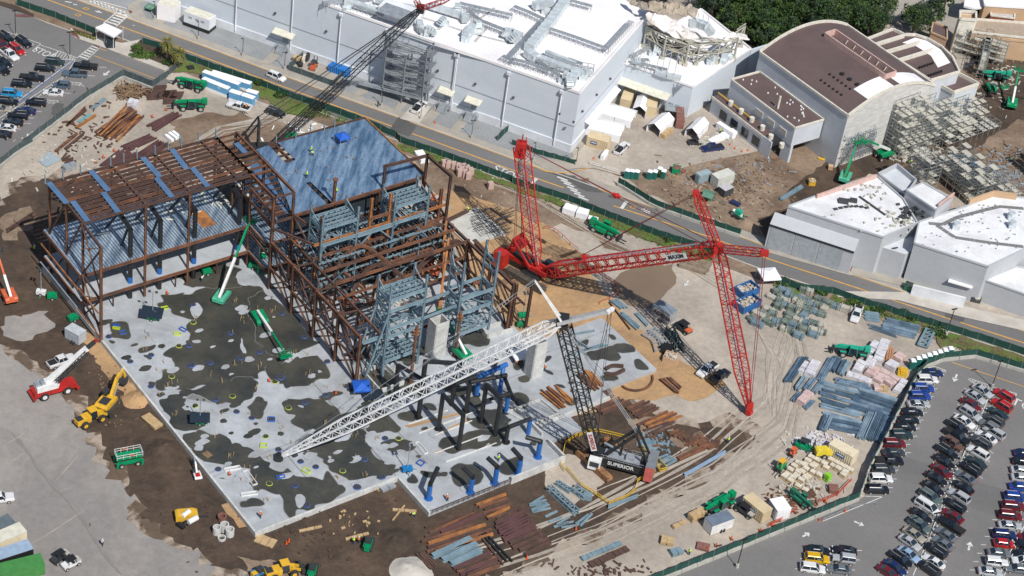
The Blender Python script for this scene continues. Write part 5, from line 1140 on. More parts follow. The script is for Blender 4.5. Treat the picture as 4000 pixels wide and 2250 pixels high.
bent('tallest single black tube column, passing behind the white boom',[('leg',bg_,V_(bg_,14.5),.5,m_pblack),('top_tube',V_(bg_,14.3),XP(C6,420,95,10),.45,m_pblack)],bg_)
bh,hh_=colm(55,285,75,105);bent('black tube column with level arm beside the concrete pit wall',[('leg',bh,V_(bh,hh_),.45,m_pblack),('top_tube',V_(bh,hh_),XP(C6,205,180,hh_),.42,m_pblack)],bh)
bl,hl=colm(650,515,660,435);bm,hm=colm(768,470,776,405)
bent('low gate with one black leg and one blue leg at the white recess',[('leg',bl,V_(bl,hl),.42,m_pblack),('leg',bm,V_(bm,hl-.4),.45,m_pblue),('top_tube',V_(bl,hl),V_(bm,hl),.42,m_pblack)],bl)
for i,(xb,yb,xt,yt,xa,ya,lb)in enumerate(((820,595,828,518,757,488,'blue stub column with black arm nearest the black crane'),(715,690,730,607,685,548,'blue stub column with black arm at the lower slab tip'),(590,737,600,655,552,598,'blue stub column with black arm, middle of the row of four along the lower edge'),(460,785,468,708,420,650,'blue stub column with black arm beside the rebar fence'),(237,816,245,745,287,652,'blue stub column whose black arm leans up to the right'))):
 b,h=colm(xb,yb,xt,yt);bent(lb,[('leg',b,V_(b,h),.5,m_pblue),('arm',V_(b,h-.2),V_(b,h+.6),.46,m_pblack),('arm',V_(b,h+.4),XP(C6,xa,ya,h+1.0),.46,m_pblack)],b,m_pblue)
# column bases cast in the slab: rings of anchor bolts
m_rblue=M('blue_sleeve',(.03,.12,.45),.5);m_ryel=M('yellow_sleeve',(.5,.62,.04),.5)
def torus(r,q,n=14,m=5):
 mb=MB()
 for i in range(n):
  a=2*math.pi*i/n;b=2*math.pi*(i+1)/n;mb.tube((r*math.cos(a),r*math.sin(a),q*1.2),(r*math.cos(b),r*math.sin(b),q*1.2),q,m,caps=False)
 return mb
ring0=None;RL=[]
for t,L_ in(('02',((1940,172),(1945,352),(1095,495),(1520,680),(1310,745),(1800,590),(1900,585),(1925,785),(2118,757),(1728,897),(2418,712),(1520,995),(2170,1125),(2340,1095),(2320,460),(2380,1250),(2535,1312),(1965,1190))),('12',((35,650),(487,497),(717,745),(190,950),(945,995),(700,1082),(493,1158),(327,1212),(260,260),(248,905),(155,1330))),('13',((98,52),(225,182),(448,303),(600,357),(870,397),(390,545),(1090,280),(1295,70),(1430,72),(1268,460),(512,743),(1015,560),(133,525))),('03',((2190,380),))):
 for x,y in L_:RL.append((t,x,y))
for i,(t,x,y)in enumerate(RL):
 p=W(t,x,y,0)
 lb='%s sleeve ring in the %s part of the slab'%(('blue','yellow')[i%4==1],{'02':'upper left','12':'middle','13':'lower','03':'lower'}[t])
 if ring0 is None:
  ring0=thing('anchor_ring',p,lb,'anchor ring','column anchor rings in the slab',rz=0);torus(.58,.075).build('sleeve',m_rblue,ring0)
  mb=MB();[mb.bar((.35*math.cos(k),.35*math.sin(k),0),(.35*math.cos(k),.35*math.sin(k),.5),.06)for k in range(7)];mb.build('bolts',m_rd,ring0);MB().add([(math.cos(k*.5236)*.55,math.sin(k*.5236)*.55,.16)for k in range(12)],(tuple(range(12)),)).build('hole',m_dgrey,ring0);o=ring0
 else:o=dup(ring0,p,i,lb,paint={'sleeve':m_ryel}if i%4==1 else None)
 if i in(7,27,40):o.scale=(1.25,1.25,1.1)
# ================================================================ CRANES
m_cred=M('crane_red',(.50,.022,.018),.45,c2=(.30,.02,.016),sc=.6,wpos=True);m_cwhite=M('crane_white',(.72,.73,.74),.5,c2=(.55,.56,.58),sc=.5,wpos=True)
m_cblack=M('crane_black',(.022,.024,.026),.5);m_rope=M('wire_rope',(.06,.06,.06),.5);m_track=M('track_shoes',(.10,.085,.07),.8,c2=(.05,.04,.035),sc=2,wpos=True);m_ropel=M('pendant_red',(.22,.03,.03),.6)
m_trackr=M('rusty_track',(.35,.17,.07),.8,c2=(.15,.08,.045),sc=1,wpos=True)
m_white=M('white_paint',(.75,.75,.75),.4);m_conw=M('weight_grey',(.18,.2,.22),.6)
def ropes(name,parent,L_,r=.06,mat=None):
 mb=MB()
 for p,q in L_:mb.tube(p,q,r,5)
 return mb.build(name,mat or m_rope,parent)
def OB(mb,o,d,s,c,dim):
 """box in a frame: o origin, d forward, s side"""
 u=Z3;c=o+d*c[0]+s*c[1]+u*c[2];mb.bar(c-d*dim[0]/2,c+d*dim[0]/2,dim[1],dim[2]);return mb
def track(parent,o,d,s,off,L_,w,h,mat,name='track'):
 mb=MB();n=10;pr=[]
 for k in range(n+1):a=math.pi*(-.5+k/n);pr.append((L_/2-h/2+math.cos(a)*h/2,h/2+math.sin(a)*h/2))
 for k in range(n+1):a=math.pi*(.5+k/n);pr.append((-L_/2+h/2+math.cos(a)*h/2,h/2+math.sin(a)*h/2))
 fr=Matrix.Translation(o+s*off)@Matrix(((d.x,s.x,0,0),(d.y,s.y,0,0),(0,0,1,0),(0,0,0,1)))
 mb.extr(pr,fr,w)
 for k in range(int(L_/.5)):c=-L_/2+.5+k*.5;OB(mb,o,d,s,(c,off,h+.03),(.28,w*1.04,.08))
 return mb.build(name,mat,parent)
# ---- red crawler crane
foot=XP('v',1366,682,1.8);head=XP('v',1806,625,29.5);tip=XP('v',1884,1030,.6);mtop=XP((1900,500,1.26),172,90,25.5)
d=(head-foot).xy.to_3d().normalized();s=Vector((-d.y,d.x,0));base=Vector((foot.x,foot.y,G))-d*1.5
rc=thing('crawler_crane',base,'giant red crawler crane with lattice mast, long boom and luffing jib touching the ground','crane')
for e in(-3.4,3.4):track(rc,base-d*.5,d,s,e,10.5,1.5,1.6,m_track)
mb=MB();OB(mb,base,d,s,(-.5,0,1.1),(4,6,1.0));OB(mb,base,d,s,(-.5,0,1.9),(3,3,.7));mb.build('carbody',m_cblack,rc)
mb=MB();OB(mb,base,d,s,(-2.5,1.1,2.7),(11,.5,1.0));OB(mb,base,d,s,(-2.5,-1.1,2.7),(11,.5,1.0));OB(mb,base,d,s,(-1,0,2.5),(5,2.6,.5));mb.build('frame',m_cred,rc)
mb=MB();OB(mb,base,d,s,(-4,0,3.2),(4,2.2,1.2));mb.tube(base-d*2-s*1+Z3*3.4,base-d*2+s*1+Z3*3.4,.7,10);mb.build('winches',m_cblack,rc)
for e in(-3.1,2.9):
 mb=MB();OB(mb,base,d,s,(-7.5,e,2.6),(2.6,2.3,3.6))if e<0 else OB(mb,base,d,s,(-8,e+1,2.2),(2.0,5.0,.9));mb.build('counterweight',m_cred,rc)
mb=MB();OB(mb,base,d,s,(1.2,2.6,2.6),(1.8,1.2,2.2));mb.build('cab',m_glass,rc)
mb=MB();mb.lattice(base-d*.5+Z3*3,mtop,2.6,2.2,s,18,.11,.055,.12,.0);mb.build('mast',m_cred,rc);mb=MB();mb.box(mtop+Z3*.2,(2.2,2.0,1.6));mb.tube(mtop+Z3*.8,mtop+Z3*3,.15,6);mb.tube(mtop+Vector((.8,0,.8)),mtop+Vector((.8,0,2.4)),.12,6).box(mtop-Z3*1.6,(2.4,2.0,1.8));mb.build('mast_head',m_cred,rc)
st_=(mtop-base).normalized();mb=MB().lattice(base-d*.2+Z3*3.3,mtop-st_*3,.7,.1,s,26,.03,.03);mb.build('mast_ladder',m_galv,rc)
mb=MB();mb.bar(base-d*1+s*1.6+Z3*3,base-d*6+s*1.6+Z3*7.5,.4,.5);mb.bar(base-d*1-s*1.6+Z3*3,base-d*6-s*1.6+Z3*7.5,.4,.5);mb.bar(base-d*6-s*1.8+Z3*7.5,base-d*6+s*1.8+Z3*7.5,.6);mb.bar(base-d*6+s*1.2+Z3*7.3,base-d*8+s*1.4+Z3*3,.25);mb.bar(base-d*6-s*1.2+Z3*7.3,base-d*8-s*1.4+Z3*3,.25);mb.build('gantry',m_cred,rc)
mb=MB();mb.lattice(foot,head,3.0,2.8,Z3,34,.15,.062,.10,.04,step=4);mb.build('boom',m_cred,rc)
bd_=(head-foot).normalized();bs_=bd_.cross(Z3).normalized();bu_=bs_.cross(bd_)
mb=MB().bar(foot+bd_*5+bu_*1.3,head-bd_*4+bu_*1.5,.8,.06);mb.build('boom_walkway',m_galv,rc)
mb=MB().box(head,(1.7,1.7,2.0)).bar(head-d*1.6-Z3*.8,head+d*1.2+Z3*.9,.5).bar(head-s*1.5,head+s*1.5,.5);mb.build('boom_head',m_cred,rc)
for k,c in enumerate((.17,)):mb=MB().box(foot.lerp(head,.27)+bu_*1.9,(1.0,.8,1.0));mb.build('sheave_block',m_cred,rc)
sg_p=head-bd_*9.5;sgn=MB().bar(sg_p-bd_*2.6-bs_*-1.7,sg_p+bd_*2.6+bs_*1.7,.06,1.3,up=bu_);sgn.build('name_board',m_white,rc)
def text3(txt,p,xdir,up,size,mat,parent,name='lettering',sx=1.):
 c=bpy.data.curves.new(name,'FONT');c.body=txt;c.size=size;c.align_x='CENTER';c.align_y='CENTER';c.extrude=.01;c.offset=size*.02;c.materials.append(mat)
 o=solid(c,name);x=xdir.normalized();z=x.cross(up).normalized();y=z.cross(x);m=Matrix(((x.x,y.x,z.x,0),(x.y,y.y,z.y,0),(x.z,y.z,z.z,0),(0,0,0,1)))
 m=Matrix.Translation(Vector(p)-Vector(parent['_w']))@m@Matrix.Diagonal((sx,1,1,1));o.parent=parent;o.matrix_local=m;return o
text3('MAXIM',sg_p+bs_*1.78,bd_,bu_,1.25,m_black,rc)
jd=(tip-head).normalized();mb=MB();mb.lattice(head,tip+Z3*.3,2.3,2.1,d,30,.12,.05,.08,.22,w1=.3,step=5);mb.build('jib',m_cred,rc)
mb=MB();mb.box(tip+Z3*.8,(1.3,1.3,1.4));mb.tube(tip+d*.2-s*.5+Z3*-.6,tip+d*.2+s*.5-Z3*.6,.7,12);mb.build('jib_tip',m_cred,rc)
js=jd.cross(d).normalized();MB().bar(head+jd*3,tip-jd*5,.6,.06,up=d).build('jib_walkway',m_galv,rc)
def zfor(t,x,y,P0,L_,hi=True):
 best=(1e9,0)
 for i in range(0,600):
  z=i*.1;e=abs((XP(t,x,y,z)-P0).length-L_)
  if e<best[0]-1e-6 or(hi and abs(e-best[0])<.05):best=(e,z)
 return XP(t,x,y,best[1])
s1=zfor('21',1850,492,head,13);s2_=zfor('21',2540,1098,head,12)
mb=MB().lattice(head,s1,2.0,1.4,Z3,12,.1,.05,.1,.2,w1=.4);mb.box(s1,(1.2,1,.9));mb.build('rear_strut',m_cred,rc)
mb=MB().lattice(head,s2_,1.6,1.3,Z3,12,.09,.045,.1,.1,w1=.6);mb.box(s2_,(1.6,1.2,.9));mb.build('front_strut',m_cred,rc)
blk=mtop.lerp(head,.5);mb=MB().bar(blk-d*.9,blk+d*.9,.7,.5).tube(blk-s*.6,blk+s*.6,.4,10);mb.build('pendant_block',m_cred,rc)
ropes('pendant',rc,[(mtop,blk+s*.15),(mtop,blk-s*.15),(mtop,blk),(blk+s*.5,head+s),(blk-s*.5,head-s),(s1,foot.lerp(head,.22)+bu_*1.8),(s1+Vector((.5,0,0)),foot.lerp(head,.22)+bu_*1.8),(s1,head+s*.5)],.075,m_ropel)
ropes('hoist_rope',rc,[(mtop-d*.5,base-d*6-s*1.5+Z3*7.4),(mtop-d*.5,base-d*8.3+s*3+Z3*3),(mtop-d*.8,base-d*8+s*5+Z3*3),(mtop-d*.3,base-d*6+s*1.2+Z3*7.4)],.06)
ropes('jib_pendant',rc,[(s2_+js*.5,tip+js*.4+Z3*1),(s2_-js*.5,tip-js*.4+Z3*1)],.07,m_ropel)
# ---- black and white crawler crane
foot=XP('v',1500,1138,1.6);head=XP('v',1415,808,36.0);tip=XP('v',702,1150,.8)
ha_=XP('v',1600,1165,1.5);d=(foot-ha_).xy.to_3d().normalized();s=Vector((-d.y,d.x,0));base=Vector((foot.x,foot.y,G))-d*1.6
bc_=thing('crawler_crane',base,'black crawler crane with black boom and very long white jib reaching across the slab','crane')
td=(XP('33',0,0,G)-XP('33',0,0,G));t1=XP((2050,1500,1.638),345,450,G);t2=XP((2050,1500,1.638),415,500,G);td=(XP((2050,1500,1.638),530,625)-XP((2050,1500,1.638),345,455)).xy.to_3d().normalized();ts=Vector((-td.y,td.x,0))
cb_=(XP((2050,1500,1.638),530,625)+XP((2050,1500,1.638),345,455))/2;cc=Vector((cb_.x,cb_.y,G))
for e in(0,6.8):
 k=ts if(base-cc).dot(ts)>0 else-ts;track(bc_,cc+k*e,td,ts,0,9.6,1.3,1.4,m_trackr)
mb=MB();OB(mb,cc,td,ts,(0,(6.8 if(base-cc).dot(ts)>0 else-6.8)/2,1),(3,6,1));mb.build('carbody',m_cblack,bc_)
mb=MB();OB(mb,base,d,s,(-3.2,0,2.0),(10.5,3.2,1.9));mb.build('engine_housing',m_cblack,bc_)
mb=MB()
for e in(-1.7,1.7):
 for zz in(3.1,3.7):mb.bar(base-d*8+s*e+Z3*zz,base+d*.5+s*e+Z3*zz,.06)
 for k in range(9):mb.bar(base-d*(8-k)+s*e+Z3*2.9,base-d*(8-k)+s*e+Z3*3.7,.05)
mb.build('handrail',m_galv,bc_)
mb=MB();OB(mb,base,d,s,(-3.5,0,3.05),(7,2.6,.2));OB(mb,base,d,s,(-5,.2,3.5),(1.6,1.6,.8));mb.build('deck',m_galv,bc_)
sf_=s if s.y<0 else-s
mb=MB();OB(mb,base,d,sf_,(-9.2,0,2.6),(1.8,5.4,3.6));mb.build('counterweight',m_conw,bc_)
mb=MB()
for k in range(7):OB(mb,base,d,sf_,(-9.2,2.72,1.1+k*.5),(1.7,.06,.4));
for k in(0,1):OB(mb,base,d,sf_,(-8.9-k*.8,2.74,2.6),(.28,.06,3.5))
mb.build('red_weights',M('weight_red',(.55,.12,.1),.6),bc_)
text3('SUPERIOR',base-d*3.6+sf_*1.63+Z3*2.0,d if(d.cross(Z3)).dot(sf_)>0 else-d,Z3,1.15,m_white,bc_)
mb=MB();OB(mb,base,d,sf_,(1.3,2.5,1.9),(2.4,1.5,2.2));mb.build('cab',m_white,bc_);mb=MB();OB(mb,base,d,sf_,(1.35,2.55,2.1),(2.5,1.3,1.2));OB(mb,base,d,sf_,(1.3,3.2,2.1),(1.8,.15,1.2));mb.build('cab_window',m_glass,bc_)
gtop=XP('v',1603,1086,8.5)
mb=MB()
for e in(-1.3,1.3):mb.bar(base+s*e+Z3*3,gtop+s*e*.8,.4,.5);mb.bar(base-d*8.8+s*e+Z3*3.5,gtop+s*e*.8,.35,.4);
mb.bar(gtop-s*1.5,gtop+s*1.5,.6);mb.bar(base-d*3+Z3*3,gtop.lerp(base+Z3*3,.4),.3);mb.build('gantry',m_cblack,bc_)
MB().bar(base-d*5+Z3*3.2-s*.4,base+d*.5+Z3*5-s*.4,.3).build('luffing_cylinder',m_galv,bc_)
mb=MB().lattice(foot,head,2.3,2.2,d,26,.14,.055,.12,.04,step=6);mb.build('boom',m_cblack,bc_)
bd_=(head-foot).normalized();fs_=s.cross(bd_)
side=Vector((0,-1,0));side=(side-bd_*side.dot(bd_)).normalized();lx=bd_.cross(side)
pb=foot.lerp(head,.13);MB().bar(pb-bd_*2.7+side*1.35,pb+bd_*2.7+side*1.35,1.1,.06,up=side).build('name_board',m_white,bc_);text3('SUPERIOR',pb+side*1.45,-bd_,-lx if False else lx,1.0,M('lettering_red',(.4,.03,.03),.5),bc_)
mb=MB().lattice(head,tip,2.2,1.9,Z3,54,.13,.048,.05,.24,w1=.15,step=6);mb.build('jib',m_cwhite,bc_)
mb=MB().box(head,(2.2,2.0,2.4));mb.build('boom_head',m_cblack,bc_);jd=(tip-head).normalized()
jsd=jd.cross(Z3).normalized();ju=jsd.cross(jd);mb=MB()
for e in(-1,1):mb.bar(head+jd*.5+jsd*e*1.1,head+jd*8+jsd*e*1.1,.28,.32)
mb.bar(head+jd*3-jsd*.9,head+jd*8-jsd*.9,.6,.08);mb.build('jib_foot',m_white,bc_)
mb=MB().tube(tip-jsd*.6,tip+jsd*.6,.8,12);mb.build('jib_wheel',m_cblack,bc_)
u1=zfor('v',1346,706,head,12.5);u2_=zfor('v',1535,781,head,12.5)
us_=(u1-head).cross(bd_).normalized();mb=MB().bar(head+jsd*.5,u1,.6,.5,w2=.3).bar(head-jsd*.8,u1,.4,.4,w2=.3);mb.build('front_strut',m_white,bc_)
v_=(u2_-head).normalized().cross(Z3).normalized();mb=MB().bar(head+v_*1.3,u2_+v_*.6,.5,.6).bar(head-v_*1.3-Z3*.2,u2_-v_*.6,.5,.6).bar(u2_-v_*.9,u2_+v_*.9,.6);mb.build('rear_strut',m_white,bc_)
for i,dx in enumerate((-.5,.5)):ropes('pendant',bc_,[(u2_+v_*dx,foot.lerp(head,.42)+d*-1),(u2_+v_*dx,foot.lerp(head,.15)+d*-1.2)],.05)
ropes('hoist_rope',bc_,[(head+s*.5,gtop+s*.6),(head-s*.5,gtop-s*.6),(head+s*.2,gtop)],.07,m_galv)
ropes('jib_pendant',bc_,[(u1+Z3*.1,tip.lerp(head,.05)+Z3*1.2),(u1-jsd*.5,tip.lerp(head,.3)+ju*1.3),(u1+jsd*.5,tip.lerp(head,.3)+ju*1.3)],.045,m_galv)
# ---- dark lattice crane behind the wing
foot=XP('10',130,1500,1.5);head=XP('v',1058,22,38.);d=(head-foot).xy.to_3d().normalized();s=Vector((-d.y,d.x,0));base=Vector((foot.x,foot.y,G))-d*1.5
dc=thing('crawler_crane',base,'dark lattice boom crane behind the blue deck, reaching over the white hall roof','crane')
for e in(-2.8,2.8):track(dc,base,d,s,e,8,1.1,1.2,m_track)
mb=MB();OB(mb,base,d,s,(-2.5,0,2.2),(8,3,2));OB(mb,base,d,s,(0,0,.8),(3,5,.8));mb.build('engine_housing',m_cblack,dc)
mb=MB().lattice(foot,head,1.8,1.6,Z3,38,.09,.035,.08,.1,w1=.4,step=6);mb.build('boom',m_cblack,dc)
g1=XP('v',652,300,8);mb=MB()
for e in(-1.2,1.2):mb.bar(base-d*1+s*e+Z3*2.5,g1+s*e,.4,.4);mb.bar(base-d*6+s*e+Z3*2.5,g1+s*e,.3,.3)
for k in range(4):mb.bar(g1.lerp(base-d*1+Z3*2.5,k/4)-s*1.2,g1.lerp(base-d*1+Z3*2.5,k/4)+s*1.2,.2)
mb.build('gantry',m_cblack,dc)
r1=XP('10',1610,0,43);r2_=XP('10',1950,-10,43);mb=MB().lattice(head,r1,.9,.7,Z3,4,.07,.035).lattice(head,r2_,1.1,.9,Z3,10,.07,.035,.1,.2);mb.build('jib_strut',m_cred,dc)
mb=MB().box(head,(1.6,1.6,1.6));mb.build('boom_head',m_cblack,dc);mb=MB().box(XP('10',360,1375,3.5),(2.6,1.6,1.2)).box(XP('10',380,1350,4.2),(1.6,.8,.5));mb.build('green_winch',M('machine_green',(.0,.25,.1),.5),dc)
ropes('pendant',dc,[(head,g1-s),(head,g1+s),(head-d*.3,XP('10',0,1190,6))],.07);ropes('hoist_rope',dc,[(head,XP('10',840,670,14))],.05)
# ================================================================ MACHINES (each built once in its own frame, x forward, then copied)
m_green=M('lift_green',(.0,.27,.105),.45,c2=(.0,.20,.08),sc=1.5);m_teal=M('lift_teal',(.02,.38,.25),.45);m_mint=M('lift_mint',(.08,.42,.27),.45);m_orange=M('lift_orange',(.62,.13,.05),.5);m_blue=M('lift_blue',(.01,.19,.48),.45)
m_tyre=M('tyre',(.03,.03,.03),.85);m_hub=M('hub',(.45,.43,.4),.6);m_cyel=M('plant_yellow',(.72,.42,.03),.45,c2=(.55,.32,.03),sc=1);m_darkg=M('machine_dark',(.035,.04,.045),.6)
def wheel(parent,x,y,r,w,name='wheel',hubm=None):
 o=MB().tube((x,y-w/2,r),(x,y+w/2,r),r,14).build(name,m_tyre,parent)
 MB().tube((x,y-w/2-.02,r),(x,y+w/2+.02,r),r*.55,10).build('hub',hubm or m_hub,o);return o
X0=Vector((1,0,0));Y0=Vector((0,1,0));PROTO={}
def proto(key,name,label,cat,base=(0,0,0)):
 t=thing(name,base,label,cat,rz=0);return t
def place(key,t,x,y,rz,label,group=None,paint=None,scale=None,z=None,cat=None):
 p=XP(t,x,y,G if z is None else z);f=PROTO[key][0]
 if rz is not None and isinstance(rz,tuple):q=XP(t,rz[0],rz[1],p.z);rz=math.atan2((q-p).y,(q-p).x)
 root=f
 r=dup(root,p,rz or 0,label,cat,group,paint,scale)
 return r
def reg(key,o):PROTO[key]=[o,False,o.name]
def pr(prof,w,y=0):
 return MB().extr(prof,Matrix.Translation((0,y,0)),w)
# telehandler: x forward
def telehandler():
 t=proto('tele','telehandler','','telehandler')
 mb=pr([(-3,.8),(3,.8),(3.1,1.3),(1.2,1.5),(-1.5,1.5),(-2.2,1.9),(-3.1,1.9)],1.3);mb.build('chassis',m_darkg,t)
 mb=pr([(-2.0,.9),(.9,.9),(.9,1.75),(-1.8,1.8)],.75,-.95);mb.build('engine_cover',m_green,t)
 mb=pr([(-.7,.9),(1.0,.9),(.85,2.75),(-.5,2.8),(-.9,1.7)],.85,.85);mb.build('cab',m_glass,t)
 mb=MB().box((.1,.85,2.82),(1.6,.95,.1)).bar((.95,1.25,.9),(.85,1.25,2.8),.1).bar((-.9,1.25,.9),(-.6,1.25,2.8),.1).bar((.95,.45,.9),(.85,.45,2.8),.1);mb.build('cab_frame',m_green,t)
 mb=MB().bar((-3.2,-.1,2.3),(3.2,-.1,1.9),.6,.7).bar((2.6,-.1,1.95),(3.9,-.1,1.7),.45,.5).box((-2.9,-.1,2.1),(1.2,1.2,1.4));mb.build('boom',m_green,t)
 mb=MB().bar((3.9,-.1,1.8),(4.1,-.1,.7),.4,.5).bar((4.2,-1.1,.9),(4.2,.9,.9),.2,1.0);mb.build('carriage',m_darkg,t)
 mb=MB().bar((4.3,-.6,.3),(5.7,-.6,.25),.16,.1).bar((4.3,.4,.3),(5.7,.4,.25),.16,.1);mb.build('fork',m_darkg,t)
 for x in(-2,2):
  for y in(-1.15,1.15):wheel(t,x,y,.72,.5)
 for x,y in((2.7,-1.15),(-2.7,-1.15),(2.7,1.15),(-2.7,1.15)):MB().box((x if abs(x)<2 else x*.78,y,1.5),(1.3,.55,.08)).build('mudguard',m_green,t)
 reg('tele',t)
telehandler()
# boom lift: boom angle and length given
def boomlift(key,ang,L_,turn=0,basket=True,up=0):
 t=proto(key,'boom_lift','','boom lift')
 MB().box((0,0,.85),(2.6,1.6,.6)).build('chassis',m_darkg,t)
 for x in(-1.3,1.3):
  for y in(-1.05,1.05):wheel(t,x,y,.55,.42)
 c,s_=math.cos(turn),math.sin(turn);dv=Vector((c,s_,0));sv=Vector((-s_,c,0))
 mb=MB();f=Matrix(((c,-s_,0,0),(s_,c,0,0),(0,0,1,0),(0,0,0,1)))
 mb.extr([(-2.6,1.3),(1.4,1.2),(1.5,1.9),(.9,2.2),(-2.3,2.2),(-2.7,1.9)],f@Matrix.Translation((0,.85,0)),.8);mb.extr([(-2.6,1.3),(1.4,1.2),(1.5,1.9),(.9,2.2),(-2.3,2.2),(-2.7,1.9)],f@Matrix.Translation((0,-.85,0)),.8)
 mb.extr([(-2.7,1.3),(-1.6,1.3),(-1.6,2.1),(-2.6,2.0)],f,2.3);mb.build('turntable',m_green,t)
 p0=Vector(dv*-1.4)+Z3*2.3;bd=dv*math.cos(ang)+Z3*math.sin(ang);p1=p0+bd*L_*.55;p2=p0+bd*L_
 MB().bar(p0-bd*.5,p1,.5,.6).build('boom',m_white,t);MB().bar(p1-bd*.3,p2,.36,.42).build('upper_boom',m_green,t)
 MB().bar(p0-dv*.2,p0+bd*L_*.25-Z3*.5,.2).build('lift_cylinder',m_darkg,t)
 j=p2+dv*1.2-Z3*(.6 if ang<.3 else-.4);MB().bar(p2,j,.22,.25).build('fly_arm',m_green,t)
 if basket:
  mb=MB();b=j+dv*.6
  for zz in(0,.55,1.1):
   for e0,e1 in(((-.5,-1.2),(.5,-1.2)),((.5,-1.2),(.5,1.2)),((.5,1.2),(-.5,1.2)),((-.5,1.2),(-.5,-1.2))):mb.bar(b+dv*e0[0]+sv*e0[1]+Z3*zz,b+dv*e1[0]+sv*e1[1]+Z3*zz,.07)
  for e in((-.5,-1.2),(.5,-1.2),(.5,0),(-.5,0),(.5,1.2),(-.5,1.2)):mb.bar(b+dv*e[0]+sv*e[1],b+dv*e[0]+sv*e[1]+Z3*1.1,.07)
  mb.bar(b-sv*1.2,b+sv*1.2,1.0,.06);mb.build('basket',m_green,t)
 reg(key,t);return t
def excavator():
 t=proto('exc','excavator','','excavator')
 for y in(-1.2,1.2):track(t,Vector((0,0,0)),X0,Y0,y,4.2,.6,.95,m_track)
 MB().box((0,0,.9),(2,2,.4)).build('undercarriage',m_darkg,t)
 mb=pr([(-2.7,1.15),(1.3,1.15),(1.3,1.9),(-.3,2.1),(-2.4,2.1),(-2.8,1.7)],2.7);mb.build('house',m_cyel,t);MB().box((-1.1,0,2.16),(2.0,1.7,.14)).build('engine_hatch',m_darkg,t)
 mb=pr([(.1,1.2),(1.8,1.2),(1.6,2.8),(.3,2.8)],.95,.9);mb.build('cab',m_glass,t);MB().box((.95,.9,2.84),(1.4,1,.08)).build('cab_roof',m_darkg,t)
 MB().bar((1.0,-.1,1.7),(3.4,-.1,4.6),.5,.8).bar((3.3,-.1,4.5),(5.6,-.1,5.0),.48,.7).build('boom',m_cyel,t)
 MB().bar((5.3,-.1,5.3),(6.4,-.1,2.4),.4,.6).build('stick',m_cyel,t);MB().bar((1.6,-.5,1.6),(3.2,-.5,3.6),.16).bar((4.4,-.1,5.3),(5.6,-.1,5.7),.16).build('cylinder',m_galv,t)
 pr([(5.6,2.5),(6.7,2.6),(6.5,1.4),(5.7,1.1),(5.2,1.6)],1.2,-.1).build('bucket',m_darkg,t);reg('exc',t)
excavator()
def loader():
 t=proto('ldr','wheel_loader','','wheel loader')
 pr([(-3.3,.9),(-.4,.9),(-.4,2.2),(-1.6,2.2),(-3.3,1.9)],1.6).build('engine_cover',m_cyel,t);MB().box((-2.6,0,2.12),(1.2,1.3,.12)).build('grille',m_darkg,t)
 pr([(-.5,1.2),(1.0,1.2),(.8,3.1),(-.4,3.1)],1.4).build('cab',m_glass,t);MB().box((.2,0,3.15),(1.6,1.6,.14)).build('cab_roof',m_cyel,t)
 pr([(.8,.8),(2.2,.8),(2.0,1.7),(.8,1.7)],1.0).build('front_frame',m_cyel,t);MB().bar((1.4,-.5,1.8),(3.3,-.5,.8),.25,.5).bar((1.4,.5,1.8),(3.3,.5,.8),.25,.5).build('lift_arm',m_cyel,t)
 pr([(3.1,.2),(4.4,.1),(3.9,.5),(3.6,1.4),(3.1,1.4)],2.7).build('bucket',m_darkg,t)
 for x in(-1.9,1.7):
  for y in(-1.05,1.05):wheel(t,x,y,.78,.6,hubm=m_cyel)
 reg('ldr',t)
loader()
def rtcrane():
 t=proto('rt','mobile_crane','','crane')
 pr([(-4.2,1.0),(4.2,1.0),(4.2,1.8),(1,1.9),(-4.2,2.0)],2.5).build('carrier',m_cred,t)
 for x in(-2.3,2.3):
  for y in(-1.2,1.2):wheel(t,x,y,.85,.65,hubm=m_white)
 [MB().box((x,0,.9),(.5,3.2,.5)).build('outrigger',m_cred,t)for x in(-4.3,4.3)]
 pr([(-3.6,2),(.5,2),(.8,2.9),(-1,3.3),(-3.6,3.1)],2.3).build('superstructure',m_white,t);MB().tube((-3.2,-.7,3.3),(-3.2,.7,3.3),.5,12).tube((-2.1,-.7,3.3),(-2.1,.7,3.3),.5,12).build('winch',m_galv,t)
 p0=Vector((-1.8,0,3));dv=Vector((.82,0,.57)).normalized();MB().bar(p0,p0+dv*10.5,.8,.95).build('boom',m_white,t);MB().bar(p0+dv*10,p0+dv*12.3,.6,.7).build('boom_head',m_darkg,t)
 MB().lattice(p0+Vector((2,-.9,.4)),p0+dv*10+Vector((0,-.9,0)),.6,.6,Z3,10,.05,.03).build('swing_jib',m_darkg,t);MB().bar((0,0,2.4),p0+dv*5-Z3*.4,.3).build('luffing_cylinder',m_galv,t)
 pr([(.2,1.9),(1.9,1.9),(1.7,3.3),(.4,3.3)],.9,.9).build('cab',m_glass,t);MB().box(p0+dv*12.6,(.6,.5,.6)).build('hook_block',m_cred,t);reg('rt',t)
rtcrane()
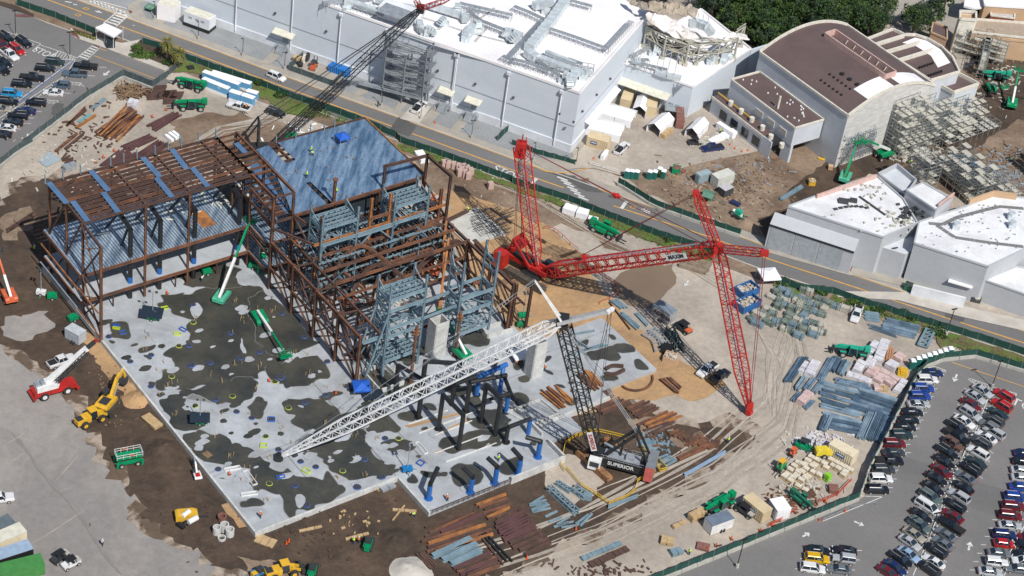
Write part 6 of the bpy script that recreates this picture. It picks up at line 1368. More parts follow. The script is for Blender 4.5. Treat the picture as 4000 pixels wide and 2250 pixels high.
def scissor():
 t=proto('sci','scissor_lift','','scissor lift')
 MB().box((0,0,1.0),(4.2,1.7,.7)).build('chassis',m_green,t)
 for x in(-1.5,1.5):
  for y in(-.95,.95):wheel(t,x,y,.5,.36)
 [MB().box((x,y,.8),(.4,.4,1.3)).build('outrigger',m_green,t)for x in(-2.3,2.3)for y in(-1,1)]
 mb=MB();[mb.bar((-1.8,y,1.4+k*.2),(1.8,y,1.6+k*.2),.1)for y in(-.6,.6)for k in range(3)];mb.build('scissor_arms',m_darkg,t)
 MB().box((0,0,2.15),(4.8,2.0,.12)).build('platform',m_green,t)
 mb=MB()
 for zz in(2.7,3.25):
  for y in(-1,1):mb.bar((-2.4,y,zz),(2.4,y,zz),.07)
  for x in(-2.4,2.4):mb.bar((x,-1,zz),(x,1,zz),.07)
 for x in(-2.4,-1.2,0,1.2,2.4):
  for y in(-1,1):mb.bar((x,y,2.2),(x,y,3.25),.07)
 mb.build('guard_rail',m_white,t);MB().box((-.6,1,3.0),(.5,.2,.4)).box((.4,-1,2.9),(.5,.2,.4)).build('control_box',m_orange,t);reg('sci',t)
scissor()
def lighttower():
 t=proto('lt','light_tower','','light tower')
 MB().box((0,0,.75),(1.9,1.1,.8)).build('body',m_green,t)
 for y in(-.65,.65):wheel(t,0,y,.33,.2)
 MB().bar((0,0,1.1),(0,0,6.4),.14).bar((1,0,.5),(2,0,.4),.1).build('mast',m_galv,t);MB().bar((-1.3,0,.25),(-.9,0,.25),.1).bar((0,-1.4,.1),(0,1.4,.1),.12,.12).build('outrigger',m_green,t)
 for x,y in((-.35,-.25),(.35,-.25),(-.35,.3),(.35,.3)):MB().box((x,y,6.5),(.4,.3,.35)).build('lamp',m_dgrey,t)
 reg('lt',t)
lighttower()
def solartower():
 t=proto('solar','solar_light_tower','','light tower')
 MB().box((0,0,.75),(2.0,1.2,.7)).build('body',m_green,t)
 for y in(-.7,.7):wheel(t,0,y,.33,.2)
 MB().add([(-2.2,-1.2,1.5),(2.2,-1.2,1.5),(2.2,1.1,2.5),(-2.2,1.1,2.5),(-2.2,-1.2,1.42),(2.2,-1.2,1.42),(2.2,1.1,2.42),(-2.2,1.1,2.42)],MB.BOXF).build('solar_panel',m_glass,t)
 MB().bar((0,.4,1),(0,.4,6.8),.13).build('mast',m_galv,t)
 for x in(-.7,.7):MB().box((x,.4,6.8),(.5,.3,.4)).build('lamp',m_dgrey,t)
 reg('solar',t)
solartower()
def skid():
 t=proto('skid','skid_steer','','skid steer')
 for y in(-.75,.75):track(t,Vector((0,0,0)),X0,Y0,y,2.4,.4,.7,m_tyre)
 pr([(-1.5,.4),(.9,.4),(.9,1.1),(-.2,1.3),(-1.5,1.5)],1.0).build('body',m_green,t);pr([(-.5,1.2),(.8,1.2),(.6,2.1),(-.5,2.1)],1.05).build('cab',m_darkg,t)
 MB().bar((-1.4,-.65,1.5),(1.5,-.65,.7),.18,.25).bar((-1.4,.65,1.5),(1.5,.65,.7),.18,.25).build('lift_arm',m_green,t);pr([(1.5,.1),(2.4,.1),(2.0,.7),(1.5,.8)],1.8).build('bucket',m_darkg,t);reg('skid',t)
skid()
def forklift():
 t=proto('fork','forklift','','forklift')
 pr([(-1.6,.4),(.9,.4),(.9,1.0),(-.2,1.1),(-1.6,1.4)],1.2).build('body',m_green,t);MB().box((-.3,0,2.3),(1.5,1.15,.1)).bar((-.9,-.5,1.2),(-.9,-.5,2.3),.1).bar((-.9,.5,1.2),(-.9,.5,2.3),.1).bar((.6,-.5,1),(.4,-.5,2.3),.1).bar((.6,.5,1),(.4,.5,2.3),.1).build('overhead_guard',m_darkg,t)
 MB().bar((1.15,-.4,.1),(1.15,-.4,2.9),.14).bar((1.15,.4,.1),(1.15,.4,2.9),.14).bar((1.2,-.6,1.0),(1.2,.6,1.0),.1,.5).build('mast',m_darkg,t);MB().bar((1.2,-.3,.15),(2.4,-.3,.12),.12,.08).bar((1.2,.3,.15),(2.4,.3,.12),.12,.08).build('fork',m_darkg,t)
 for x in(-1.1,.7):
  for y in(-.6,.6):wheel(t,x,y,.34,.25)
 reg('fork',t)
forklift()
def utv():
 t=proto('utv','utility_cart','','utility cart')
 pr([(-1.7,.5),(1.6,.5),(1.6,.95),(.8,1.15),(-.5,.9),(-1.7,.95)],1.4).build('body',m_darkg,t);MB().box((.0,0,1.95),(1.7,1.4,.1)).build('roof',m_black,t)
 mb=MB();[mb.bar((x,y,1),(x*.85,y,1.95),.07)for x in(-.8,.8)for y in(-.65,.65)];mb.build('roll_cage',m_darkg,t);MB().box((-.3,0,1.0),(.5,1.2,.5)).build('seat',m_black,t);MB().box((-1.3,0,1.05),(.9,1.3,.25)).build('cargo_bed',m_hub,t)
 for x in(-1.15,1.15):
  for y in(-.68,.68):wheel(t,x,y,.36,.26)
 reg('utv',t)
utv()
boomlift('bl_up',.62,15.5);boomlift('bl_low',.06,13);boomlift('bl_mid',.5,8)
gp=lambda m_,**k:dict({'boom':m_,'engine_cover':m_,'cab_frame':m_,'mudguard':m_},**k)
place('tele','00',1930,890,(1780,850),'green telehandler on dirt beside the long white wrapped bundles','green telehandlers')
place('tele','00',1930,1095,(1740,1090),'green telehandler parked broadside above the maroon beam pile','green telehandlers')
place('tele','21',920,900,(1040,955),'green telehandler alone on the pale yard right of the red crane','green telehandlers')
place('tele','32',840,680,(660,650),'mint green telehandler with lowered forks among the wrapped timber stacks','green telehandlers',gp(m_teal))
place('tele','23',2080,770,(1930,850),'green telehandler beside the white box trailer and beige containers','green telehandlers')
place('tele','33',320,715,(390,770),'dark green telehandler low among the scrap near the lower green fence','green telehandlers',gp(M('lift_darkgreen',(.02,.16,.10),.5)),scale=(.75,.75,.75))
place('tele','31',1960,240,(2130,290),'bright blue telehandler on the dirt road at the right',None,gp(m_blue))
place('tele','30',2290,800,(2130,780),'teal rough terrain telehandler by the upper right dirt road','green telehandlers',gp(m_teal))
b=place('bl_up','02',2240,130,(2420,-110),'green boom lift with long white and green boom raised to the wing','boom lifts',{'turntable':m_mint})
place('bl_low',(1100,1050,2.898),-240,640,(30,1090),'bright green boom lift stretched low across the slab, basket near the floor','boom lifts')
place('bl_mid','02',85,120,(20,-10),'orange boom lift at the left edge on brown dirt','boom lifts',{'turntable':m_orange,'upper_boom':m_orange,'fly_arm':m_orange,'basket':m_dgrey})
place('bl_mid','11',1800,650,(1700,900),'orange boom lift parked behind the rear right grey tower','boom lifts',{'turntable':m_orange,'upper_boom':m_orange,'fly_arm':m_orange,'basket':m_dgrey},z=0)
place('bl_mid','11',1800,1290,(1900,1080),'orange boom lift with raised cream boom inside the stage, right side','boom lifts',{'turntable':m_orange,'upper_boom':m_cream,'fly_arm':m_cream,'basket':m_dgrey,'boom':m_cream},z=0)
place('bl_mid','12',930,190,(1000,420),'orange boom lift with white boom pointing down in the stage, left side','boom lifts',{'turntable':m_orange,'upper_boom':m_orange,'fly_arm':m_orange,'basket':m_dgrey},z=0)
place('bl_mid','31',1150,145,(960,190),'green boom lift with white boom at the foot of the show building','boom lifts')
place('bl_mid','31',770,370,(830,230),'small green and orange boom lift by the pink parapet','boom lifts',{'turntable':m_mint,'chassis':m_orange,'boom':m_green})
place('bl_mid','30',2440,1070,(2450,940),'round green boom lift on dirt at the far right','boom lifts')
place('bl_mid','30',2240,930,(2280,990),'green and white boom lift below the teal telehandler at far right','boom lifts',scale=(.8,.8,.8))
place('bl_mid','12',2050,700,(1950,600),'green boom lift half hidden under the white lattice jib','boom lifts',z=0)
place('sci','03',1290,320,(1450,290),'green scissor lift with white rails on dark dirt left of the slab','scissor lifts')
place('sci',C2,945,880,(965,760),'green scissor lift raised inside the stage corner with a worker aboard','scissor lifts',scale=(.8,.8,2.2),z=0)
place('exc','02',1085,1190,(1230,1020),'yellow excavator digging at the left slab wall','yellow plant')
place('exc','03',1975,455,(1930,330),'small white mini excavator with red tail beside the slab wall',None,{'house':m_white,'boom':m_galv,'stick':m_galv,'engine_hatch':m_cred},scale=(.5,.5,.5))
place('ldr','02',920,1350,(1090,1280),'yellow wheel loader with dark bonnet behind the excavator','yellow plant')
place('rt','02',540,1060,(720,1010),'red and white rough terrain crane with white boom pointing over a pickup','cranes')
place('solar','02',1530,320,0,'solar light tower with wide dark panel on the dry slab under the wing','light towers',z=0,scale=(1,1,1))
place('solar','02',2010,1370,.2,'green solar light tower on the wet slab near the left wall','light towers',z=0,scale=(.85,.85,.85))
place('solar','12',1180,1110,.5,'dark solar panel trailer half under the white jib beside the blue tent','light towers',z=0,scale=(.9,.9,.5))
place('lt','13',1515,400,.4,'blue light tower standing on the slab near the lower notch','light towers',{'body':m_blue,'outrigger':m_blue},z=0)
place('lt','02',415,70,0,'white light tower with tall mast at the left edge of the wing','light towers',{'body':m_white})
place('lt','22',105,300,.3,'light tower with green base right of the stage posts','light towers')
for t,x,y,rz,lb in(('02',525,110,.3,'small green generator by the retaining wall near the wing corner'),('02',735,330,.8,'small green generator behind the grey trailer'),('01',2080,1310,.6,'green generator on the slab under the wing edge'),('01',2550,1250,0,'green generator in the dark gap beside the stage'),('22',95,395,0,'green generator box beside the brown portal posts')):
 if 'gen' not in PROTO:
  g_=proto('gen','generator','','generator');pr([(-1,.4),(1,.4),(1,1.1),(.6,1.4),(-.8,1.4),(-1,1.2)],1.1).build('body',m_green,g_);[wheel(g_,0,y,.33,.2)for y in(-.65,.65)];MB().bar((1,0,.4),(2,0,.3),.1).build('tow_bar',m_darkg,g_);reg('gen',g_)
 place('gen',t,x,y,rz,lb,'small generators',z=0 if lb.endswith(('edge','stage'))else None)
place('skid','13',1120,1160,(1140,1080),'green tracked skid steer next to two workers on dark dirt','compact loaders')
place('skid','13',560,1430,(570,1380),'green skid steer cut by the bottom edge of the photo','compact loaders')
place('ldr','13',270,1440,(400,1410),'yellow wheel loader cut by the bottom edge on dark dirt','yellow plant')
place('skid','13',30,1450,(90,1420),'yellow and blue compact loader at the bottom edge','compact loaders',{'body':m_cyel,'lift_arm':m_blue})
place('fork','33',240,235,(190,290),'orange compact forklift left of the yellow compressor','forklifts',{'body':m_orange,'overhead_guard':m_orange},scale=(.8,.8,.7))
place('fork','33',115,385,(70,430),'small black and green forklift left of the pallet field','forklifts',{'overhead_guard':m_cyel})
place('fork','33',370,180,(420,200),'green tractor with black roof beside the yellow compressor','forklifts',scale=(1.25,1.25,1))
place('fork','10',580,690,(640,600),'orange and blue forklift in the fenced yard by the hall','forklifts',{'body':m_orange})
place('skid','21',2270,740,(2310,760),'small white and teal dumper on the rubble yard','compact loaders',{'body':m_white,'cab':m_teal})
place('utv','03',600,1290,(540,1330),'black utility cart parked beside another near the green container','utility carts')
place('utv','03',710,1350,(620,1395),'black roofed white utility cart with loaded bed, lower left yard','utility carts',{'body':m_white})
place('utv','22',1715,430,(1660,390),'black utility cart with orange load behind the grey lettered trailer','utility carts',{'cargo_bed':m_orange},scale=(1.2,1.2,1.1))
place('utv','23',2330,820,(2270,780),'black open utility cart in front of the beige container','utility carts',scale=(1.2,1.2,1.1))
place('utv','21',1830,10,(1780,10),'black utility cart beside the dark pickup in the service yard','utility carts')
place('gen','33',545,235,.3,'yellow trailer compressor in front of the cream container','small generators',{'body':M('compressor_yellow',(.75,.6,.05),.45)},scale=(1.7,1.5,1.3))
place('gen','03',1870,880,.35,'vacuum trailer with yellow and white tanks on dark dirt',None,{'body':m_cyel},scale=(2.0,1.8,1.3),cat='trailer')
# vacuum trailer tanks, chutes
cp_=W('03',1850,870)
o=thing('water_tank_trailer',cp_,'white tank pair with hose reel lying on the vacuum trailer','tank');MB().tube(W('03',1830,850,.9),W('03',1900,800,.9),.5,12).build('tank',m_white,o);MB().tube(W('03',1890,910,.7),W('03',1980,860,.7),.5,12).build('tank',m_white,o);MB().tube(W('03',1790,920,.2),W('03',1850,960,.2),.4,8).build('hose_reel',m_black,o)
# ================================================================ CARS
def carpaint(n,c):
 m=M('car_'+n,c,.22,metal=.15,c2=tuple(x*.92 for x in c),sc=.5,spec=.7);m.node_tree.nodes['Principled BSDF'].inputs['Coat Weight'].default_value=.6;return m
CP={'black':carpaint('black',(.012,.013,.016)),'dark grey':carpaint('darkgrey',(.05,.055,.06)),'grey':carpaint('grey',(.16,.18,.2)),'silver':carpaint('silver',(.45,.47,.49)),'white':carpaint('white',(.78,.78,.78)),'red':carpaint('red',(.48,.015,.015)),'dark red':carpaint('darkred',(.16,.012,.018)),'blue':carpaint('blue',(.015,.06,.32)),'dark blue':carpaint('darkblue',(.012,.025,.11)),'light blue':carpaint('lightblue',(.30,.44,.62)),'sky blue':carpaint('skyblue',(.02,.30,.62)),'yellow':carpaint('yellow',(.72,.42,.0)),'dark green':carpaint('darkgreen',(.02,.045,.045)),'beige':carpaint('beige',(.36,.33,.27)),'brown':carpaint('brown',(.16,.085,.06)),'slate blue':carpaint('slate',(.10,.14,.19)),'greenish grey':carpaint('greengrey',(.10,.14,.14))}
m_tail=M('tail_lamp',(.4,.01,.01),.3);m_lampw=M('head_lamp',(.7,.72,.75),.2);m_trim=M('trim',(.02,.02,.02),.6)
def hull(st,seg=None):
 """loft: stations (x, z0, z1, half-width bottom, half-width top)"""
 mb=MB();n=len(st)
 for x,z0,z1,wb,wt in st:
  zm=z0+(z1-z0)*.55
  mb.v+=[Vector(p)for p in((x,-wb*.9,z0),(x,wb*.9,z0),(x,wb,zm),(x,wt,z1-.06),(x,wt*.86,z1),(x,-wt*.86,z1),(x,-wt,z1-.06),(x,-wb,zm))]
 for i in range(n-1):
  for j in range(8):a=i*8+j;b=i*8+(j+1)%8;mb.f.append((a,b,b+8,a+8))
 mb.f.append(tuple(range(8))[::-1]);mb.f.append(tuple(range((n-1)*8,n*8)));return mb
def car(key,L_,Wd,body,cab,roof,bed=None,rail=False):
 t=proto(key,key if key!='sedan' else 'sedan','','car');w=Wd/2;h=L_/2
 hull([(a*h,b,c,w*d_,w*e)for a,b,c,d_,e in body]).build('body',CP['black'],t,smooth=False)
 # greenhouse (glass) and painted roof
 z0=cab[0][1];mb=MB()
 (xr0,xr1,xf0,xf1,zr)=roof
 v=[(xr0*h,-w*.9,z0),(xf0*h,-w*.9,z0),(xf0*h,w*.9,z0),(xr0*h,w*.9,z0),(xr1*h,-w*.72,zr),(xf1*h,-w*.72,zr),(xf1*h,w*.72,zr),(xr1*h,w*.72,zr)]
 mb.add(v,MB.BOXF);mb.build('window',m_glass,t)
 r=MB();r.add([(xr1*h-.02,-w*.72,zr-.03),(xf1*h+.02,-w*.72,zr-.03),(xf1*h+.02,w*.72,zr-.03),(xr1*h-.02,w*.72,zr-.03),(xr1*h+.08,-w*.62,zr+.05),(xf1*h-.08,-w*.62,zr+.05),(xf1*h-.08,w*.62,zr+.05),(xr1*h+.08,w*.62,zr+.05)],MB.BOXF)
 for s_ in(-1,1):
  for xa,xb in((xr0,xr1),(xf0,xf1),((xr0+xf0)/2,(xr1+xf1)/2)):r.bar((xa*h,s_*w*.9,z0),(xb*h,s_*w*.72,zr),.09,.07)
 r.build('roof',CP['black'],t)
 if rail:MB().bar((xr1*h+.1,-w*.6,zr+.1),(xf1*h-.3,-w*.6,zr+.1),.06).bar((xr1*h+.1,w*.6,zr+.1),(xf1*h-.3,w*.6,zr+.1),.06).build('roof_rail',m_hub,t)
 for x in(-.62,.64):
  for s_ in(-1,1):
   o=MB().tube((x*h,s_*(w-.2),.34),(x*h,s_*(w+.02),.34),.345,12).build('wheel',m_tyre,t);MB().tube((x*h,s_*(w-.1),.34),(x*h,s_*(w+.035),.34),.2,8).build('rim',m_hub,o)
 for s_ in(-1,1):
  MB().box((h-.06,s_*w*.68,.72),(.16,w*.36,.14)).build('headlight',m_lampw,t);MB().box((-h+.05,s_*w*.74,.85),(.14,w*.26,.2)).build('tail_light',m_tail,t)
  MB().box((xf0*h-.25,s_*(w+.1),z0+.08),(.14,.2,.14)).build('mirror',m_trim,t)
 if bed:MB().box((bed[0]*h,0,bed[1]),(bed[2]*h,Wd*.76,.05)).build('cargo_bed',m_trim,t)
 reg(key,t)
car('sedan',4.7,1.84,[(-1,.4,.8,.8,.75),(-.95,.25,.98,.93,.86),(-.6,.2,1.02,1,.9),(.2,.2,.98,1,.92),(.75,.2,.86,.98,.88),(.95,.25,.72,.9,.78),(1,.35,.6,.78,.7)],[(0,.96)],(-.78,-.42,.48,.12,1.42))
car('suv',4.75,1.92,[(-1,.4,.95,.85,.8),(-.97,.3,1.08,.96,.9),(-.6,.25,1.1,1,.94),(.3,.25,1.08,1,.94),(.8,.25,.98,.98,.9),(.97,.3,.85,.92,.82),(1,.4,.7,.84,.76)],[(0,1.06)],(-.96,-.82,.5,.2,1.68),rail=True)
car('pickup',5.7,2.0,[(-1,.45,1.1,.92,.92),(-.98,.4,1.18,.97,.95),(-.5,.35,1.18,1,.95),(.2,.35,1.15,1,.95),(.8,.35,1.1,1,.93),(.98,.4,.98,.94,.88),(1,.5,.85,.88,.82)],[(0,1.15)],(-.32,-.26,.46,.26,1.86),bed=(-.65,1.2,.6))
car('minivan',5.1,1.98,[(-1,.35,1.0,.9,.88),(-.98,.25,1.1,.97,.93),(0,.2,1.08,1,.95),(.6,.2,1.0,1,.93),(.93,.25,.82,.94,.85),(1,.35,.65,.84,.76)],[(0,1.04)],(-.97,-.9,.72,.34,1.74),rail=True)
car('jeep',4.3,1.85,[(-1,.5,1.15,.9,.92),(-.5,.45,1.18,1,.95),(.3,.45,1.15,1,.95),(.35,.5,1.12,.86,.8),(.98,.5,1.05,.8,.75),(1,.55,.9,.78,.7)],[(0,1.14)],(-.98,-.94,.36,.24,1.82))
car('hatchback',4.2,1.8,[(-1,.4,.9,.85,.82),(-.96,.3,1.0,.95,.9),(0,.2,1.0,1,.93),(.75,.2,.86,.98,.88),(.95,.25,.7,.9,.78),(1,.35,.6,.8,.72)],[(0,.97)],(-.94,-.66,.52,.16,1.5))
NM={'sedan':'sedan','suv':'suv','pickup':'pickup','minivan':'minivan','jeep':'off-roader','hatchback':'hatchback'}
def cars(t,hd,row,group,L_,flip=False,frm='from its upper end'):
 a=heading(t if isinstance(t,str)else 'v',*hd)
 for i,e in enumerate(L_):
  tt,(x,y,k,c)=(e[0],e[1:])if isinstance(e[0],str)else(t,e)
  r_=random.Random(i*7+x);rz=a+(math.pi if flip else 0)+r_.uniform(-.03,.03)
  n_=nth(i);lb=f'{c} {NM[k]}, {n_} car down {row}'
  place(k,tt,x,y,rz,lb,group,{'body':CP[c],'roof':CP[c]if not(k=='jeep' and c=='yellow')else CP['yellow']})
S_,U_,K_,V2,J_,H_='sedan','suv','pickup','minivan','jeep','hatchback'
cars('32',(1380,1195,1615,1200),'in the row against the lot fence','cars in the right car park',[(1645,880,S_,'dark blue'),(1590,950,U_,'white'),(1550,1035,U_,'blue'),(1515,1115,U_,'blue'),(1505,1198,S_,'silver'),(1440,1275,S_,'black'),(1402,1355,S_,'black'),(1368,1425,S_,'black'),('33',1330,58,U_,'dark green'),('33',1258,145,U_,'dark red'),('33',1255,235,S_,'dark grey'),('33',1208,320,K_,'black'),('33',1150,405,U_,'dark grey'),('33',1122,498,U_,'white'),('33',1088,605,U_,'black')])
cars('33',(1480,720,1700,865),'in the left line of the long double row','cars in the right car park',[('32',2150,1060,S_,'silver'),('32',2078,1120,S_,'silver'),('32',2035,1200,S_,'dark red'),('32',2030,1290,U_,'silver'),('32',1970,1370,S_,'white'),('32',1895,1425,U_,'black'),(1885,75,K_,'black'),(1855,155,J_,'brown'),(1785,230,U_,'black'),(1760,325,S_,'black'),(1738,420,S_,'dark red'),(1680,495,S_,'black'),(1650,592,S_,'black'),(1618,680,U_,'greenish grey'),(1590,775,V2,'white'),(1527,868,S_,'black'),(1508,965,U_,'greenish grey'),(1458,1058,S_,'beige'),(1415,1135,S_,'silver'),(1408,1258,S_,'light blue'),(1322,1308,U_,'black'),(1268,1388,S_,'dark blue'),(1200,1440,S_,'dark red')])
cars('33',(1700,865,1480,720),'in the right line of the long double row','cars in the right car park',[('32',2365,1108,U_,'red'),('32',2342,1208,U_,'red'),('32',2300,1290,S_,'dark green'),('32',2258,1362,U_,'dark grey'),('32',2215,1420,U_,'grey'),(2262,35,U_,'silver'),(2180,78,S_,'white'),(2122,138,U_,'dark grey'),(2098,238,U_,'white'),(2075,335,S_,'dark green'),(2015,402,U_,'black'),(1968,485,S_,'grey'),(1945,582,S_,'black'),(1905,675,U_,'silver'),(1860,768,U_,'black'),(1842,868,S_,'dark red'),(1825,970,K_,'black'),(1770,1058,S_,'grey'),(1742,1148,S_,'grey'),(1670,1220,U_,'black'),(1652,1330,S_,'white'),(1605,1405,U_,'black')])
cars('33',(2240,1045,2490,1068),'in the far right lot row','cars in the right car park',[(2570,245,S_,'dark blue'),(2555,325,S_,'black'),(2540,415,S_,'silver'),(2545,490,S_,'silver'),(2525,580,S_,'blue'),(2475,682,U_,'blue'),(2452,775,U_,'dark red'),(2420,868,U_,'dark red'),(2418,968,S_,'silver'),(2360,1058,U_,'dark blue'),(2362,1150,H_,'red'),(2310,1245,S_,'grey'),(2285,1340,J_,'white'),(2220,1430,S_,'silver')])
cars('33',(2490,1068,2240,1045),'in the row cut by the right photo edge','cars in the right car park',[(2600,1085,S_,'dark red'),(2570,1155,S_,'black'),(2555,1250,S_,'black'),(2560,1330,U_,'white'),(2495,1400,S_,'grey')])
cars('33',(365,1195,610,1225),'in the short left file at the bottom, right car park','cars in the right car park',[(490,1215,S_,'black'),(482,1300,U_,'yellow'),(440,1398,U_,'white')])
cars('33',(610,1225,365,1195),'in the short right file at the bottom, right car park','cars in the right car park',[(760,1218,S_,'black'),(752,1305,J_,'silver'),(705,1405,S_,'grey')])
cars('00',(870,790,640,770),'in the right file of the left car park','cars in the left car park',[(860,690,K_,'black'),(755,768,K_,'slate blue'),(622,880,H_,'slate blue'),(538,955,S_,'white'),(362,1058,U_,'black'),(258,1140,S_,'dark blue'),(180,1190,U_,'black'),(130,1255,S_,'black'),(60,1312,S_,'white'),(15,1375,S_,'black')])
cars('00',(360,700,555,715),'in the middle file of the left car park','cars in the left car park',[(555,648,U_,'dark green'),(457,712,U_,'black'),(325,808,K_,'black'),(222,870,U_,'black'),(120,965,U_,'sky blue'),(82,1048,U_,'black'),(5,1118,S_,'beige')])
cars('00',(105,480,230,565),'in the slanted file at the left edge','cars in the left car park',[(62,400,U_,'black'),(240,448,U_,'black'),(168,520,U_,'red'),(15,470,S_,'dark red'),(95,572,K_,'white'),(42,650,S_,'black'),(5,715,K_,'black')])
pc=lambda c:{'body':CP[c],'roof':CP[c]}
for t,x,y,h_,k,c,lb in(('10',205,795,(290,830),U_,'white','white car driving on the road below the fenced yard'),('10',195,1155,(320,1200),U_,'black','black car parked on pale concrete near the dark crane boom'),('10',1640,1100,(1700,1040),K_,'white','white pickup parked by the hall steps beside the road'),('00',2400,1100,(2290,1065),K_,'white','white pickup with a man in the bed beside white wrapped bundles'),('21',1100,70,(1160,10),K_,'white','white pickup in the service yard right of the beige container'),('21',2010,65,(1890,80),K_,'dark blue','dark blue pickup in the service yard by the orange cones'),('22',1960,850,(1890,900),K_,'white','white work pickup with ladder rack near the red jib shadow'),('22',2080,920,(2170,860),K_,'black','black pickup next to the white work pickup, near the red jib shadow'),('32',885,290,(860,360),K_,'white','white truck with amber beacons between scaffold bundles'),('02',615,765,(740,720),K_,'white','white pickup with black bed cover under the rough terrain crane boom'),('03',-20,700,(60,690),K_,'white','white vehicle cut by the left photo edge')):
 place(k,t,x,y,h_,lb,None,pc(c))
# ================================================================ FENCES, LAMPS, TREES
m_screen=M('green_screen',(.012,.07,.052),.8,c2=(.008,.05,.04),sc=.8,wpos=True,fine=.15);m_gscreen=M('grey_screen',(.07,.10,.105),.8,c2=(.05,.075,.08),sc=.7,wpos=True)
m_post=M('fence_post',(.25,.27,.27),.5,metal=.4);m_kconc=M('barrier_concrete',(.44,.43,.39),.85,c2=(.34,.33,.30),sc=.5,wpos=True,fine=.1)
def fence(lb,pts,h=2.0,mat=None,kerb=False,step=3.2,name='screen_fence',kside=0):
 pts=[p.copy()for p in pts];t=thing(name,pts[0],lb,'fence');mb=MB();post=None;rnd=random.Random(len(pts));base=.9 if kerb else.05
 for a,b in zip(pts,pts[1:]):
  n=max(1,round((b-a).length/step));sd_=(b-a).cross(Z3).normalized()
  for i in range(n):
   p=a.lerp(b,i/n);q=a.lerp(b,(i+1)/n);m1=p.lerp(q,.5)+sd_*rnd.uniform(-.12,.12)
   mb.add([p+Z3*base,m1+Z3*base,q+Z3*base,q+Z3*(base+h-.1),m1+Z3*(base+h-.25),p+Z3*(base+h-.1)],((0,1,4,5),(1,2,3,4)))
   if post is None:post=MB().tube(p,p+Z3*(base+h),.07,6).build('post',m_post,t);p00=p;npost=1
   elif npost<99:o=post.copy();col.objects.link(o);o.parent=t;o.location=p-p00;npost+=1
 mb.build('screen',mat or m_screen,t)
 if kerb:
  kb=MB()
  for a,b in zip(pts,pts[1:]):
   n=max(1,round((b-a).length/3.6))
   for i in range(n):kb.bar(a.lerp(b,i/n)+Z3*.42,a.lerp(b,(i+.97)/n)+Z3*.42,.62,.84)
  kb.build('barrier_blocks',m_kconc,t)
 return t
PF=lambda t,*a:[W(t,a[i],a[i+1])for i in range(0,len(a),2)]
fence('dark green screen fence along the road beside the left car park',PF('00',170,55,560,185,960,350))
fence('dark green screen fence along the planted bed with palm trees',PF('00',1432,445,1610,495,1860,600))
fence('dark green screen fence along the road from the palms to the deck',PF('00',1860,600,2576,850)+PF('10',340,985,700,1110,1000,1215,1250,1320,1400,1385)+PF('11',1450,-10,1750,90,2100,215,2576,390))
fence('dark green screen fence along the road from the brick pallets to the gate',PF('21',0,400,250,480,560,580,930,730,1400,910,1990,1100))
fence('dark green screen fence along the road past the white canopy tent',PF('31',60,1390,350,1480)+PF('32',640,60,830,130,1500,340,2100,520,2576,680,2800,750))
fence('green screen fence on concrete blocks curving round the rubble yard',PF('21',1060,420,1120,450,1230,520,1370,610,1520,680,1700,740,1900,810,2140,890,2290,940),1.6,kerb=True)
fence('grey screen fence on concrete blocks between left car park and beam yard',PF('00',230,1500,560,1250,900,990,1240,790,1535,905),1.8,m_gscreen,kerb=True)
fence('grey screen fence on concrete blocks at the lower left of the beam yard',PF('01',-200,380,0,240,180,100,330,10),1.8,m_gscreen,kerb=True)
fence('dark green screen fence on pale blocks round the right car park',PF('33',-1200,1540,-560,1290,0,1060,905,690,1000,400,1210,0)+PF('32',1490,900,1580,810,1750,740,2080,705,2400,800,2800,920),1.7,kerb=True)
fence('short grey gate fence beside the palm bed',PF('00',1700,755,1860,610),2,m_gscreen);fence('grey mesh gate across the site entrance',PF('00',1540,870,1690,770),2,m_gscreen)
fence('dark mesh fence round the small yard by the hall wall',PF('10',330,710,580,800,770,870,920,720),1.8,m_gscreen,name='mesh_fence');fence('dark mesh side panel of the small yard by the hall',PF('10',330,700,480,570),2,m_gscreen,name='mesh_fence')
fence('dark screen fence at the hall corner beside the road',PF('10',2430,1420,2560,1290));fence('dark green screen fence at the foot of the hall corner',PF('11',2570,10,2700,40)+PF('21',200,90,420,150,640,215),1.6,m_screen)
fence('grey mesh fence in front of the lower hall service yard',PF('20',1940,1010,2060,1060,2200,1130),2.2,m_gscreen);
# yellow crowd barriers and rebar rails
def barrier(lb,pts,mat,h=1.1,step=2.2,rails=2,name='barrier',panel=True,cat='barrier'):
 mb=MB()
 for a,b in zip(pts,pts[1:]):
  n=max(1,round((b-a).length/step))
  for zz in[h*(k+1)/rails for k in range(rails)]:mb.bar(a+Z3*zz,b+Z3*zz,.09)
  for i in range(n+1):p=a.lerp(b,i/n);mb.bar(p,p+Z3*h,.09)
  if panel:
   for i in range(n*6):p=a.lerp(b,i/(n*6));mb.bar(p+Z3*.2,p+Z3*h,.05)
 return tag(mb.build(name,mat,loc=pts[0]),lb,cat)
T2=(2050,1500,1.638)
PT=lambda t,*a:[XP(t,a[i],a[i+1])for i in range(0,len(a),2)]
barrier('yellow barrier ring left of the black crane, beside the slab corner',PT(T2,335,335,255,395,240,470,215,505,250,565),m_yellow)
barrier('yellow barrier line below the black crane toward the concrete road',PT(T2,265,555,350,655,440,710,535,775),m_yellow)
barrier('yellow barrier curve right of the pale pad under the black crane',PT(T2,535,780,650,735,705,690,720,630,830,575),m_yellow)
barrier('yellow barrier line right of the crane counterweight',PT(T2,735,415,830,470,905,560,860,570,840,520),m_yellow);barrier('yellow barrier line above the black crane body',PT(T2,345,345,395,315,470,315,560,335,640,355),m_yellow)
m_redl=M('red_tape',(.55,.06,.03),.6)
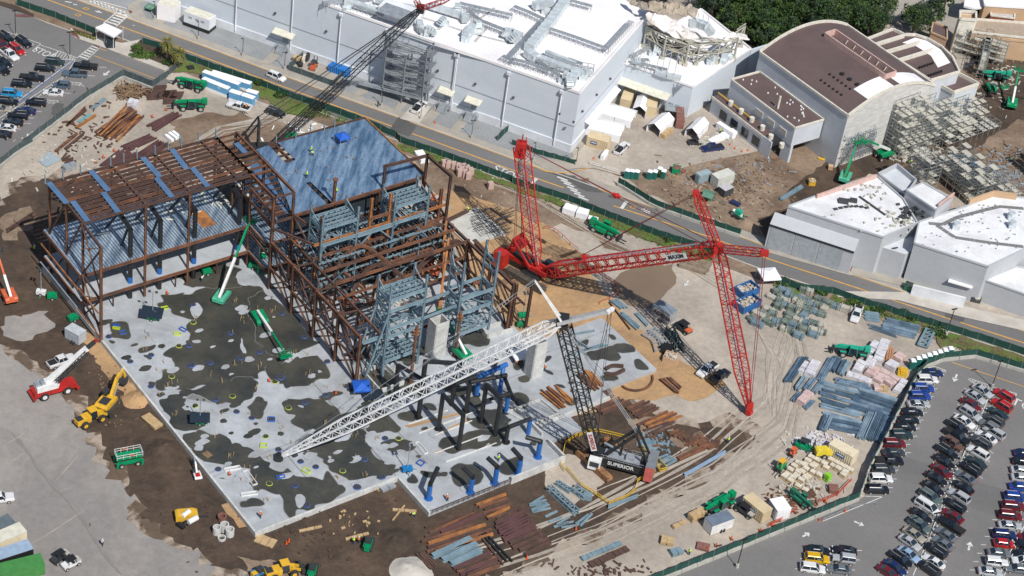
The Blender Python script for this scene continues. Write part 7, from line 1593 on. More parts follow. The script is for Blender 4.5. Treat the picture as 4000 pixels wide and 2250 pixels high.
barrier('row of thin red and white tape posts round the red crane pad',PF('21',320,860,420,880,505,945,580,1020,660,1080),m_redl,.9,3,1,panel=False);barrier('red and white tape posts above the blue shadowed sand',PF('21',880,1310,950,1380,1040,1440)+PF('22',1080,60,980,130,880,170),m_redl,.9,3,1,panel=False)
barrier('orange mesh line beside the lower green fence',PF('33',0,960,180,870,280,790)+[],m_redl,.9,3,2,panel=True);barrier('orange mesh line right of the scrap corner',PF('33',500,720,690,650,830,500),m_redl,.9,3,2)
barrier('rebar edge fence along the lower slab lip',[S(30.4,71.5,0),S(48,71.6,0)],m_rd,1.0,1.2,1)
barrier('white temporary railing along the road entrance curb',PF('21',780,215,900,250,1060,300),m_white,1.1,3,2,panel=False);barrier('black railing on the pavement before the grey hall',PF('31',1050,1250,1250,1330,1700,1430),m_dgrey,1.1,3,2,panel=False)
barrier('white tube rail bent across the lower car park',PF('33',545,905,830,780,1080,740),m_galv,.9,4,1,panel=False)
# lamps
def lamp():
 t=proto('lamp','street_lamp','','street lamp');MB().tube((0,0,0),(0,0,.9),.3,10).build('base',m_kconc,t);MB().tube((0,0,.9),(0,0,4.9),.07,6).build('pole',m_black,t);MB().bar((0,0,4.9),(-.5,-.2,4.9),.22,.12).build('lamp_head',m_black,t);reg('lamp',t)
lamp()
def lotlamp():
 t=proto('lotlamp','car_park_lamp','','street lamp');MB().tube((0,0,0),(0,0,1.0),.35,10).build('base',m_kconc,t);MB().tube((0,0,1),(0,0,7.3),.09,6).build('pole',m_black,t);MB().bar((-.7,0,7.3),(.7,0,7.3),.3,.15).build('lamp_head',m_black,t);reg('lotlamp',t)
lotlamp()
for t,x,y,lb in(('00',1995,395,'below the generator enclosure'),('00',2440,562,'between the generator and the fenced yard'),('10',285,700,'left of the fenced hall yard'),('10',1262,1070,'in front of the escape stairs'),('10',1655,1200,'beside the white pickup at the hall'),('10',2165,1390,'in front of the right hall canopy'),('21',215,165,'behind the red mast top'),('21',640,215,'at the service yard entrance'),('00',1555,190,'on the crossing corner gravel')):
 place('lamp',t,x,y,0,'short black street lamp on concrete base '+lb,'black street lamps')
for t,x,y,lb in(('32',2250,1005,'at the upper island of the right car park'),('33',1930,290,'in the double row near the brown off-roader'),('33',1602,1095,'in the double row near the light blue sedan'),('23',2255,1365,'near the lower green fence'),('00',158,375,'at the upper left island'),('00',705,590,'beside the bicycle island'),('32',1790,480,'standing between road fence and bundles'),('31',1200,1310,'on the pavement at the grey hall')):
 place('lotlamp',t,x,y,.5,'tall black car park lamp '+lb,'tall lamps')
# trees
m_leaf=[M('leaf_a',(.045,.10,.018),.7,c2=(.02,.05,.012),sc=.5,wpos=True),M('leaf_b',(.035,.07,.03),.7,c2=(.02,.04,.02),sc=.5,wpos=True),M('leaf_c',(.075,.14,.02),.7,c2=(.035,.07,.012),sc=.5,wpos=True)]
m_bark=M('bark',(.12,.09,.065),.9);m_palm=M('palm_frond',(.13,.17,.03),.6,c2=(.20,.15,.04),sc=1.5)
def leafmb(mb,c,r,n,rnd,sz=.45,flat=.8):
 for _ in range(n):
  while 1:
   q=Vector((rnd.uniform(-1,1),rnd.uniform(-1,1),rnd.uniform(-1,1)))
   if.35<q.length<1:break
  p=c+Vector((q.x*r,q.y*r,q.z*r*flat));a=Vector((rnd.gauss(0,1),rnd.gauss(0,1),rnd.gauss(0,.6))).normalized();b=a.orthogonal().normalized();b=Matrix.Rotation(rnd.random()*6,3,a)@b;s_=sz*rnd.uniform(.6,1.3)
  mb.v+=[p-a*s_,p+b*s_*.5,p+a*s_,p-b*s_*.5];k=len(mb.v);mb.f.append((k-4,k-3,k-2,k-1))
def tree(t,x,y,h,r,lb,kind=0,seed=0,n=60,group='trees behind the halls',at=None):
 b=at or W(t,x,y);o=thing('broadleaf_tree',b,lb,'tree',group);rnd=random.Random(seed)
 mb=MB().tube(b,b+Z3*h*.55,.35,8,.2)
 for k in range(5):a=rnd.random()*6.3;mb.tube(b+Z3*h*(.3+.06*k),b+Z3*h*(.6+.05*k)+Vector((math.cos(a),math.sin(a),0))*r*.6,.15,5,.05)
 mb.build('trunk',m_bark,o);lm=MB();lm2=MB()
 for k in range(n):
  a=rnd.random()*6.3;q=rnd.random()**.5;zz=rnd.random();c=b+Vector((math.cos(a)*q*r*.85,math.sin(a)*q*r*.85,h*(.35+.55*zz*(1-.35*q*q))));leafmb(lm if rnd.random()<.6 else lm2,c,r*rnd.uniform(.14,.34),62,rnd,.30)
 lm.build('crown',m_leaf[kind],o);lm2.build('crown',m_leaf[(kind+1)%3],o);return o
TR=[('20',2000,120,1,9),('20',2150,60,0,9),('20',2300,200,2,9),('20',2420,90,0,10),('20',2200,260,1,8),('20',2480,270,0,9),('20',2520,420,1,6),('30',60,60,0,10),('30',200,150,2,9),('30',350,60,1,10),('30',420,190,0,9),('30',560,100,2,9),('30',640,230,1,8),('30',780,60,0,10),('30',880,190,2,9),('30',1000,280,0,8),('30',1080,120,1,9),('30',150,330,0,7),('30',20,380,1,6),('20',1350,-40,1,9),('20',1550,-60,0,9),('20',2100,-60,2,10),('30',600,-40,0,10),('30',1000,-20,1,9)]
dsc=['bright green','dark olive','yellow green']
for i,(t,x,y,k,h)in enumerate(TR):
 tree(t,x,y+60,h*random.Random(i).uniform(.85,1.2),(5.4 if h>7 else 3.8)*random.Random(i+9).uniform(.8,1.15),'%s dense tree, %s from the left in the wood behind the halls'%(dsc[k%3],nth(sorted(range(len(TR)),key=lambda j:F(TR[j][0],TR[j][1],0)[0]).index(i))),k,i,52)
tree('30',1450,330,9,5.2,'broad dark round tree beside the rear brown wing, by the plaza',1,71,60,'plaza trees');tree('30',1600,250,8,3.8,'dark tree at the right of the broad plaza tree',1,72,40,'plaza trees')
tree('30',1760,110,7,2.6,'thin leafy tree before the curved white canopy',0,73,24,'plaza trees');tree('30',2150,200,6,2.4,'thin tree beside the square tan tower',0,74,22,'plaza trees');tree('30',2500,240,6,2.6,'thin tree at the right edge before the shops',1,75,22,'plaza trees')
def palm(t,x,y,h,lb,seed):
 b=W(t,x,y);o=thing('palm_tree',b,lb,'palm tree','palm trees by the entrance');rnd=random.Random(seed);MB().tube(b,b+Z3*h,.28,8,.22).build('trunk',m_bark,o);mb=MB();c=b+Z3*h
 for k in range(110):
  a=rnd.random()*6.3;e=rnd.uniform(-1.1,1.3);dv=Vector((math.cos(a)*math.cos(e),math.sin(a)*math.cos(e),math.sin(e)));sd_=dv.cross(Z3).normalized();L_=rnd.uniform(2.2,3.1)
  for j in range(9):
   t_=.3+.7*j/9;p=c+dv*L_*t_*.75-Z3*(t_*t_*.9);w_=dv*.5+sd_*rnd.uniform(-.9,.9)-Z3*.25;q=p+w_*.75;mb.v+=[p-sd_*.1,p+sd_*.1,q];n_=len(mb.v);mb.f.append((n_-3,n_-2,n_-1))
 mb.build('fronds',m_palm,o)
palm('00',1680,625,5.6,'taller left palm tree in the planted bed at the entrance',1);palm('00',1790,680,4.3,'shorter right palm tree in the planted bed at the entrance',2)
def bush(t,x,y,r,h,lb,k=2,seed=0,group='bushes along the fences'):
 b=W(t,x,y);mb=MB();rnd=random.Random(seed+int(x));
 for j in range(7):leafmb(mb,b+Vector((rnd.uniform(-.6,.6)*r,rnd.uniform(-.6,.6)*r,h*.5)),r*.5,60,rnd,.26,h/r*.6)
 return tag(mb.build('bush',m_leaf[k],loc=b),lb,'bush',group)
for t,x,y,r,h,lb in(('00',1400,520,2.6,1.2,'low bright green shrub mass in the palm bed, upper left'),('00',1500,580,2.4,1,'low bright green shrub mass in the palm bed, middle'),('00',1370,560,1.8,.8,'low bright shrub at the pavement edge of the palm bed'),('00',1680,650,1.4,1,'round shrub at the foot of the taller palm'),('10',30,860,1.4,2,'small tree-like bush behind the fence by the white bundles'),('10',250,970,1.8,1.6,'bush at the fence right of the white bundles'),('10',620,1090,2.0,1.6,'green bush at the foot of the dark crane boom'),('21',1480,340,.9,2.6,'slender green shrub growing among the portable toilets'),('32',870,160,2.2,1.2,'bright green bush behind the white truck with beacons'),('32',1110,220,2,1.2,'bush at the road fence above the blue scaffold tubes'),('32',1400,290,2,1.2,'bush at the road fence above the long grey sections'),('32',1720,470,2.4,1.4,'large green bush right of the grey truss frame'),('32',520,40,1.8,1,'bush beside the scaffold bundles at the road fence'),('31',160,1410,2,1,'weedy bush right of the white canopy tent'),('21',1950,1130,1.8,1.2,'green bush under the red boom head'),('21',1560,960,2.2,1,'green bush at the road fence beside the red boom')):
 bush(t,x,y,r,h,lb,2 if 'bright' in lb else 0)
bp=MB();rnd=random.Random(77)
for k in range(40):x=740+k*5.5;leafmb(bp,W('00',x,320+(x-740)*.33,G+.4),.5,14,rnd,.22)
tag(bp.build('flower_bed',M('variegated_leaf',(.25,.27,.06),.7,c2=(.08,.06,.03),sc=2),loc=W('00',730,310)),'clipped yellow green shrubs in the island by the canopy','plants',None)
# weeds and grass strips
def grass(lb,pts,wd,n,seed,mat=None,hgt=.45):
 mb=MB();rnd=random.Random(seed);seg=[(a,b)for a,b in zip(pts,pts[1:])];tot=sum((b-a).length for a,b in seg)
 for _ in range(n):
  r_=rnd.random()*tot
  for a,b in seg:
   L_=(b-a).length
   if r_<L_:break
   r_-=L_
  p=a.lerp(b,r_/L_);s_=(b-a).cross(Z3).normalized();o_=rnd.gauss(0,.38)*wd
  if noise.noise(Vector((p.x*.3,p.y*.3,seed)))<-.15 and rnd.random()<.8:continue
  p=p+s_*o_;a_=rnd.random()*6.3;w_=Vector((math.cos(a_),math.sin(a_),0))*rnd.uniform(.12,.3);h=hgt*rnd.uniform(.3,1.2)
  mb.v+=[p-w_,p+w_,p+Vector((rnd.uniform(-.3,.3),rnd.uniform(-.3,.3),h))];k=len(mb.v);mb.f.append((k-3,k-2,k-1))
 o=mb.build('grass',mat or m_grass);o['kind']='stuff';o['label']=lb;o['category']='grass';return o
m_grass=M('grass_blade',(.10,.20,.025),.8,c2=(.06,.11,.02),sc=.4,wpos=True)
m_turf=M('turf',(.10,.15,.03),.95,c2=(.13,.10,.05),sc=.5,lo=.4,hi=.55,wpos=True,fine=.3,fs=2)
strip_pts=PF('00',1870,640,2576,890)+PF('10',340,1030,700,1150,1000,1260)
LAYER[0]+=1
for p_ in(PF('00',1860,610,2576,860,2576,960,2250,830,1950,740,1740,740),PF('10',0,860,340,1000,640,1100,620,1200,330,1150,0,950),PF('11',1440,0,1700,80,2576,400,2576,450,2150,330,1650,130,1420,60),PF('21',0,420,560,600,1000,770,1400,920,1990,1130,1980,1230,1800,1130,1300,950,800,760,300,560,0,470),PF('32',640,80,820,140,1500,350,2100,540,2576,700,2576,800,1900,600,1720,600,1640,420,1100,250,600,140),PF('31',60,1400,350,1500,330,1540,40,1448)):
 o=struct('turf',MB().prism(ragged(p_,1,.5,.5,3),G+.004*LAYER[0]),m_turf)
grass('rough grass strip behind the upper road fence',strip_pts,2.4,3500,1);grass('rough grass by the fence right of the blue deck',PF('11',1450,30,1800,130,2150,280,2500,400),1.6,1800,2);grass('green weeds along the fence beside the red crane',PF('21',100,470,560,620,930,770,1400,950,1990,1180),2.0,4500,3);grass('green weeds along the lower road fence',PF('32',650,120,830,180,1500,380,1900,560,2576,760),2.2,4200,4)
# ================================================================ CONTAINERS, TENTS, TRAILERS, TOILETS
m_cbeige=M('container_beige',(.62,.50,.32),.6,c2=(.52,.42,.27),sc=.4,wpos=True,fine=.08);m_ccream=M('container_cream',(.66,.58,.42),.6,c2=(.55,.4,.28),sc=.8,lo=.3,hi=.45,wpos=True,fine=.08);m_cgreen=M('container_green',(.06,.24,.06),.6);m_cmar=M('container_maroon',(.25,.11,.09),.7,c2=(.17,.08,.06),sc=.5,wpos=True)
m_cgrey=M('container_grey',(.30,.34,.38),.5);m_tent=M('tent_fabric',(.85,.85,.87),.7,c2=(.78,.78,.8),sc=.5,wpos=True);m_btarp=M('blue_tarp',(.02,.12,.55),.55,c2=(.015,.09,.42),sc=.8,wpos=True)
def container(lb,t,xa,ya,xb,yb,w,h,mat,topm=None,z=None,ribs=True,name='container',sign=None,cat='container',side=1):
 """xa..xb: the near long ground edge as read from the photograph"""
 a,b=XP(t,xa,ya,G if z is None else z),XP(t,xb,yb,G if z is None else z);d=(b-a).normalized();n=Vector((-d.y,d.x,0));n=n if n.y*side>0 else-n;L_=(b-a).length
 o=thing(name,(a+b)/2+n*w/2,lb,cat);c=(a+b)/2+n*w/2;mb=MB().bar(a+n*w/2+Z3*(h/2+.12),b+n*w/2+Z3*(h/2+.12),w-.1,h-.1)
 if ribs:
  k=int(L_/.45)
  for j in range(k):p=a+d*(j+.5)*L_/k;mb.bar(p+n*.03+Z3*.2,p+n*.03+Z3*(h-.1),.2,.1);mb.bar(p+n*(w-.03)+Z3*.2,p+n*(w-.03)+Z3*(h-.1),.2,.1)
  for e in(a+d*.02,b-d*.02):
   for j in range(5):mb.bar(e+n*(.3+j*(w-.6)/4)+Z3*.2,e+n*(.3+j*(w-.6)/4)+Z3*(h-.1),.1,.18)
 mb.build('body',mat,o);MB().bar(a+n*w/2+Z3*(h+.1),b+n*w/2+Z3*(h+.1),w+.02,.1).build('roof',topm or mat,o)
 if sign:MB().bar(a.lerp(b,sign[0])-n*.08+Z3*h*.62,a.lerp(b,sign[1])-n*.08+Z3*h*.62,.05,.75).build('sign_panel',M('sign_navy',(.03,.10,.25),.5),o);MB().bar(a.lerp(b,sign[0]+.03)-n*.115+Z3*h*.64,a.lerp(b,sign[1]-.03)-n*.115+Z3*h*.64,.03,.2).build('sign_text_bar',m_white,o)
 return o
container('tan site container with a dark shadowed doorway by the white tents','20',1075,1085,1180,1110,5.5,2.5,m_cbeige,ribs=False);container('tan container roof between two white tents','20',1330,1160,1440,1180,5,2.5,m_cbeige,ribs=False)
container('beige ribbed container beside the hall corner with a navy sign','21',740,25,950,85,3,2.6,m_cbeige,sign=(.2,.5));container('rusty maroon container between two white tents in the service yard','20',1640,1300,1720,1310,6,2.5,m_cmar,m_cmar,ribs=False)
container('cream ribbed container with navy sign beside the pallet field','33',580,225,820,362,2.6,2.6,m_ccream,sign=(.36,.7));container('beige container with navy sign, the nearer of the lower pair','23',2290,760,2495,930,2.6,2.6,m_cbeige,sign=(.35,.65));container('white-roofed container right of the beige one at the lower yard','33',-15,780,70,905,3.0,2.6,m_tent,m_tent)
container('grey container at the left edge of the photo','03',-160,1170,160,1020,2.6,2.6,m_cgrey,M('grey_roof',(.12,.15,.17),.6));container('cream long trailer between grey and blue roofs at left edge','03',-170,1300,275,1110,2.7,2.6,m_ccream,m_cream,ribs=False);container('black sided trailer with pale blue roof, lower left','03',-120,1440,340,1290,2.6,2.7,m_black,M('pale_blue_roof',(.32,.42,.55),.4),ribs=False,name='box_trailer',cat='trailer');container('green roofed container at the bottom left corner','03',-60,1570,455,1440,2.8,2.6,m_cgreen,m_cgreen,ribs=False)
container('white generator container above the rubble yard fence','21',2060,460,2225,400,2.6,2.7,M('faded_white',(.62,.63,.57),.6),ribs=False,cat='container');container('pale blue electrical cabinet left of the white generator container','21',1875,415,1990,375,1.6,2.4,M('cabinet_blue',(.33,.42,.46),.5),ribs=True,name='electrical_cabinet',cat='cabinet')
container('small grey mesh shelter below the white generator container','21',2130,550,2220,510,2.2,2,m_dgrey,m_walkpad,ribs=False,name='shelter',cat='shelter');container('flat crate of white sheeting behind the telehandler by the pale cartons','21',755,790,850,815,1.5,.9,m_tanw,m_tent,ribs=False,name='sheet_stack',cat='stack')
o=container('silver grey enclosed trailer on dark dirt left of the slab','02',650,510,790,588,2.3,2.5,M('trailer_silver',(.45,.49,.53),.4),M('trailer_roof',(.5,.54,.57),.5),ribs=False,name='box_trailer',cat='trailer')
o2=container('white box trailer with grey roof and v nose at the lower yard','23',1990,1050,2210,970,2.6,2.5,m_white,M('trailer_dkroof',(.16,.2,.26),.4),ribs=False,name='box_trailer',cat='trailer')
o3=container('grey enclosed trailer with dark red lettering beside the black utility cart','22',1395,270,1570,380,2.6,2.7,M('trailer_grey',(.36,.37,.38),.5),M('trailer_grey2',(.22,.26,.31),.45),ribs=False,name='box_trailer',cat='trailer')
def tw_(o,t,xa,ya,xb,yb,size,txt,mat,f=.5,zz=1.6):
 a,b=XP(t,xa,ya),XP(t,xb,yb);d=(b-a).normalized();n=Vector((d.y,-d.x,0));n=n if n.y<0 else-n;dd=d if d.cross(Z3).dot(n)>0 else-d;text3(txt,a.lerp(b,f)+n*.04+Z3*zz,dd,Z3,size,mat,o)
tw_(o3,'22',1395,270,1570,380,1.35,'ADENA',M('maroon_ink',(.09,.02,.02),.5),.6,1.5)
for ot,t,x,y in((o,'02',720,555),(o,'02',745,570),(o2,'23',2100,1010),(o2,'23',2130,1000),(o3,'22',1480,330),(o3,'22',1505,345)):p=XP(t,x,y);MB().tube(p+Z3*.35-Vector((.1,.1,0)),p+Z3*.35+Vector((.1,-.15,0)),.36,10).build('wheel',m_tyre,ot)
def tent(lb,t,xa,ya,xb,yb,w,h=2.2,rise=1.1,group='white frame tents in the service yard',mat=None,walls=True,side=1):
 """xa..xb gable end on the ground; w: depth"""
 a,b=XP(t,xa,ya),XP(t,xb,yb);d=(b-a);n=Vector((-d.y,d.x,0)).normalized()*side;m_=mat or m_tent;mid=(a+b)/2;o=thing('tent',mid+n*w/2,lb,'tent',group)
 r=[a+Z3*h,mid+Z3*(h+rise),b+Z3*h];q=[p+n*w for p in r];MB().add(r+q,((0,1,4,3),(1,2,5,4),(3,4,5))).build('roof',m_,o)
 mb=MB();[mb.bar(p,p+Z3*h,.09)for p in(a,b,a+n*w,b+n*w,a+n*w/2,b+n*w/2)];mb.build('frame',m_galv,o)
 if walls:MB().add([a+Z3*.1,a+n*w+Z3*.1,a+n*w+Z3*h,a+Z3*h,b+Z3*.1,b+n*w+Z3*.1,b+n*w+Z3*h,b+Z3*h],((0,1,2,3),(7,6,5,4))).build('side_wall',m_,o)
 return o
tent('white tent with open front, nearest the lower hall awning','20',1200,1170,1330,1200,6.5);tent('white tent open toward the crates, centre of the service yard','20',1345,1330,1475,1390,7);tent('white tent right of the maroon container','20',1730,1380,1850,1430,6.5)
tent('long white tent over timber racks beside the hall wall','20',1190,1300,1250,1190,8.5,side=1);tent('long white tent with side panels at the hall corner','20',1080,1448,1130,1330,8.5,side=1)
def canopy(lb,t,x,y,mat,s_=3.0,h=2.3,rz=.4,z=None,low=False):
 p=XP(t,x,y,G if z is None else z);o=thing('pop_up_canopy',p,lb,'canopy tent');c,s2=math.cos(rz),math.sin(rz);q=[p+Vector((c*i-s2*j,s2*i+c*j,0))*s_/2 for i,j in((-1,-1),(1,-1),(1,1),(-1,1))]
 MB().add([v+Z3*h for v in q]+[p+Z3*(h+.7)]+[v+Z3*(h-.35)for v in q],((0,1,4),(1,2,4),(2,3,4),(3,0,4),(0,5,6,1),(1,6,7,2),(2,7,8,3),(3,8,5,0))).build('roof',mat,o);mb=MB();[mb.bar(v,v+Z3*h,.07)for v in q];mb.build('legs',m_galv,o)
canopy('bright blue pop-up canopy on the blue roof deck','10',865,1440,m_btarp,2.6,1.9,.7,Zd);canopy('blue tarp canopy at the foot of the left stage truss','12',1055,1060,m_btarp,3.4,2.0,.3,0.);canopy('white square canopy beside the blue dumpsters and road fence','31',-10,1400,m_tent,4.2,2.6,.35)
canopy('white sheet canopy under the white boom beside the right concrete shaft','22',70,720,m_tent,3.4,1.6,.5,0.)
# portable toilets
def toilet():
 t=proto('wc','portable_toilet','','portable toilet');MB().box((0,0,1.05),(1.1,1.1,2.1)).build('cabin',M('toilet_green',(.01,.20,.16),.5),t);MB().box((0,0,2.2),(1.15,1.15,.2),0,.8).build('roof',m_tent,t);MB().box((0,-.57,1.05),(.75,.05,1.8)).build('door',M('toilet_door',(.02,.13,.12),.5),t);reg('wc',t)
toilet()
WC=[('21',1150,340),('21',1198,345),('21',1248,350),('21',1375,350),('21',1428,350),('21',1475,320),('21',1515,345)]
for i,(t,x,y)in enumerate(WC):place('wc',t,x,y,-.2,'%s green portable toilet from the left in the row by the curved fence'%nth(i),'toilets by the curved fence')
for i in range(8):x=1440+i*54;place('wc','32',x,800-i*16.5+(0 if i>0 else 8),.25,'%s white-roofed portable toilet from the left behind the car park fence curve'%nth(i),'toilets behind the car park fence')
# dumpsters and bins
def dumpster(lb,t,xa,ya,xb,yb,w,h,mat,fill,name='skip',cat='dumpster'):
 a,b=XP(t,xa,ya),XP(t,xb,yb);d=(b-a).normalized();n=Vector((-d.y,d.x,0));n=n if n.y>0 else-n;o=thing(name,(a+b)/2+n*w/2,lb,cat);mb=MB()
 q=[a,b,b+n*w,a+n*w]
 for i in range(4):mb.bar(q[i]+Z3*h/2,q[(i+1)%4]+Z3*h/2,.15,h)
 mb.prism(q,G+.1,G+.2).build('body',mat,o);f_=MB();rnd=random.Random(int(xa))
 for k in range(50):p=q[0]+(q[1]-q[0])*rnd.uniform(.08,.92)+(q[3]-q[0])*rnd.uniform(.1,.9)+Z3*(h*.75+rnd.uniform(-.2,.3));f_.box(p,(rnd.uniform(.2,.9),rnd.uniform(.1,.6),rnd.uniform(.1,.35)),rnd.random()*3)
 f_.build('rubbish',fill,o)
m_rub=M('rubbish',(.6,.58,.52),.9,c2=(.3,.2,.12),sc=1.2,wpos=True);m_skip=M('skip_blue',(.02,.14,.38),.6,c2=(.03,.09,.22),sc=1,wpos=True)
dumpster('blue dumpster full of white rubbish, upper left of three','22',2240,40,2300,110,2.4,1.7,m_skip,m_rub);dumpster('blue dumpster with rusty empty side, upper right of three','22',2320,130,2480,60,3,1.8,m_skip,m_rub);dumpster('blue dumpster piled with pale rubbish, lowest of three','22',2320,270,2500,190,3,1.8,m_skip,m_rub)
dumpster('green skip with brown lid in the rubble yard','21',1605,300,1680,315,1.8,1.5,m_green,m_cmar);dumpster('dark green bin beside the pale screen wall on the pavement','32',1360,25,1430,50,1.8,1.5,M('bin_green',(.02,.13,.07),.6),m_dgrey);dumpster('yellow rubble skip on dirt left of the grey hall','31',410,420,470,425,1.4,1.2,m_cyel,m_rub)
dumpster('open timber crate full of scrap beside the curved steel','22',1510,745,1640,790,2.4,1.4,m_tanw,m_rub,'timber_crate','crate');dumpster('bin of grey sacks and green lid by the low store','32',2040,140,2130,160,1.5,1.3,m_dgrey,m_rub)
# ================================================================ STACKS AND BEAMS
CNT={}
def beams(where,t,x0,y0,x1,y1,dx,dy,n,mat,w=.38,h=.35,jitter=.04,group=None,kind='steel_beam',word=None,z=None,ib=True,cat='beam',seed=0):
 """n parallel members; the first runs x0,y0 -> x1,y1; each next is moved dx,dy in the photograph"""
 rnd=random.Random(seed+int(x0));zz=(G if z is None else z)+.15+h/2
 a0,b0=XP(t,x0,y0,zz),XP(t,x1,y1,zz);L_=(b0-a0).length;mb=MB();(mb.ibeam if ib else mb.bar)(Vector((-L_/2,0,0)),Vector((L_/2,0,0)),w,h)
 first=None;mats=mat if isinstance(mat,(list,tuple))else[mat]
 for i in range(n):
  a,b=XP(t,x0+dx*i,y0+dy*i,zz),XP(t,x1+dx*i,y1+dy*i,zz);c=(a+b)/2;dv=(b-a);k=rnd.uniform(.8,1.03);sl_=(1-k)*L_*rnd.uniform(-.5,.5)
  m_=mats[i%len(mats)];wd=word or{'rusty_primer':'rusty brown','orange_rust':'orange rusty','maroon_primer':'maroon','grey_primer':'blue grey','brown_primer':'dark brown'}.get(m_.name,'grey')
  lb=f'{wd} {kind.split("_")[-1]}, {nth(i)} down, {where}' if n>1 else f'{wd} {kind.replace("_", " ")} {where}'
  if first is None:o=mb.build(kind,m_,loc=Vector((0,0,0)));first=o
  else:o=first.copy();col.objects.link(o)
  if m_ is not mats[0]:o.material_slots[0].link='OBJECT';o.material_slots[0].material=m_
  o.location=c+dv.normalized()*sl_+Z3*rnd.choice((0,0,0,.02));o.rotation_euler=(0,0,math.atan2(dv.y,dv.x)+rnd.gauss(0,jitter));o.scale=(k,1,1)
  tag(o,lb,cat,group or 'beams '+where)
D4=(1600,1850,2.047);D5=(150,300,1.82);D2=(3050,1250,1.638);D3=(2900,1050,1.82)
b_=beams
b_('of the lower row beside the rebar fence',D4,530,250,770,165,20,24,6,[m_rusto,m_rust,m_rd,m_rust],.45,.4)
b_('of the maroon stack near the concrete road',D4,680,420,925,300,14,21,7,m_maroon,.7,.5);b_('of the dark stack above the maroon beams',D4,660,375,930,250,12,14,3,m_rd,.45,.4)
b_('of the long row left of the maroon stack',D4,85,455,540,285,8,28,3,[m_rd,m_rust],.4,.35);b_('of the longest row beside the grey channels',D4,90,555,590,375,20,24,5,[m_rust,m_rusto,m_rd],.55,.45);b_('lying alone across the long row',D4,165,505,590,320,0,0,1,m_maroon,.8,.5)
b_('of three by the crossing black rails',D4,185,660,490,520,55,40,3,m_gsteel,1.1,.7,.01);b_('of the four dark webs beside the concrete road',D4,790,565,1050,450,30,33,4,m_rd,.8,.5);b_('of the bottom stack by the tape line',D4,350,760,650,635,18,17,6,[m_maroon,m_rd,m_rust],.7,.45)
b_('of the black crossing rails',D4,540,480,760,730,26,-14,3,[m_rd,m_cblack,m_cblack],.4,.35);b_('of the short rails at the white sand patch',D4,50,640,180,770,17,-5,4,m_rd,.35,.3)
b_('of the short piece pile beside the blue grey truss',D4,950,240,1090,185,7,16,6,m_gsteel,.45,.2,.12,kind='steel_angle',cat='steel section');b_('of the small angles above the concrete road',D4,1075,350,1180,300,42,42,3,m_gsteel,.5,.2,.1,kind='steel_angle',cat='steel section');b_('of the fanned angles near the road edge',D4,1150,395,1305,355,22,24,3,m_gsteel,.35,.2,.12,kind='steel_angle',cat='steel section');b_('crossing near the grey barrier',D4,1330,410,1433,315,30,8,2,m_gsteel,.4,.3,kind='steel_angle',cat='steel section')
b_('of the row between slab and black crane counterweight',T2,420,80,550,30,8,20,3,m_rd,.6,.4)
b_('of the sand row right of the black boom',T2,440,155,640,78,12,14,4,[m_rust,m_rd],.5,.4);b_('of the middle sand row below the curved beam',T2,640,165,780,100,20,13,5,[m_rust,m_rd],.5,.4);b_('of the lower sand row toward the concrete road',T2,715,260,935,172,25,8,4,[m_rust,m_rusto],.45,.4)
b_('of the pair lying across three spacers on the slab','22',260,1030,490,1220,28,-10,5,[m_rusto,m_rust],.35,.3,z=0);b_('of the pair right of the five slab beams','22',420,985,600,1150,15,-8,2,m_rusto,.35,.3,z=0);b_('of the slab rows crossed by the black boom','22',640,870,820,1040,18,-6,4,m_rust,.35,.3,z=0);b_('of the slab rows right of the black boom','22',725,830,860,1000,22,2,4,m_rusto,.35,.3,z=0)
b_('of the sand pair beneath the cones','22',1475,900,1660,1065,30,2,2,m_rust,.5,.4);b_('of the thin trio right of the curved sand beam','22',1560,905,1690,1020,12,-4,3,m_rust,.28,.3)
b_('of the roadside row below the red jib tip','22',1330,1448,1600,1330,40,20,3,m_rd,.4,.35);b_('of the white spaced row near the red jib tip','23',1570,30,1680,-20,50,18,9,m_rust,.45,.4,.02);b_('of the long brown pair by the blue rail','23',1660,270,2110,50,12,22,2,m_rust,.4,.4);b_('lying by the pale road edge','23',1700,440,2175,195,0,0,1,M('blue_rail',(.25,.36,.5),.4),.5,.5,word='long blue')
b_('of the grey plates right of the counterweight','23',1290,120,1390,80,20,35,3,m_gsteel,1.4,.12,.1,kind='steel_plate',cat='plate',ib=False);b_('of the grey bars below the barrier gap','23',1450,280,1570,220,28,22,4,m_gsteel,.4,.25,.08,kind='steel_angle',cat='steel section')
b_('of the thin sand rails right of the wood mats','22',965,130,1215,450,0,0,1,m_rd,.25,.3);b_('of the blue grey bundle beside the sand rails','22',985,125,1110,220,14,-4,5,m_gsteel,.28,.3,.02,kind='steel_tube',cat='steel tube');b_('of the second blue grey bundle on sand','22',1110,240,1290,400,-10,8,4,m_gsteel,.28,.3,.02,kind='steel_tube',cat='steel tube');b_('of the small tube bundle nearest the lettered trailer','22',1235,260,1360,385,12,-4,3,m_gsteel,.3,.3,.02,kind='steel_tube',cat='steel tube')
b_('of the grey edging below the yellow barrier','23',960,760,1290,630,0,0,1,m_gsteel,.3,.8)
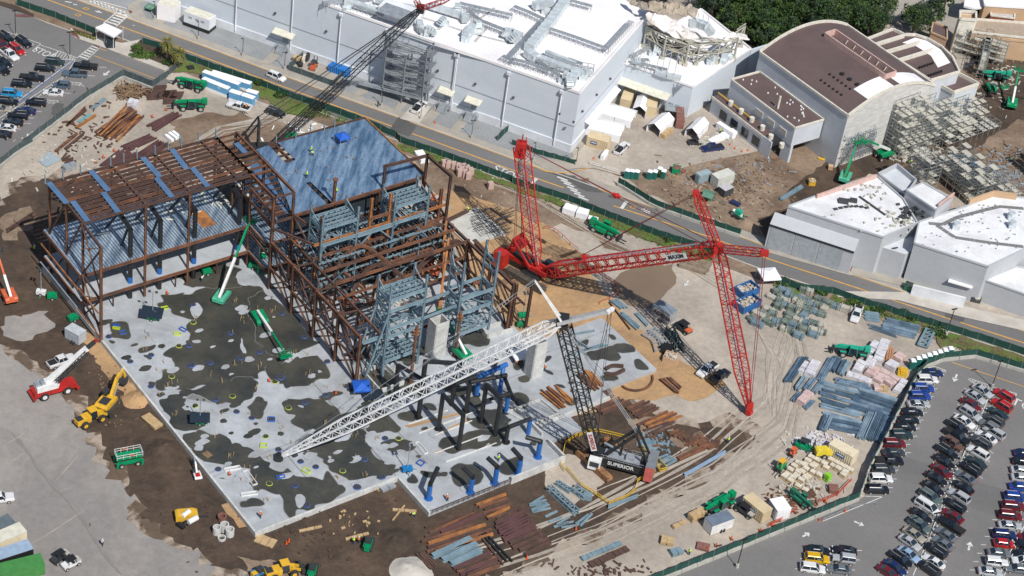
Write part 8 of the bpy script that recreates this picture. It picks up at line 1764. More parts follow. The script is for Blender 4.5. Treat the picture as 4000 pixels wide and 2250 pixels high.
# upper left beam yard
b_('of the orange fan stack in the beam yard',D5,405,405,640,205,8,4,9,[m_rusto,m_rust,m_rd],.4,.4,.07);b_('of the second rusty stack in the beam yard',D5,470,430,690,265,10,3,8,[m_rusto,m_rust],.4,.4,.07);b_('of the maroon stack beside the cones',D5,775,350,975,240,6,4,9,m_maroon,.3,.35,.04)
b_('of the upper maroon field behind the wing',D5,590,500,790,405,8,5,7,m_maroon,.3,.35,.04);b_('of the middle maroon field behind the wing',D5,680,560,860,450,9,4,9,m_maroon,.3,.35,.04);b_('of the lower maroon field behind the wing',D5,430,630,600,510,11,3,13,m_maroon,.3,.35,.05)
b_('of the pair beside the grey fence',D5,195,345,350,210,8,4,2,[m_rust,m_rd],.4,.4);b_('lying beside the pale blue sheets',D5,278,365,395,268,0,0,1,m_rusto,.6,.4);b_('of the two left of the scrap',D5,125,530,275,400,60,-10,2,[m_rust,m_rd],.6,.4);b_('of the short pile near the wing corner',D5,155,580,215,545,12,12,5,m_rd,.4,.3,.2)
b_('of the pale sheet pile at the fence corner',D5,0,600,100,545,16,12,4,M('pale_sheet',(.35,.42,.46),.5),1.0,.1,.1,kind='metal_sheet',ib=False,cat='metal sheet',word='pale grey');b_('of the blue sheets in the beam yard',D5,370,240,475,150,0,0,1,m_gsteel,1.0,.12,ib=False,kind='metal_sheet',cat='metal sheet');b_('lying on the puddle edge',D5,290,325,375,265,0,0,1,M('teal_sheet',(.16,.34,.36),.5),1.1,.12,ib=False,kind='metal_sheet',cat='metal sheet',word='teal')
b_('of the dark rail bundle left of the wing','01',40,880,340,690,16,6,3,m_rd,.4,.35)
# dark sleeper piles
for i,(x,y)in enumerate(((690,85),(760,110),(820,140),(890,135),(935,125),(980,135),(935,170),(865,90))):
 b0=XP(D5,x,y);o=thing('beam_bundle',b0,'%s dark brown bundle of short beams along the site gate track'%nth(i),'beam bundle','dark beam bundles by the gate');mb=MB();rnd=random.Random(i)
 for k in range(6):c=b0+Vector((rnd.uniform(-.2,.2),(k-3)*.5,.3));mb.bar(c-Vector((1.3,.5,0)),c+Vector((1.3,.5,0)),.35,.4)
 mb.build('beams',m_rd,o)
wp=thing('timber_pile',XP(D5,640,110),'tangled heap of loose brown timber near the gate corner','timber pile');mb=MB();rnd=random.Random(21);m_wood=M('weathered_wood',(.26,.17,.10),.85,c2=(.16,.10,.06),sc=1,wpos=True,fine=.15);m_wood2=M('pale_wood',(.50,.36,.19),.8,c2=(.38,.26,.14),sc=1.2,wpos=True,fine=.15)
for k in range(110):c=XP(D5,rnd.gauss(640,48),rnd.gauss(105,22),G+rnd.uniform(.1,1.3));a_=rnd.random()*3.14;v=Vector((math.cos(a_),math.sin(a_),rnd.uniform(-.12,.12)))*rnd.uniform(.8,2.2);mb.bar(c-v,c+v,.2,.12)
mb.build('timbers',m_wood,wp)
# right yard: blue sections, wrapped stacks
m_bsec=M('blue_galv_section',(.24,.33,.42),.45,metal=.3,c2=(.11,.175,.25),sc=.35,lo=.4,hi=.6,wpos=True,fine=.2,fs=2)
m_bs2=M('blue_galv_dark',(.13,.20,.28),.45,metal=.3,c2=(.07,.12,.17),sc=.4,wpos=True,fine=.2);m_bs3=M('blue_galv_pale',(.34,.45,.53),.45,metal=.3,c2=(.2,.28,.35),sc=.4,wpos=True,fine=.2)
m_wrap=M('plastic_wrap',(.66,.65,.68),.3,c2=(.5,.48,.52),sc=.8,wpos=True,fine=.1,spec=.8);m_wrapp=M('pink_wrap',(.60,.47,.45),.35,c2=(.48,.34,.32),sc=.8,wpos=True)
def bundle(lb,t,x0,y0,x1,y1,w,h,mat,n=5,group='blue steel bundles',seed=0,name='section_bundle',cat='steel bundle',z=None):
 """a strapped bundle: several sections laid side by side in one pack"""
 zz=(G if z is None else z)+.12;a,b=XP(t,x0,y0,zz),XP(t,x1,y1,zz);d=(b-a).normalized();s_=d.cross(Z3);rnd=random.Random(seed+int(x0)+int(y0));mb=MB()
 for k in range(n):
  e=(k-(n-1)/2)*w/n;u0,u1=rnd.uniform(-.3,.3),rnd.uniform(-.3,.3);hh=h*rnd.uniform(.55,1.0);mb.bar(a+s_*e+d*u0+Z3*hh/2,b+s_*e+d*u1+Z3*hh/2,w/n*.8,hh)
  mb.bar(a+s_*(e-w/n*.36)+d*u0+Z3*hh,b+s_*(e-w/n*.36)+d*u1+Z3*hh,.05,.12)
 return tag(mb.build(name,mat,loc=(a+b)/2),lb,cat,group)
k_=0
def bset(where,t,x0,y0,x1,y1,dx,dy,n,w,h,mat,**kw):
 for i in range(n):
  r_=random.Random(i+int(x0));j=r_.uniform(-8,8)
  bundle(f'blue grey section bundle, {nth(i)} down, {where}',t,x0+dx*i+j,y0+dy*i+j*.3,x1+dx*i+j*.5,y1+dy*i+j*.2,w*r_.uniform(.55,.95),h*r_.uniform(.7,1.3),mat if mat is not m_bsec else(m_bsec,m_bs2,m_bs3)[r_.randint(0,2)],kw.get('nn',4),'bundles '+where,i)
bset('in the main laydown rows',D2,265,405,500,470,0,37,6,1.3,.5,m_bsec);bset('in the right half of the laydown rows',D2,505,440,745,520,-14,22,7,1.0,.5,m_bsec);bset('in the upper laydown rows',D2,345,385,560,430,15,18,2,1.2,.6,m_bsec);bset('left of the main rows by the wrapped block',D2,230,425,350,465,10,40,4,1.1,.5,m_bsec)
bset('fanned against the car park fence',D2,490,760,560,600,33,6,6,1.4,.7,m_bsec);bset('standing apart at the upper left of the laydown',D2,15,395,120,245,22,2,3,.9,.5,m_bsec);bset('between the wrapped stacks',D2,250,390,330,250,0,0,1,1.8,.6,m_bsec);bset('in the short upright pack beside the telehandler',D2,300,320,345,240,30,12,4,1.2,.7,m_bsec)
bset('at the dirt edge of the laydown',D2,95,450,150,375,60,10,3,1.3,.7,m_bsec);bset('at the lower left of the laydown',D2,70,520,120,470,85,50,2,1.4,.6,m_bsec);bset('in the tilted lower group',D2,240,710,280,620,22,2,3,.9,.6,m_bsec);bset('below the main rows',D2,265,610,520,660,10,26,4,1.0,.5,m_bsec)
def wrapped(lb,t,x0,y0,x1,y1,w,h,mat,group='wrapped stacks in the laydown yard'):
 a,b=XP(t,x0,y0),XP(t,x1,y1);d=(b-a);n=Vector((d.y,-d.x,0)).normalized();L_=d.length;d.normalize();mb=MB();k=max(1,round(L_/1.3));rnd=random.Random(int(x0+y1))
 for i in range(k):
  hh=h*rnd.uniform(.8,1.05);c=a+d*(i+.5)*L_/k;q=[c+d*L_/k*.48*i_+n*w/2*j_ for i_,j_ in((-1,-1),(1,-1),(1,1),(-1,1))];jj=lambda:Vector((rnd.uniform(-.08,.08),rnd.uniform(-.08,.08),0))
  mb.add([v+jj()+Z3*.1 for v in q]+[c+(v-c)*.96+jj()+Z3*hh*.9 for v in q]+[c+(v-c)*.82+jj()+Z3*hh for v in q],MB.BOXF[1:1]+((0,1,5,4),(1,2,6,5),(2,3,7,6),(3,0,4,7),(4,5,9,8),(5,6,10,9),(6,7,11,10),(7,4,8,11),(8,9,10,11)))
 return tag(mb.build('wrapped_stack',mat,loc=(a+b)/2),lb,'wrapped stack',group)
for i,(x0,y0,x1,y1,w,h,m_,lb)in enumerate(((560,230,610,165,1.8,1.6,m_wrap,'tall white wrapped block beside the mint telehandler'),(610,290,660,160,2.2,1.9,m_wrap,'tallest white wrapped stack in the laydown yard'),(130,350,170,290,1.8,1.2,m_wrap,'lumpy white wrapped bale near the detached blue sections'),(175,370,220,285,2.2,1.5,m_wrap,'large rounded white wrapped bale, second from the left'),(480,340,515,285,2.0,1.3,m_wrap,'white wrapped cube below the telehandler rear'),(550,320,585,260,2.1,1.4,m_wrap,'white wrapped cube right of the telehandler rear'),(420,350,580,405,1.6,.8,m_wrap,'long white wrapped pack lying across the laydown'),(560,365,600,320,2.2,1.0,m_wrapp,'pink wrapped bale with bright red top'),(610,400,670,340,2.2,1.0,m_wrapp,'pink wrapped bale in the middle of the laydown'),(670,415,730,375,2.4,.9,m_wrapp,'low pink wrapped bale near the car park fence'),(735,260,775,230,2.2,1.1,m_wrapp,'pink wrapped bale beside the brown timber stack'),(735,470,790,400,1.6,1.0,m_wrap,'white wrapped pack leaning by the car park fence'),(120,545,180,480,2.0,1.3,m_wrapp,'brownish wrapped block at the dirt edge'),(690,320,720,290,2.4,1.5,m_wrap,'cream wrapped crate above the yellow pallet forks'),(590,440,670,440,1.8,.8,m_wrapp,'low pink and brown pack at the lower edge of bales'))):
 wrapped(lb,D2,x0,y0,x1,y1,w,h,m_)
bundle('brown timber stack with long boards beside the tallest wrapped stack',D2,680,270,695,185,2.0,.9,M('brown_boards',(.42,.22,.12),.8),4,None,3,'timber_stack','timber stack');wrapped('orange crate by the fence',D2,620,445,680,450,1.2,.9,m_wood2)
dumpster('yellow mesh pallet cage by the portable toilets',D2,745,355,800,370,2.0,.9,m_yellow,m_cyel,'pallet_cage','cage')
# blue scaffold tubes by the road
bset('by the road fence right of the white truck','32',970,250,1110,270,2,18,5,.7,.4,m_gsteel);bset('of the long tubes behind the road fence','32',1190,320,1520,400,-10,22,6,.7,.5,m_bsec);bset('of the detached long tubes on dark asphalt','32',1020,380,1280,470,10,30,2,.5,.4,m_bsec);bset('of the stack below the curved green fence','31',120,560,330,430,8,6,3,.7,.5,m_gsteel)
tf=thing('truss_frame',XP('32',1590,500),'pale grey steel truss frame lying flat near the green bush','truss');mb=MB();q=[XP('32',1510,575,G+.5),XP('32',1595,410,G+.5),XP('32',1680,430,G+.5),XP('32',1600,600,G+.5)]
mb.bar(q[0],q[1],.5,.5).bar(q[3],q[2],.5,.5)
for k in range(5):mb.bar(q[0].lerp(q[1],k/4),q[3].lerp(q[2],k/4),.25);
for k in range(4):mb.bar(q[0].lerp(q[1],k/4),q[3].lerp(q[2],(k+1)/4),.2)
mb.build('frame',m_gsteel,tf)
# scaffold component stillages
m_stil=M('scaffold_bundle',(.27,.32,.27),.6,metal=.2,c2=(.13,.17,.16),sc=.7,wpos=True,fine=.2,fs=2)
ST=[(240,175),(285,165),(330,165),(215,215),(270,200),(320,205),(260,240),(300,235),(360,210),(410,215),(455,235),(380,245),(430,260),(480,265),(530,270),(580,290),(250,280),(300,270),(350,295),(400,275),(450,300),(520,320),(560,335),(180,300),(210,330),(430,345),(340,340),(385,380),(320,375),(440,390),(500,400),(550,410),(300,400),(350,415),(430,440),(520,450),(560,460),(500,480),(330,450),(290,440),(185,395),(225,395),(150,335),(110,345),(80,375),(395,490),(430,165),(470,175),(600,255),(650,275),(690,285),(730,300),(540,225),(100,405),(255,385)]
for i,(x,y)in enumerate(ST):
 r_=random.Random(i*3);a_=-.35+r_.gauss(0,.15)+(1.5 if r_.random()<.12 else 0);b0=XP(D3,x,y);L_=r_.uniform(1.4,3.2);dv=Vector((math.cos(a_),math.sin(a_),0));sv=Vector((-dv.y,dv.x,0));mb=MB();mb2=MB();hh=r_.uniform(.6,1.3)
 for k in range(4):
  for j in range(3):mb.bar(b0-dv*L_/2+sv*(k-1.5)*.33+Z3*(.25+j*hh/3),b0+dv*L_/2+sv*(k-1.5)*.33+Z3*(.25+j*hh/3+r_.uniform(-.05,.05)),.24,hh/3*.7)
 for e in(-.7,.7):
  for j in(-1,1):mb.bar(b0+dv*L_/2*e+sv*.72*j,b0+dv*L_/2*e+sv*.72*j+Z3*(hh+.3),.08)
  mb.bar(b0+dv*L_/2*e-sv*.72+Z3*(hh+.2),b0+dv*L_/2*e+sv*.72+Z3*(hh+.2),.08)
 row='above the pale track' if y<240 else 'in the middle block' if y<360 else 'in the lower block'
 tag(mb.build('scaffold_bundle',(m_stil,m_gsteel,m_stil,m_plank)[i%4],loc=b0),f'{("grey green", "blue grey", "dull green", "pale")[i % 4]} tube bundle {row}','scaffold bundle',f'{("grey green", "blue grey", "dull green", "pale")[i % 4]} racks {row}')
# pallets of white blocks
m_pal=M('paver_white',(.66,.62,.52),.7,c2=(.5,.44,.34),sc=1.5,wpos=True,fine=.1)
PL=[(430,270),(395,310),(375,340),(490,300),(465,350),(440,365),(560,335),(630,300),(580,370),(650,355),(690,330),(700,390),(740,360),(790,385),(820,400),(770,420),(300,330),(340,350),(375,385),(260,360),(220,400),(300,420),(280,450),(245,480),(190,440),(160,470),(450,420),(510,455),(330,500),(370,480),(400,460),(300,560),(370,600),(750,450),(220,510),(335,420)]
for i,(x,y)in enumerate(PL):
 b0=W('33',x,y);r_=random.Random(i);a_=-.55+r_.gauss(0,.06);dv=Vector((math.cos(a_),math.sin(a_),0));sv=Vector((-dv.y,dv.x,0));h=r_.uniform(.45,.9)
 o=thing('pallet_load',b0,f'{"high" if h > .7 else "low"} pale block load on pallet, {"upper" if y < 360 else "middle" if y < 450 else "lower"} part of the pallet field','pallet','pallet field '+('upper' if y<360 else 'middle' if y<450 else 'lower')+(' high' if h>.7 else ' low'))
 h*=.8;mb=MB().bar(b0-dv*.62+Z3*(.2+h/2),b0+dv*.62+Z3*(.2+h/2),.95,h);mb.build('blocks',m_pal,o);mb=MB();[mb.bar(b0-dv*.8+sv*e+Z3*.1,b0+dv*.8+sv*e+Z3*.1,.16,.16)for e in(-.5,0,.5)];[mb.bar(b0-dv*.64+sv*e+Z3*(.3+h*.4),b0+dv*.64+sv*e+Z3*(.3+h*.4),.06,h*.3)for e in(-.49,.49)];mb.build('pallet',m_wood2,o)
# bricks pallets along the fence, white cartons, wrapped beams
for i,(x,y)in enumerate(((1890,230),(1930,240),(1985,250),(2030,265),(2060,290),(2085,270),(2120,285),(2155,310),(2100,330),(2045,320),(2130,350),(2355,450))):
 b0=W('11',x,y);o=thing('block_pallet',b0,'%s pink wrapped brick pallet from the left beside the green fence'%nth(i),'brick pallet','pink brick pallets');mb=MB().box(b0+Z3*.9,(1.25,1.25,1.5),.4).box(b0+Z3*1.7,(1.1,1.1,.15),.4);mb.build('bricks',M('pink_bricks',(.52,.38,.33),.8,c2=(.40,.28,.25),sc=3,wpos=True,fine=.15),o);MB().box(b0+Z3*.08,(1.3,1.3,.16),.4).build('pallet',m_wood,o)
for i,(x0,y0,x1,y1,lb)in enumerate(((500,700,620,740,'left of the pair of white board packs beside the green telehandler'),(635,745,745,775,'right of the pair of white board packs beside the green telehandler'))):
 a,b=W('21',x0,y0),W('21',x1,y1);d=(b-a).normalized();n=Vector((-d.y,d.x,0));n=n if n.y>0 else-n;mb=MB()
 for k in range(5):mb.bar(a+n*1.2+Z3*(.25+k*.3),b+n*1.2+Z3*(.25+k*.3),2.3,.26)
 tag(mb.build('board_stack',m_tent,loc=a),lb,'board stack')
# long white-wrapped facade units at the top left
m_cblue=M('carton_blue',(.13,.36,.58),.5,c2=(.55,.6,.65),sc=.6,lo=.3,hi=.4,wpos=True)
for i,(x0,y0,x1,y1,w,h,lb)in enumerate(((2025,880,2285,985,1.3,2.3,'nearest long white and blue wrapped unit beside the telehandler'),(2030,820,2390,950,1.3,2.6,'middle long white and blue wrapped unit in the stack'),(2120,810,2510,930,1.3,2.2,'rear long white wrapped unit against the grass'),(2300,1010,2410,1045,1.4,2.4,'short blue and white wrapped unit above the white pickup'),(2420,1040,2540,1080,1.4,2.2,'short wrapped unit right above the white pickup'),(2470,990,2580,1020,1.4,1.9,'wrapped unit at the right end of the stack'))):
 a,b=W('00',x0,y0),W('00',x1,y1);d=(b-a).normalized();n=Vector((-d.y,d.x,0));n=n if n.y>0 else-n;o=thing('wrapped_unit',(a+b)/2,lb,'wrapped unit','wrapped facade units');MB().bar(a+n*w/2+Z3*h*.5,b+n*w/2+Z3*h*.5,w,h*.96).build('carton',m_cblue,o);MB().bar(a+n*w/2+Z3*(h+.02),b+n*w/2+Z3*(h+.02),w+.05,.12).bar(a-n*.01+Z3*h*.15,b-n*.01+Z3*h*.15,.05,h*.3).build('white_cover',m_tent,o)
for i,(x0,y0,x1,y1)in enumerate(((905,415,955,455),(930,400,985,440),(955,390,1005,430))):tag(MB().bar(XP(D5,x0,y0,G+.4),XP(D5,x1,y1,G+.4),.7,.6).build('white_bundle',m_tent,loc=XP(D5,x0,y0)),'%s white wrapped bar bundle from the left behind the wing'%nth(i),'wrapped bundle','white bundles behind the wing')
# crane mats
def mats(lb,t,pts,n,mat,L_=5,seed=0,ang=None):
 mb=MB();rnd=random.Random(seed);c0=XP(t,pts[0],pts[1]);
 for k in range(n):
  u=(k%9)/8;v=(k//9)/max(1,(n-1)//9);c=XP(t,pts[0],pts[1]).lerp(XP(t,pts[2],pts[3]),u)+(XP(t,pts[4],pts[5])-XP(t,pts[0],pts[1]))*v;a_=(ang if ang is not None else A1)+rnd.gauss(0,.05);dv=Vector((math.cos(a_),math.sin(a_),0))*L_/2
  sv_=Vector((-dv.y,dv.x,0)).normalized()
  for j in range(4):mb.bar(c-dv+sv_*(j-1.5)*.3+Z3*(.12+.04*(k%3)),c+dv+sv_*(j-1.5)*.3+Z3*(.12+.04*(k%3)),.26,.2)
 o=tag(mb.build('crane_mats',mat,loc=c0),lb,'timber mats');o['kind']='stuff';return o
mats('weathered timber crane mats laid in rows under the red crane','21',(0,1300,560,1120,250,1440),27,m_wood,5.2,1);mats('timber crane mats left of the red crane counterweight','11',(2350,1150,2576,1050,2500,1400),18,m_wood,5,2);mats('dark timber mats behind the red boom foot','21',(350,1060,700,1160,420,1180),18,m_wood,4.5,3)
for i,(x0,y0,x1,y1)in enumerate(((1710,1165,1990,1250),(1700,1210,1960,1290))):
 bundle('stack of long grey brown timbers under the red boom, %s row'%('upper','lower')[i],'21',x0,y0,x1,y1,2.6,1.0,M('old_timber',(.30,.24,.18),.9,c2=(.2,.15,.11),sc=1,wpos=True),7,None,i,'timber_stack','timber stack')
# ring beams, pipes, tubes
curve_o=curve('curved_beam',[W('22',*p,G+.3)for p in((1110,990),(1160,1020),(1250,1035),(1350,1010),(1410,950),(1415,885))],.35,m_rust,None);tag(curve_o,'half ring of rusty steel lying on the tan sand','curved beam')
for i,q in enumerate((((940,820),(1010,785),(1120,790)),((940,860),(1030,870),(1130,825)))):
 tag(curve('curved_beam',[W('22',*p,.4)for p in q],.55,m_rd,None),'%s of two dark curved beams lying on the bluish slab'%('upper','lower')[i],'curved beam','curved beams on the slab')
for i,q in enumerate((((1310,470),(1400,530),(1440,640)),((1370,430),(1450,480),(1530,590)))):
 o=thing('curved_truss',W('22',*q[0]),'%s curved grey ladder truss on sand beside the lettered trailer'%('left','right')[i],'truss','curved trusses');a=[W('22',*p,G+.5)for p in q];curve('chord',a,.22,m_galv,o);b=[W('22',p[0]+60,p[1]-25,G+.5)for p in q];curve('chord',b,.22,m_galv,o);mb=MB()
 for k in range(7):t_=k/6;f_=lambda L2_:(L2_[0].lerp(L2_[1],t_*2)if t_<.5 else L2_[1].lerp(L2_[2],t_*2-1));mb.bar(f_(a),f_(b),.16,.3)
 mb.build('rungs',m_galv,o)
for i,(x,y,r,h)in enumerate(((2175,1020,.75,1.6),(2252,990,.8,1.6),(2305,1040,.8,1.6),(2225,1080,.75,.5),(2228,890,.8,1.2))):
 b0=W('03',x,y);mb=MB();n=20
 for k in range(n):
  a,b=2*math.pi*k/n,2*math.pi*(k+1)/n;A,B,C_,D_=[b0+Vector((math.cos(q)*rr,math.sin(q)*rr,0))for q,rr in((a,r),(b,r),(b,r*.72),(a,r*.72))];mb.add([A,B,C_,D_]+[v+Z3*h for v in(A,B,C_,D_)],((4,5,6,7),(0,1,5,4),(2,3,7,6)))
 tag(mb.build('concrete_pipe',m_wall if i<4 else m_cmar,loc=b0),('left pale concrete pipe standing on end','top pale concrete pipe standing on end','right pale concrete pipe standing on end','flat pale concrete ring before three upright pipes','reddish open tub above the concrete pipes')[i],'concrete pipe')
# big blue-grey box truss and parts near the crane
o=thing('lattice_girder',W('23',370,560),'long blue grey lattice girder lying diagonal below the crane barrier','truss');MB().lattice(W('23',370,560,G+.6),W('23',655,820,G+.6),1.1,.9,Z3,12,.12,.07).build('girder',m_gsteel,o)
o=thing('lattice_part',W('23',450,500),'short blue grey lattice piece beside the long girder','truss');MB().lattice(W('23',450,510,G+.5),W('23',590,600,G+.5),.8,.6,Z3,6,.12,.07).build('girder',m_gsteel,o)
o=thing('lattice_part',W('23',620,560),'boxy blue grey lattice cluster under the yellow barrier','truss');MB().lattice(W('23',615,565,G+.5),W('23',740,650,G+.6),1.4,1,Z3,4,.14,.1).box(W('23',760,650,G+.6),(1.6,1.2,1.2)).build('girder',m_gsteel,o)
# dark steel truss and plates at the right sand edge
o=thing('black_truss',W('22',1640,500),'dark green ladder truss leaning on the yard beside the cart','truss');MB().lattice(W('22',1580,420,G+.9),W('22',1690,620,G+.9),1.6,1.4,Z3,6,.15,.1).build('truss',M('dark_green_steel',(.04,.07,.07),.5),o)
bundle('black plastic covered steel heap on the sand edge','22',1500,620,1600,650,2.4,1.2,m_black,5,None,3,'steel_heap','heap')
for i,(x0,y0,x1,y1)in enumerate(((600,470,830,430),(650,530,760,600),(560,690,920,560),(660,640,960,575))):tag(MB().ibeam(W('22',x0,y0,.35),W('22',x1,y1,.35),.3,.35).build('grey_strut',m_gsteel,loc=W('22',x0,y0,0)),'%s grey strut lying on the right slab from the top'%nth(i),'strut','grey struts on the right slab')
sd2=W('11',2300,860)
tag(MB().prism(P('11',(1900,820,2220,650,2520,920,2130,1030),G),G,G+.5).build('equipment_pad',M('pad_concrete',(.55,.54,.5),.8,c2=(.42,.41,.38),sc=.4,wpos=True,fine=.1),loc=W('11',1900,820)),'pale concrete pad with rebar starters between stage and red crane','concrete pad')
mb=MB();rnd=random.Random(9)
for k in range(120):p=W('11',rnd.uniform(2200,2540),rnd.uniform(650,900),G+.55);a_=rnd.choice((A1,A1+1.57))+rnd.gauss(0,.1);v=Vector((math.cos(a_),math.sin(a_),0))*rnd.uniform(1,2.5);mb.bar(p-v,p+v,.06)
tag(mb.build('rebar_mat',m_dgrey,loc=sd2),'tangled dark rebar mat at the right edge of the pale pad','rebar');tag(MB().ibeam(W('11',1900,790,G+.6),W('11',2130,680,G+.6),1.2,.5).build('steel_beam',m_rd,loc=W('11',1900,790)),'dark wide beam along the upper edge of the pale pad','beam')
b_('lying on sand right of the pale pad','11',2350,640,2576,800,0,0,1,m_rd,.35,.4);b_('of the stage edge rails beside the mats','11',2150,950,2576,1380,30,0,2,m_rd,.5,.5)
# lower yard odds and ends
for t,x0,y0,x1,y1,w,h,mt,lb in(('23',1780,900,1920,830,1.6,1.5,m_wood2,'tan carton stack under the telehandler forks'),('23',1610,975,1735,915,.8,.6,m_wood2,'narrow tan log-like pack above the grey offcuts'),('23',1490,1100,1620,1130,1.9,.8,m_wood2,'square tan carton stack on the concrete road'),('33',360,640,460,620,2,.5,m_rust,'rusty steel plate pile below the pallet field'),('33',600,590,700,600,2,.9,m_cmar,'rusty brown box near the orange mesh corner'),('23',1850,1150,1980,1180,2.0,.4,m_cmar,'rusty brown plate heap by the orange mesh'),('03',2050,215,2110,260,1.3,.15,m_wood,'square plywood sheet stack on the wet slab'),('11',1630,100,1700,200,2.2,1.0,m_tent,'white carton stack behind the portal frame'),('02',1460,1300,1600,1420,2.0,.6,m_wood2,'scrap timber and sacks heap beside the slab wall'),('13',430,1010,660,960,.5,.35,m_wood2,'pair of timber beams on dark dirt below the slab'),('13',895,1090,1130,1030,.5,.35,m_wood2,'timber beam beside the two workers'),('13',1365,790,1610,810,.6,.3,m_wood2,'timber plank crossed by another above the rebar fence'),('13',1370,900,1490,750,.3,.3,m_wood2,'timber plank lying crosswise on dark dirt'),('13',0,1070,190,1140,2.4,.2,m_wood2,'pale plywood sheets at the bottom slab corner'),('33',570,500,610,480,1.2,1.6,M('lime_box',(.25,.6,.04),.5),'lime green upright box in the pallet field'),('23',700,1290,1090,1130,1.0,.5,m_gsteel,'flatbed with grey steel length on the concrete road'),('23',780,1350,1160,1180,1.5,.35,m_rd,'dark steel cage section at the bottom yard'),('23',1590,1240,1700,1210,1.6,.8,m_gsteel,'grey steel box cluster near the lower fence'),('20',1510,1400,1600,1330,1.4,1.2,m_wood2,'cardboard crate stack beside the centre tent'),('20',1990,1450,2250,1330,2.0,.8,m_tent,'pale sheet stacks in the service yard'),('20',2060,1290,2230,1400,1.4,1.8,m_tent,'row of white ice-box units behind the service yard'),('21',900,170,950,110,.9,1.4,m_tent,'white locker by the beige container corner'),('21',1640,310,1740,280,1,.5,m_cmar,'rust coloured sheet pile beside the green skip'),('21',2200,590,2290,630,1.6,.5,M('navy_tarp',(.02,.03,.09),.6),'navy tarp heap on the rubble yard'),('31',500,150,570,170,.6,.3,m_yellow,'yellow beam piece at the show building foot'),('31',600,250,650,260,1.3,1.0,m_tanw,'tan sack pile at the show building corner'),('01',640,280,760,240,1.4,1.4,m_galv,'small scaffold cart behind the wing'),('00',1290,1060,1390,1080,2.2,1.4,m_wrap,'plastic covered crate with a yellow frame in the beam yard'),('13',1255,600,1390,545,1.2,.5,m_galv,'grey pipe bundle in the slab notch'),('00',1880,700,1950,690,1.4,.6,m_black,'black open tray on the grassy corner'),('10',420,670,460,665,1.8,.9,m_black,'black covered lump in the fenced hall yard'),('10',380,630,440,600,1.6,1.2,m_wood2,'brown box in the fenced hall yard corner')):
 a,b=XP(t,x0,y0),XP(t,x1,y1);
 if t=='03' and x0==2050:a,b=XP(t,x0,y0,0),XP(t,x1,y1,0)
 d=(b-a).normalized();mb=MB();rnd=random.Random(int(x0));n=max(1,int((b-a).length/1.1));k2=max(1,int(h/.3))
 for i in range(n):
  for j in range(k2):mb.bar(a.lerp(b,(i+.03)/n)+Z3*(.1+h*(j+.5)/k2)+Vector((rnd.uniform(-.05,.05),rnd.uniform(-.05,.05),0)),a.lerp(b,(i+.97)/n)+Z3*(.1+h*(j+.5)/k2),w*rnd.uniform(.85,1),h/k2*.92)
 tag(mb.build('material_stack',mt,loc=(a+b)/2),lb,'stack')
# blue water barrels stack by the hall
bb0=W('10',830,740);mb=MB();az=math.atan2(wu.y,wu.x)
o=thing('bucket_stack',bb0,'block of stacked bright blue barrels in the fenced hall yard','barrels')
for i in range(9):
 for j in range(6):c=bb0+wu*(i-4)*.58+ww*(j-1)*.58;mb.tube(c+Z3*.1,c+Z3*1.9,.27,8)
mb.build('barrels',M('barrel_blue',(.02,.20,.60),.45),o)
for i,(x,y)in enumerate(((490,590),(515,575))):tag(MB().tube(W('10',x,y,.5)-wu*.2,W('10',x,y,.5)+wu*.2,1.2,18).tube(W('10',x,y,.5)-wu*.25,W('10',x,y,.5)+wu*.25,.5,12).build('cable_reel',(m_cream,m_black)[i],loc=W('10',x,y)),('cream','black')[i]+' cable reel standing against the hall wall','cable reel')
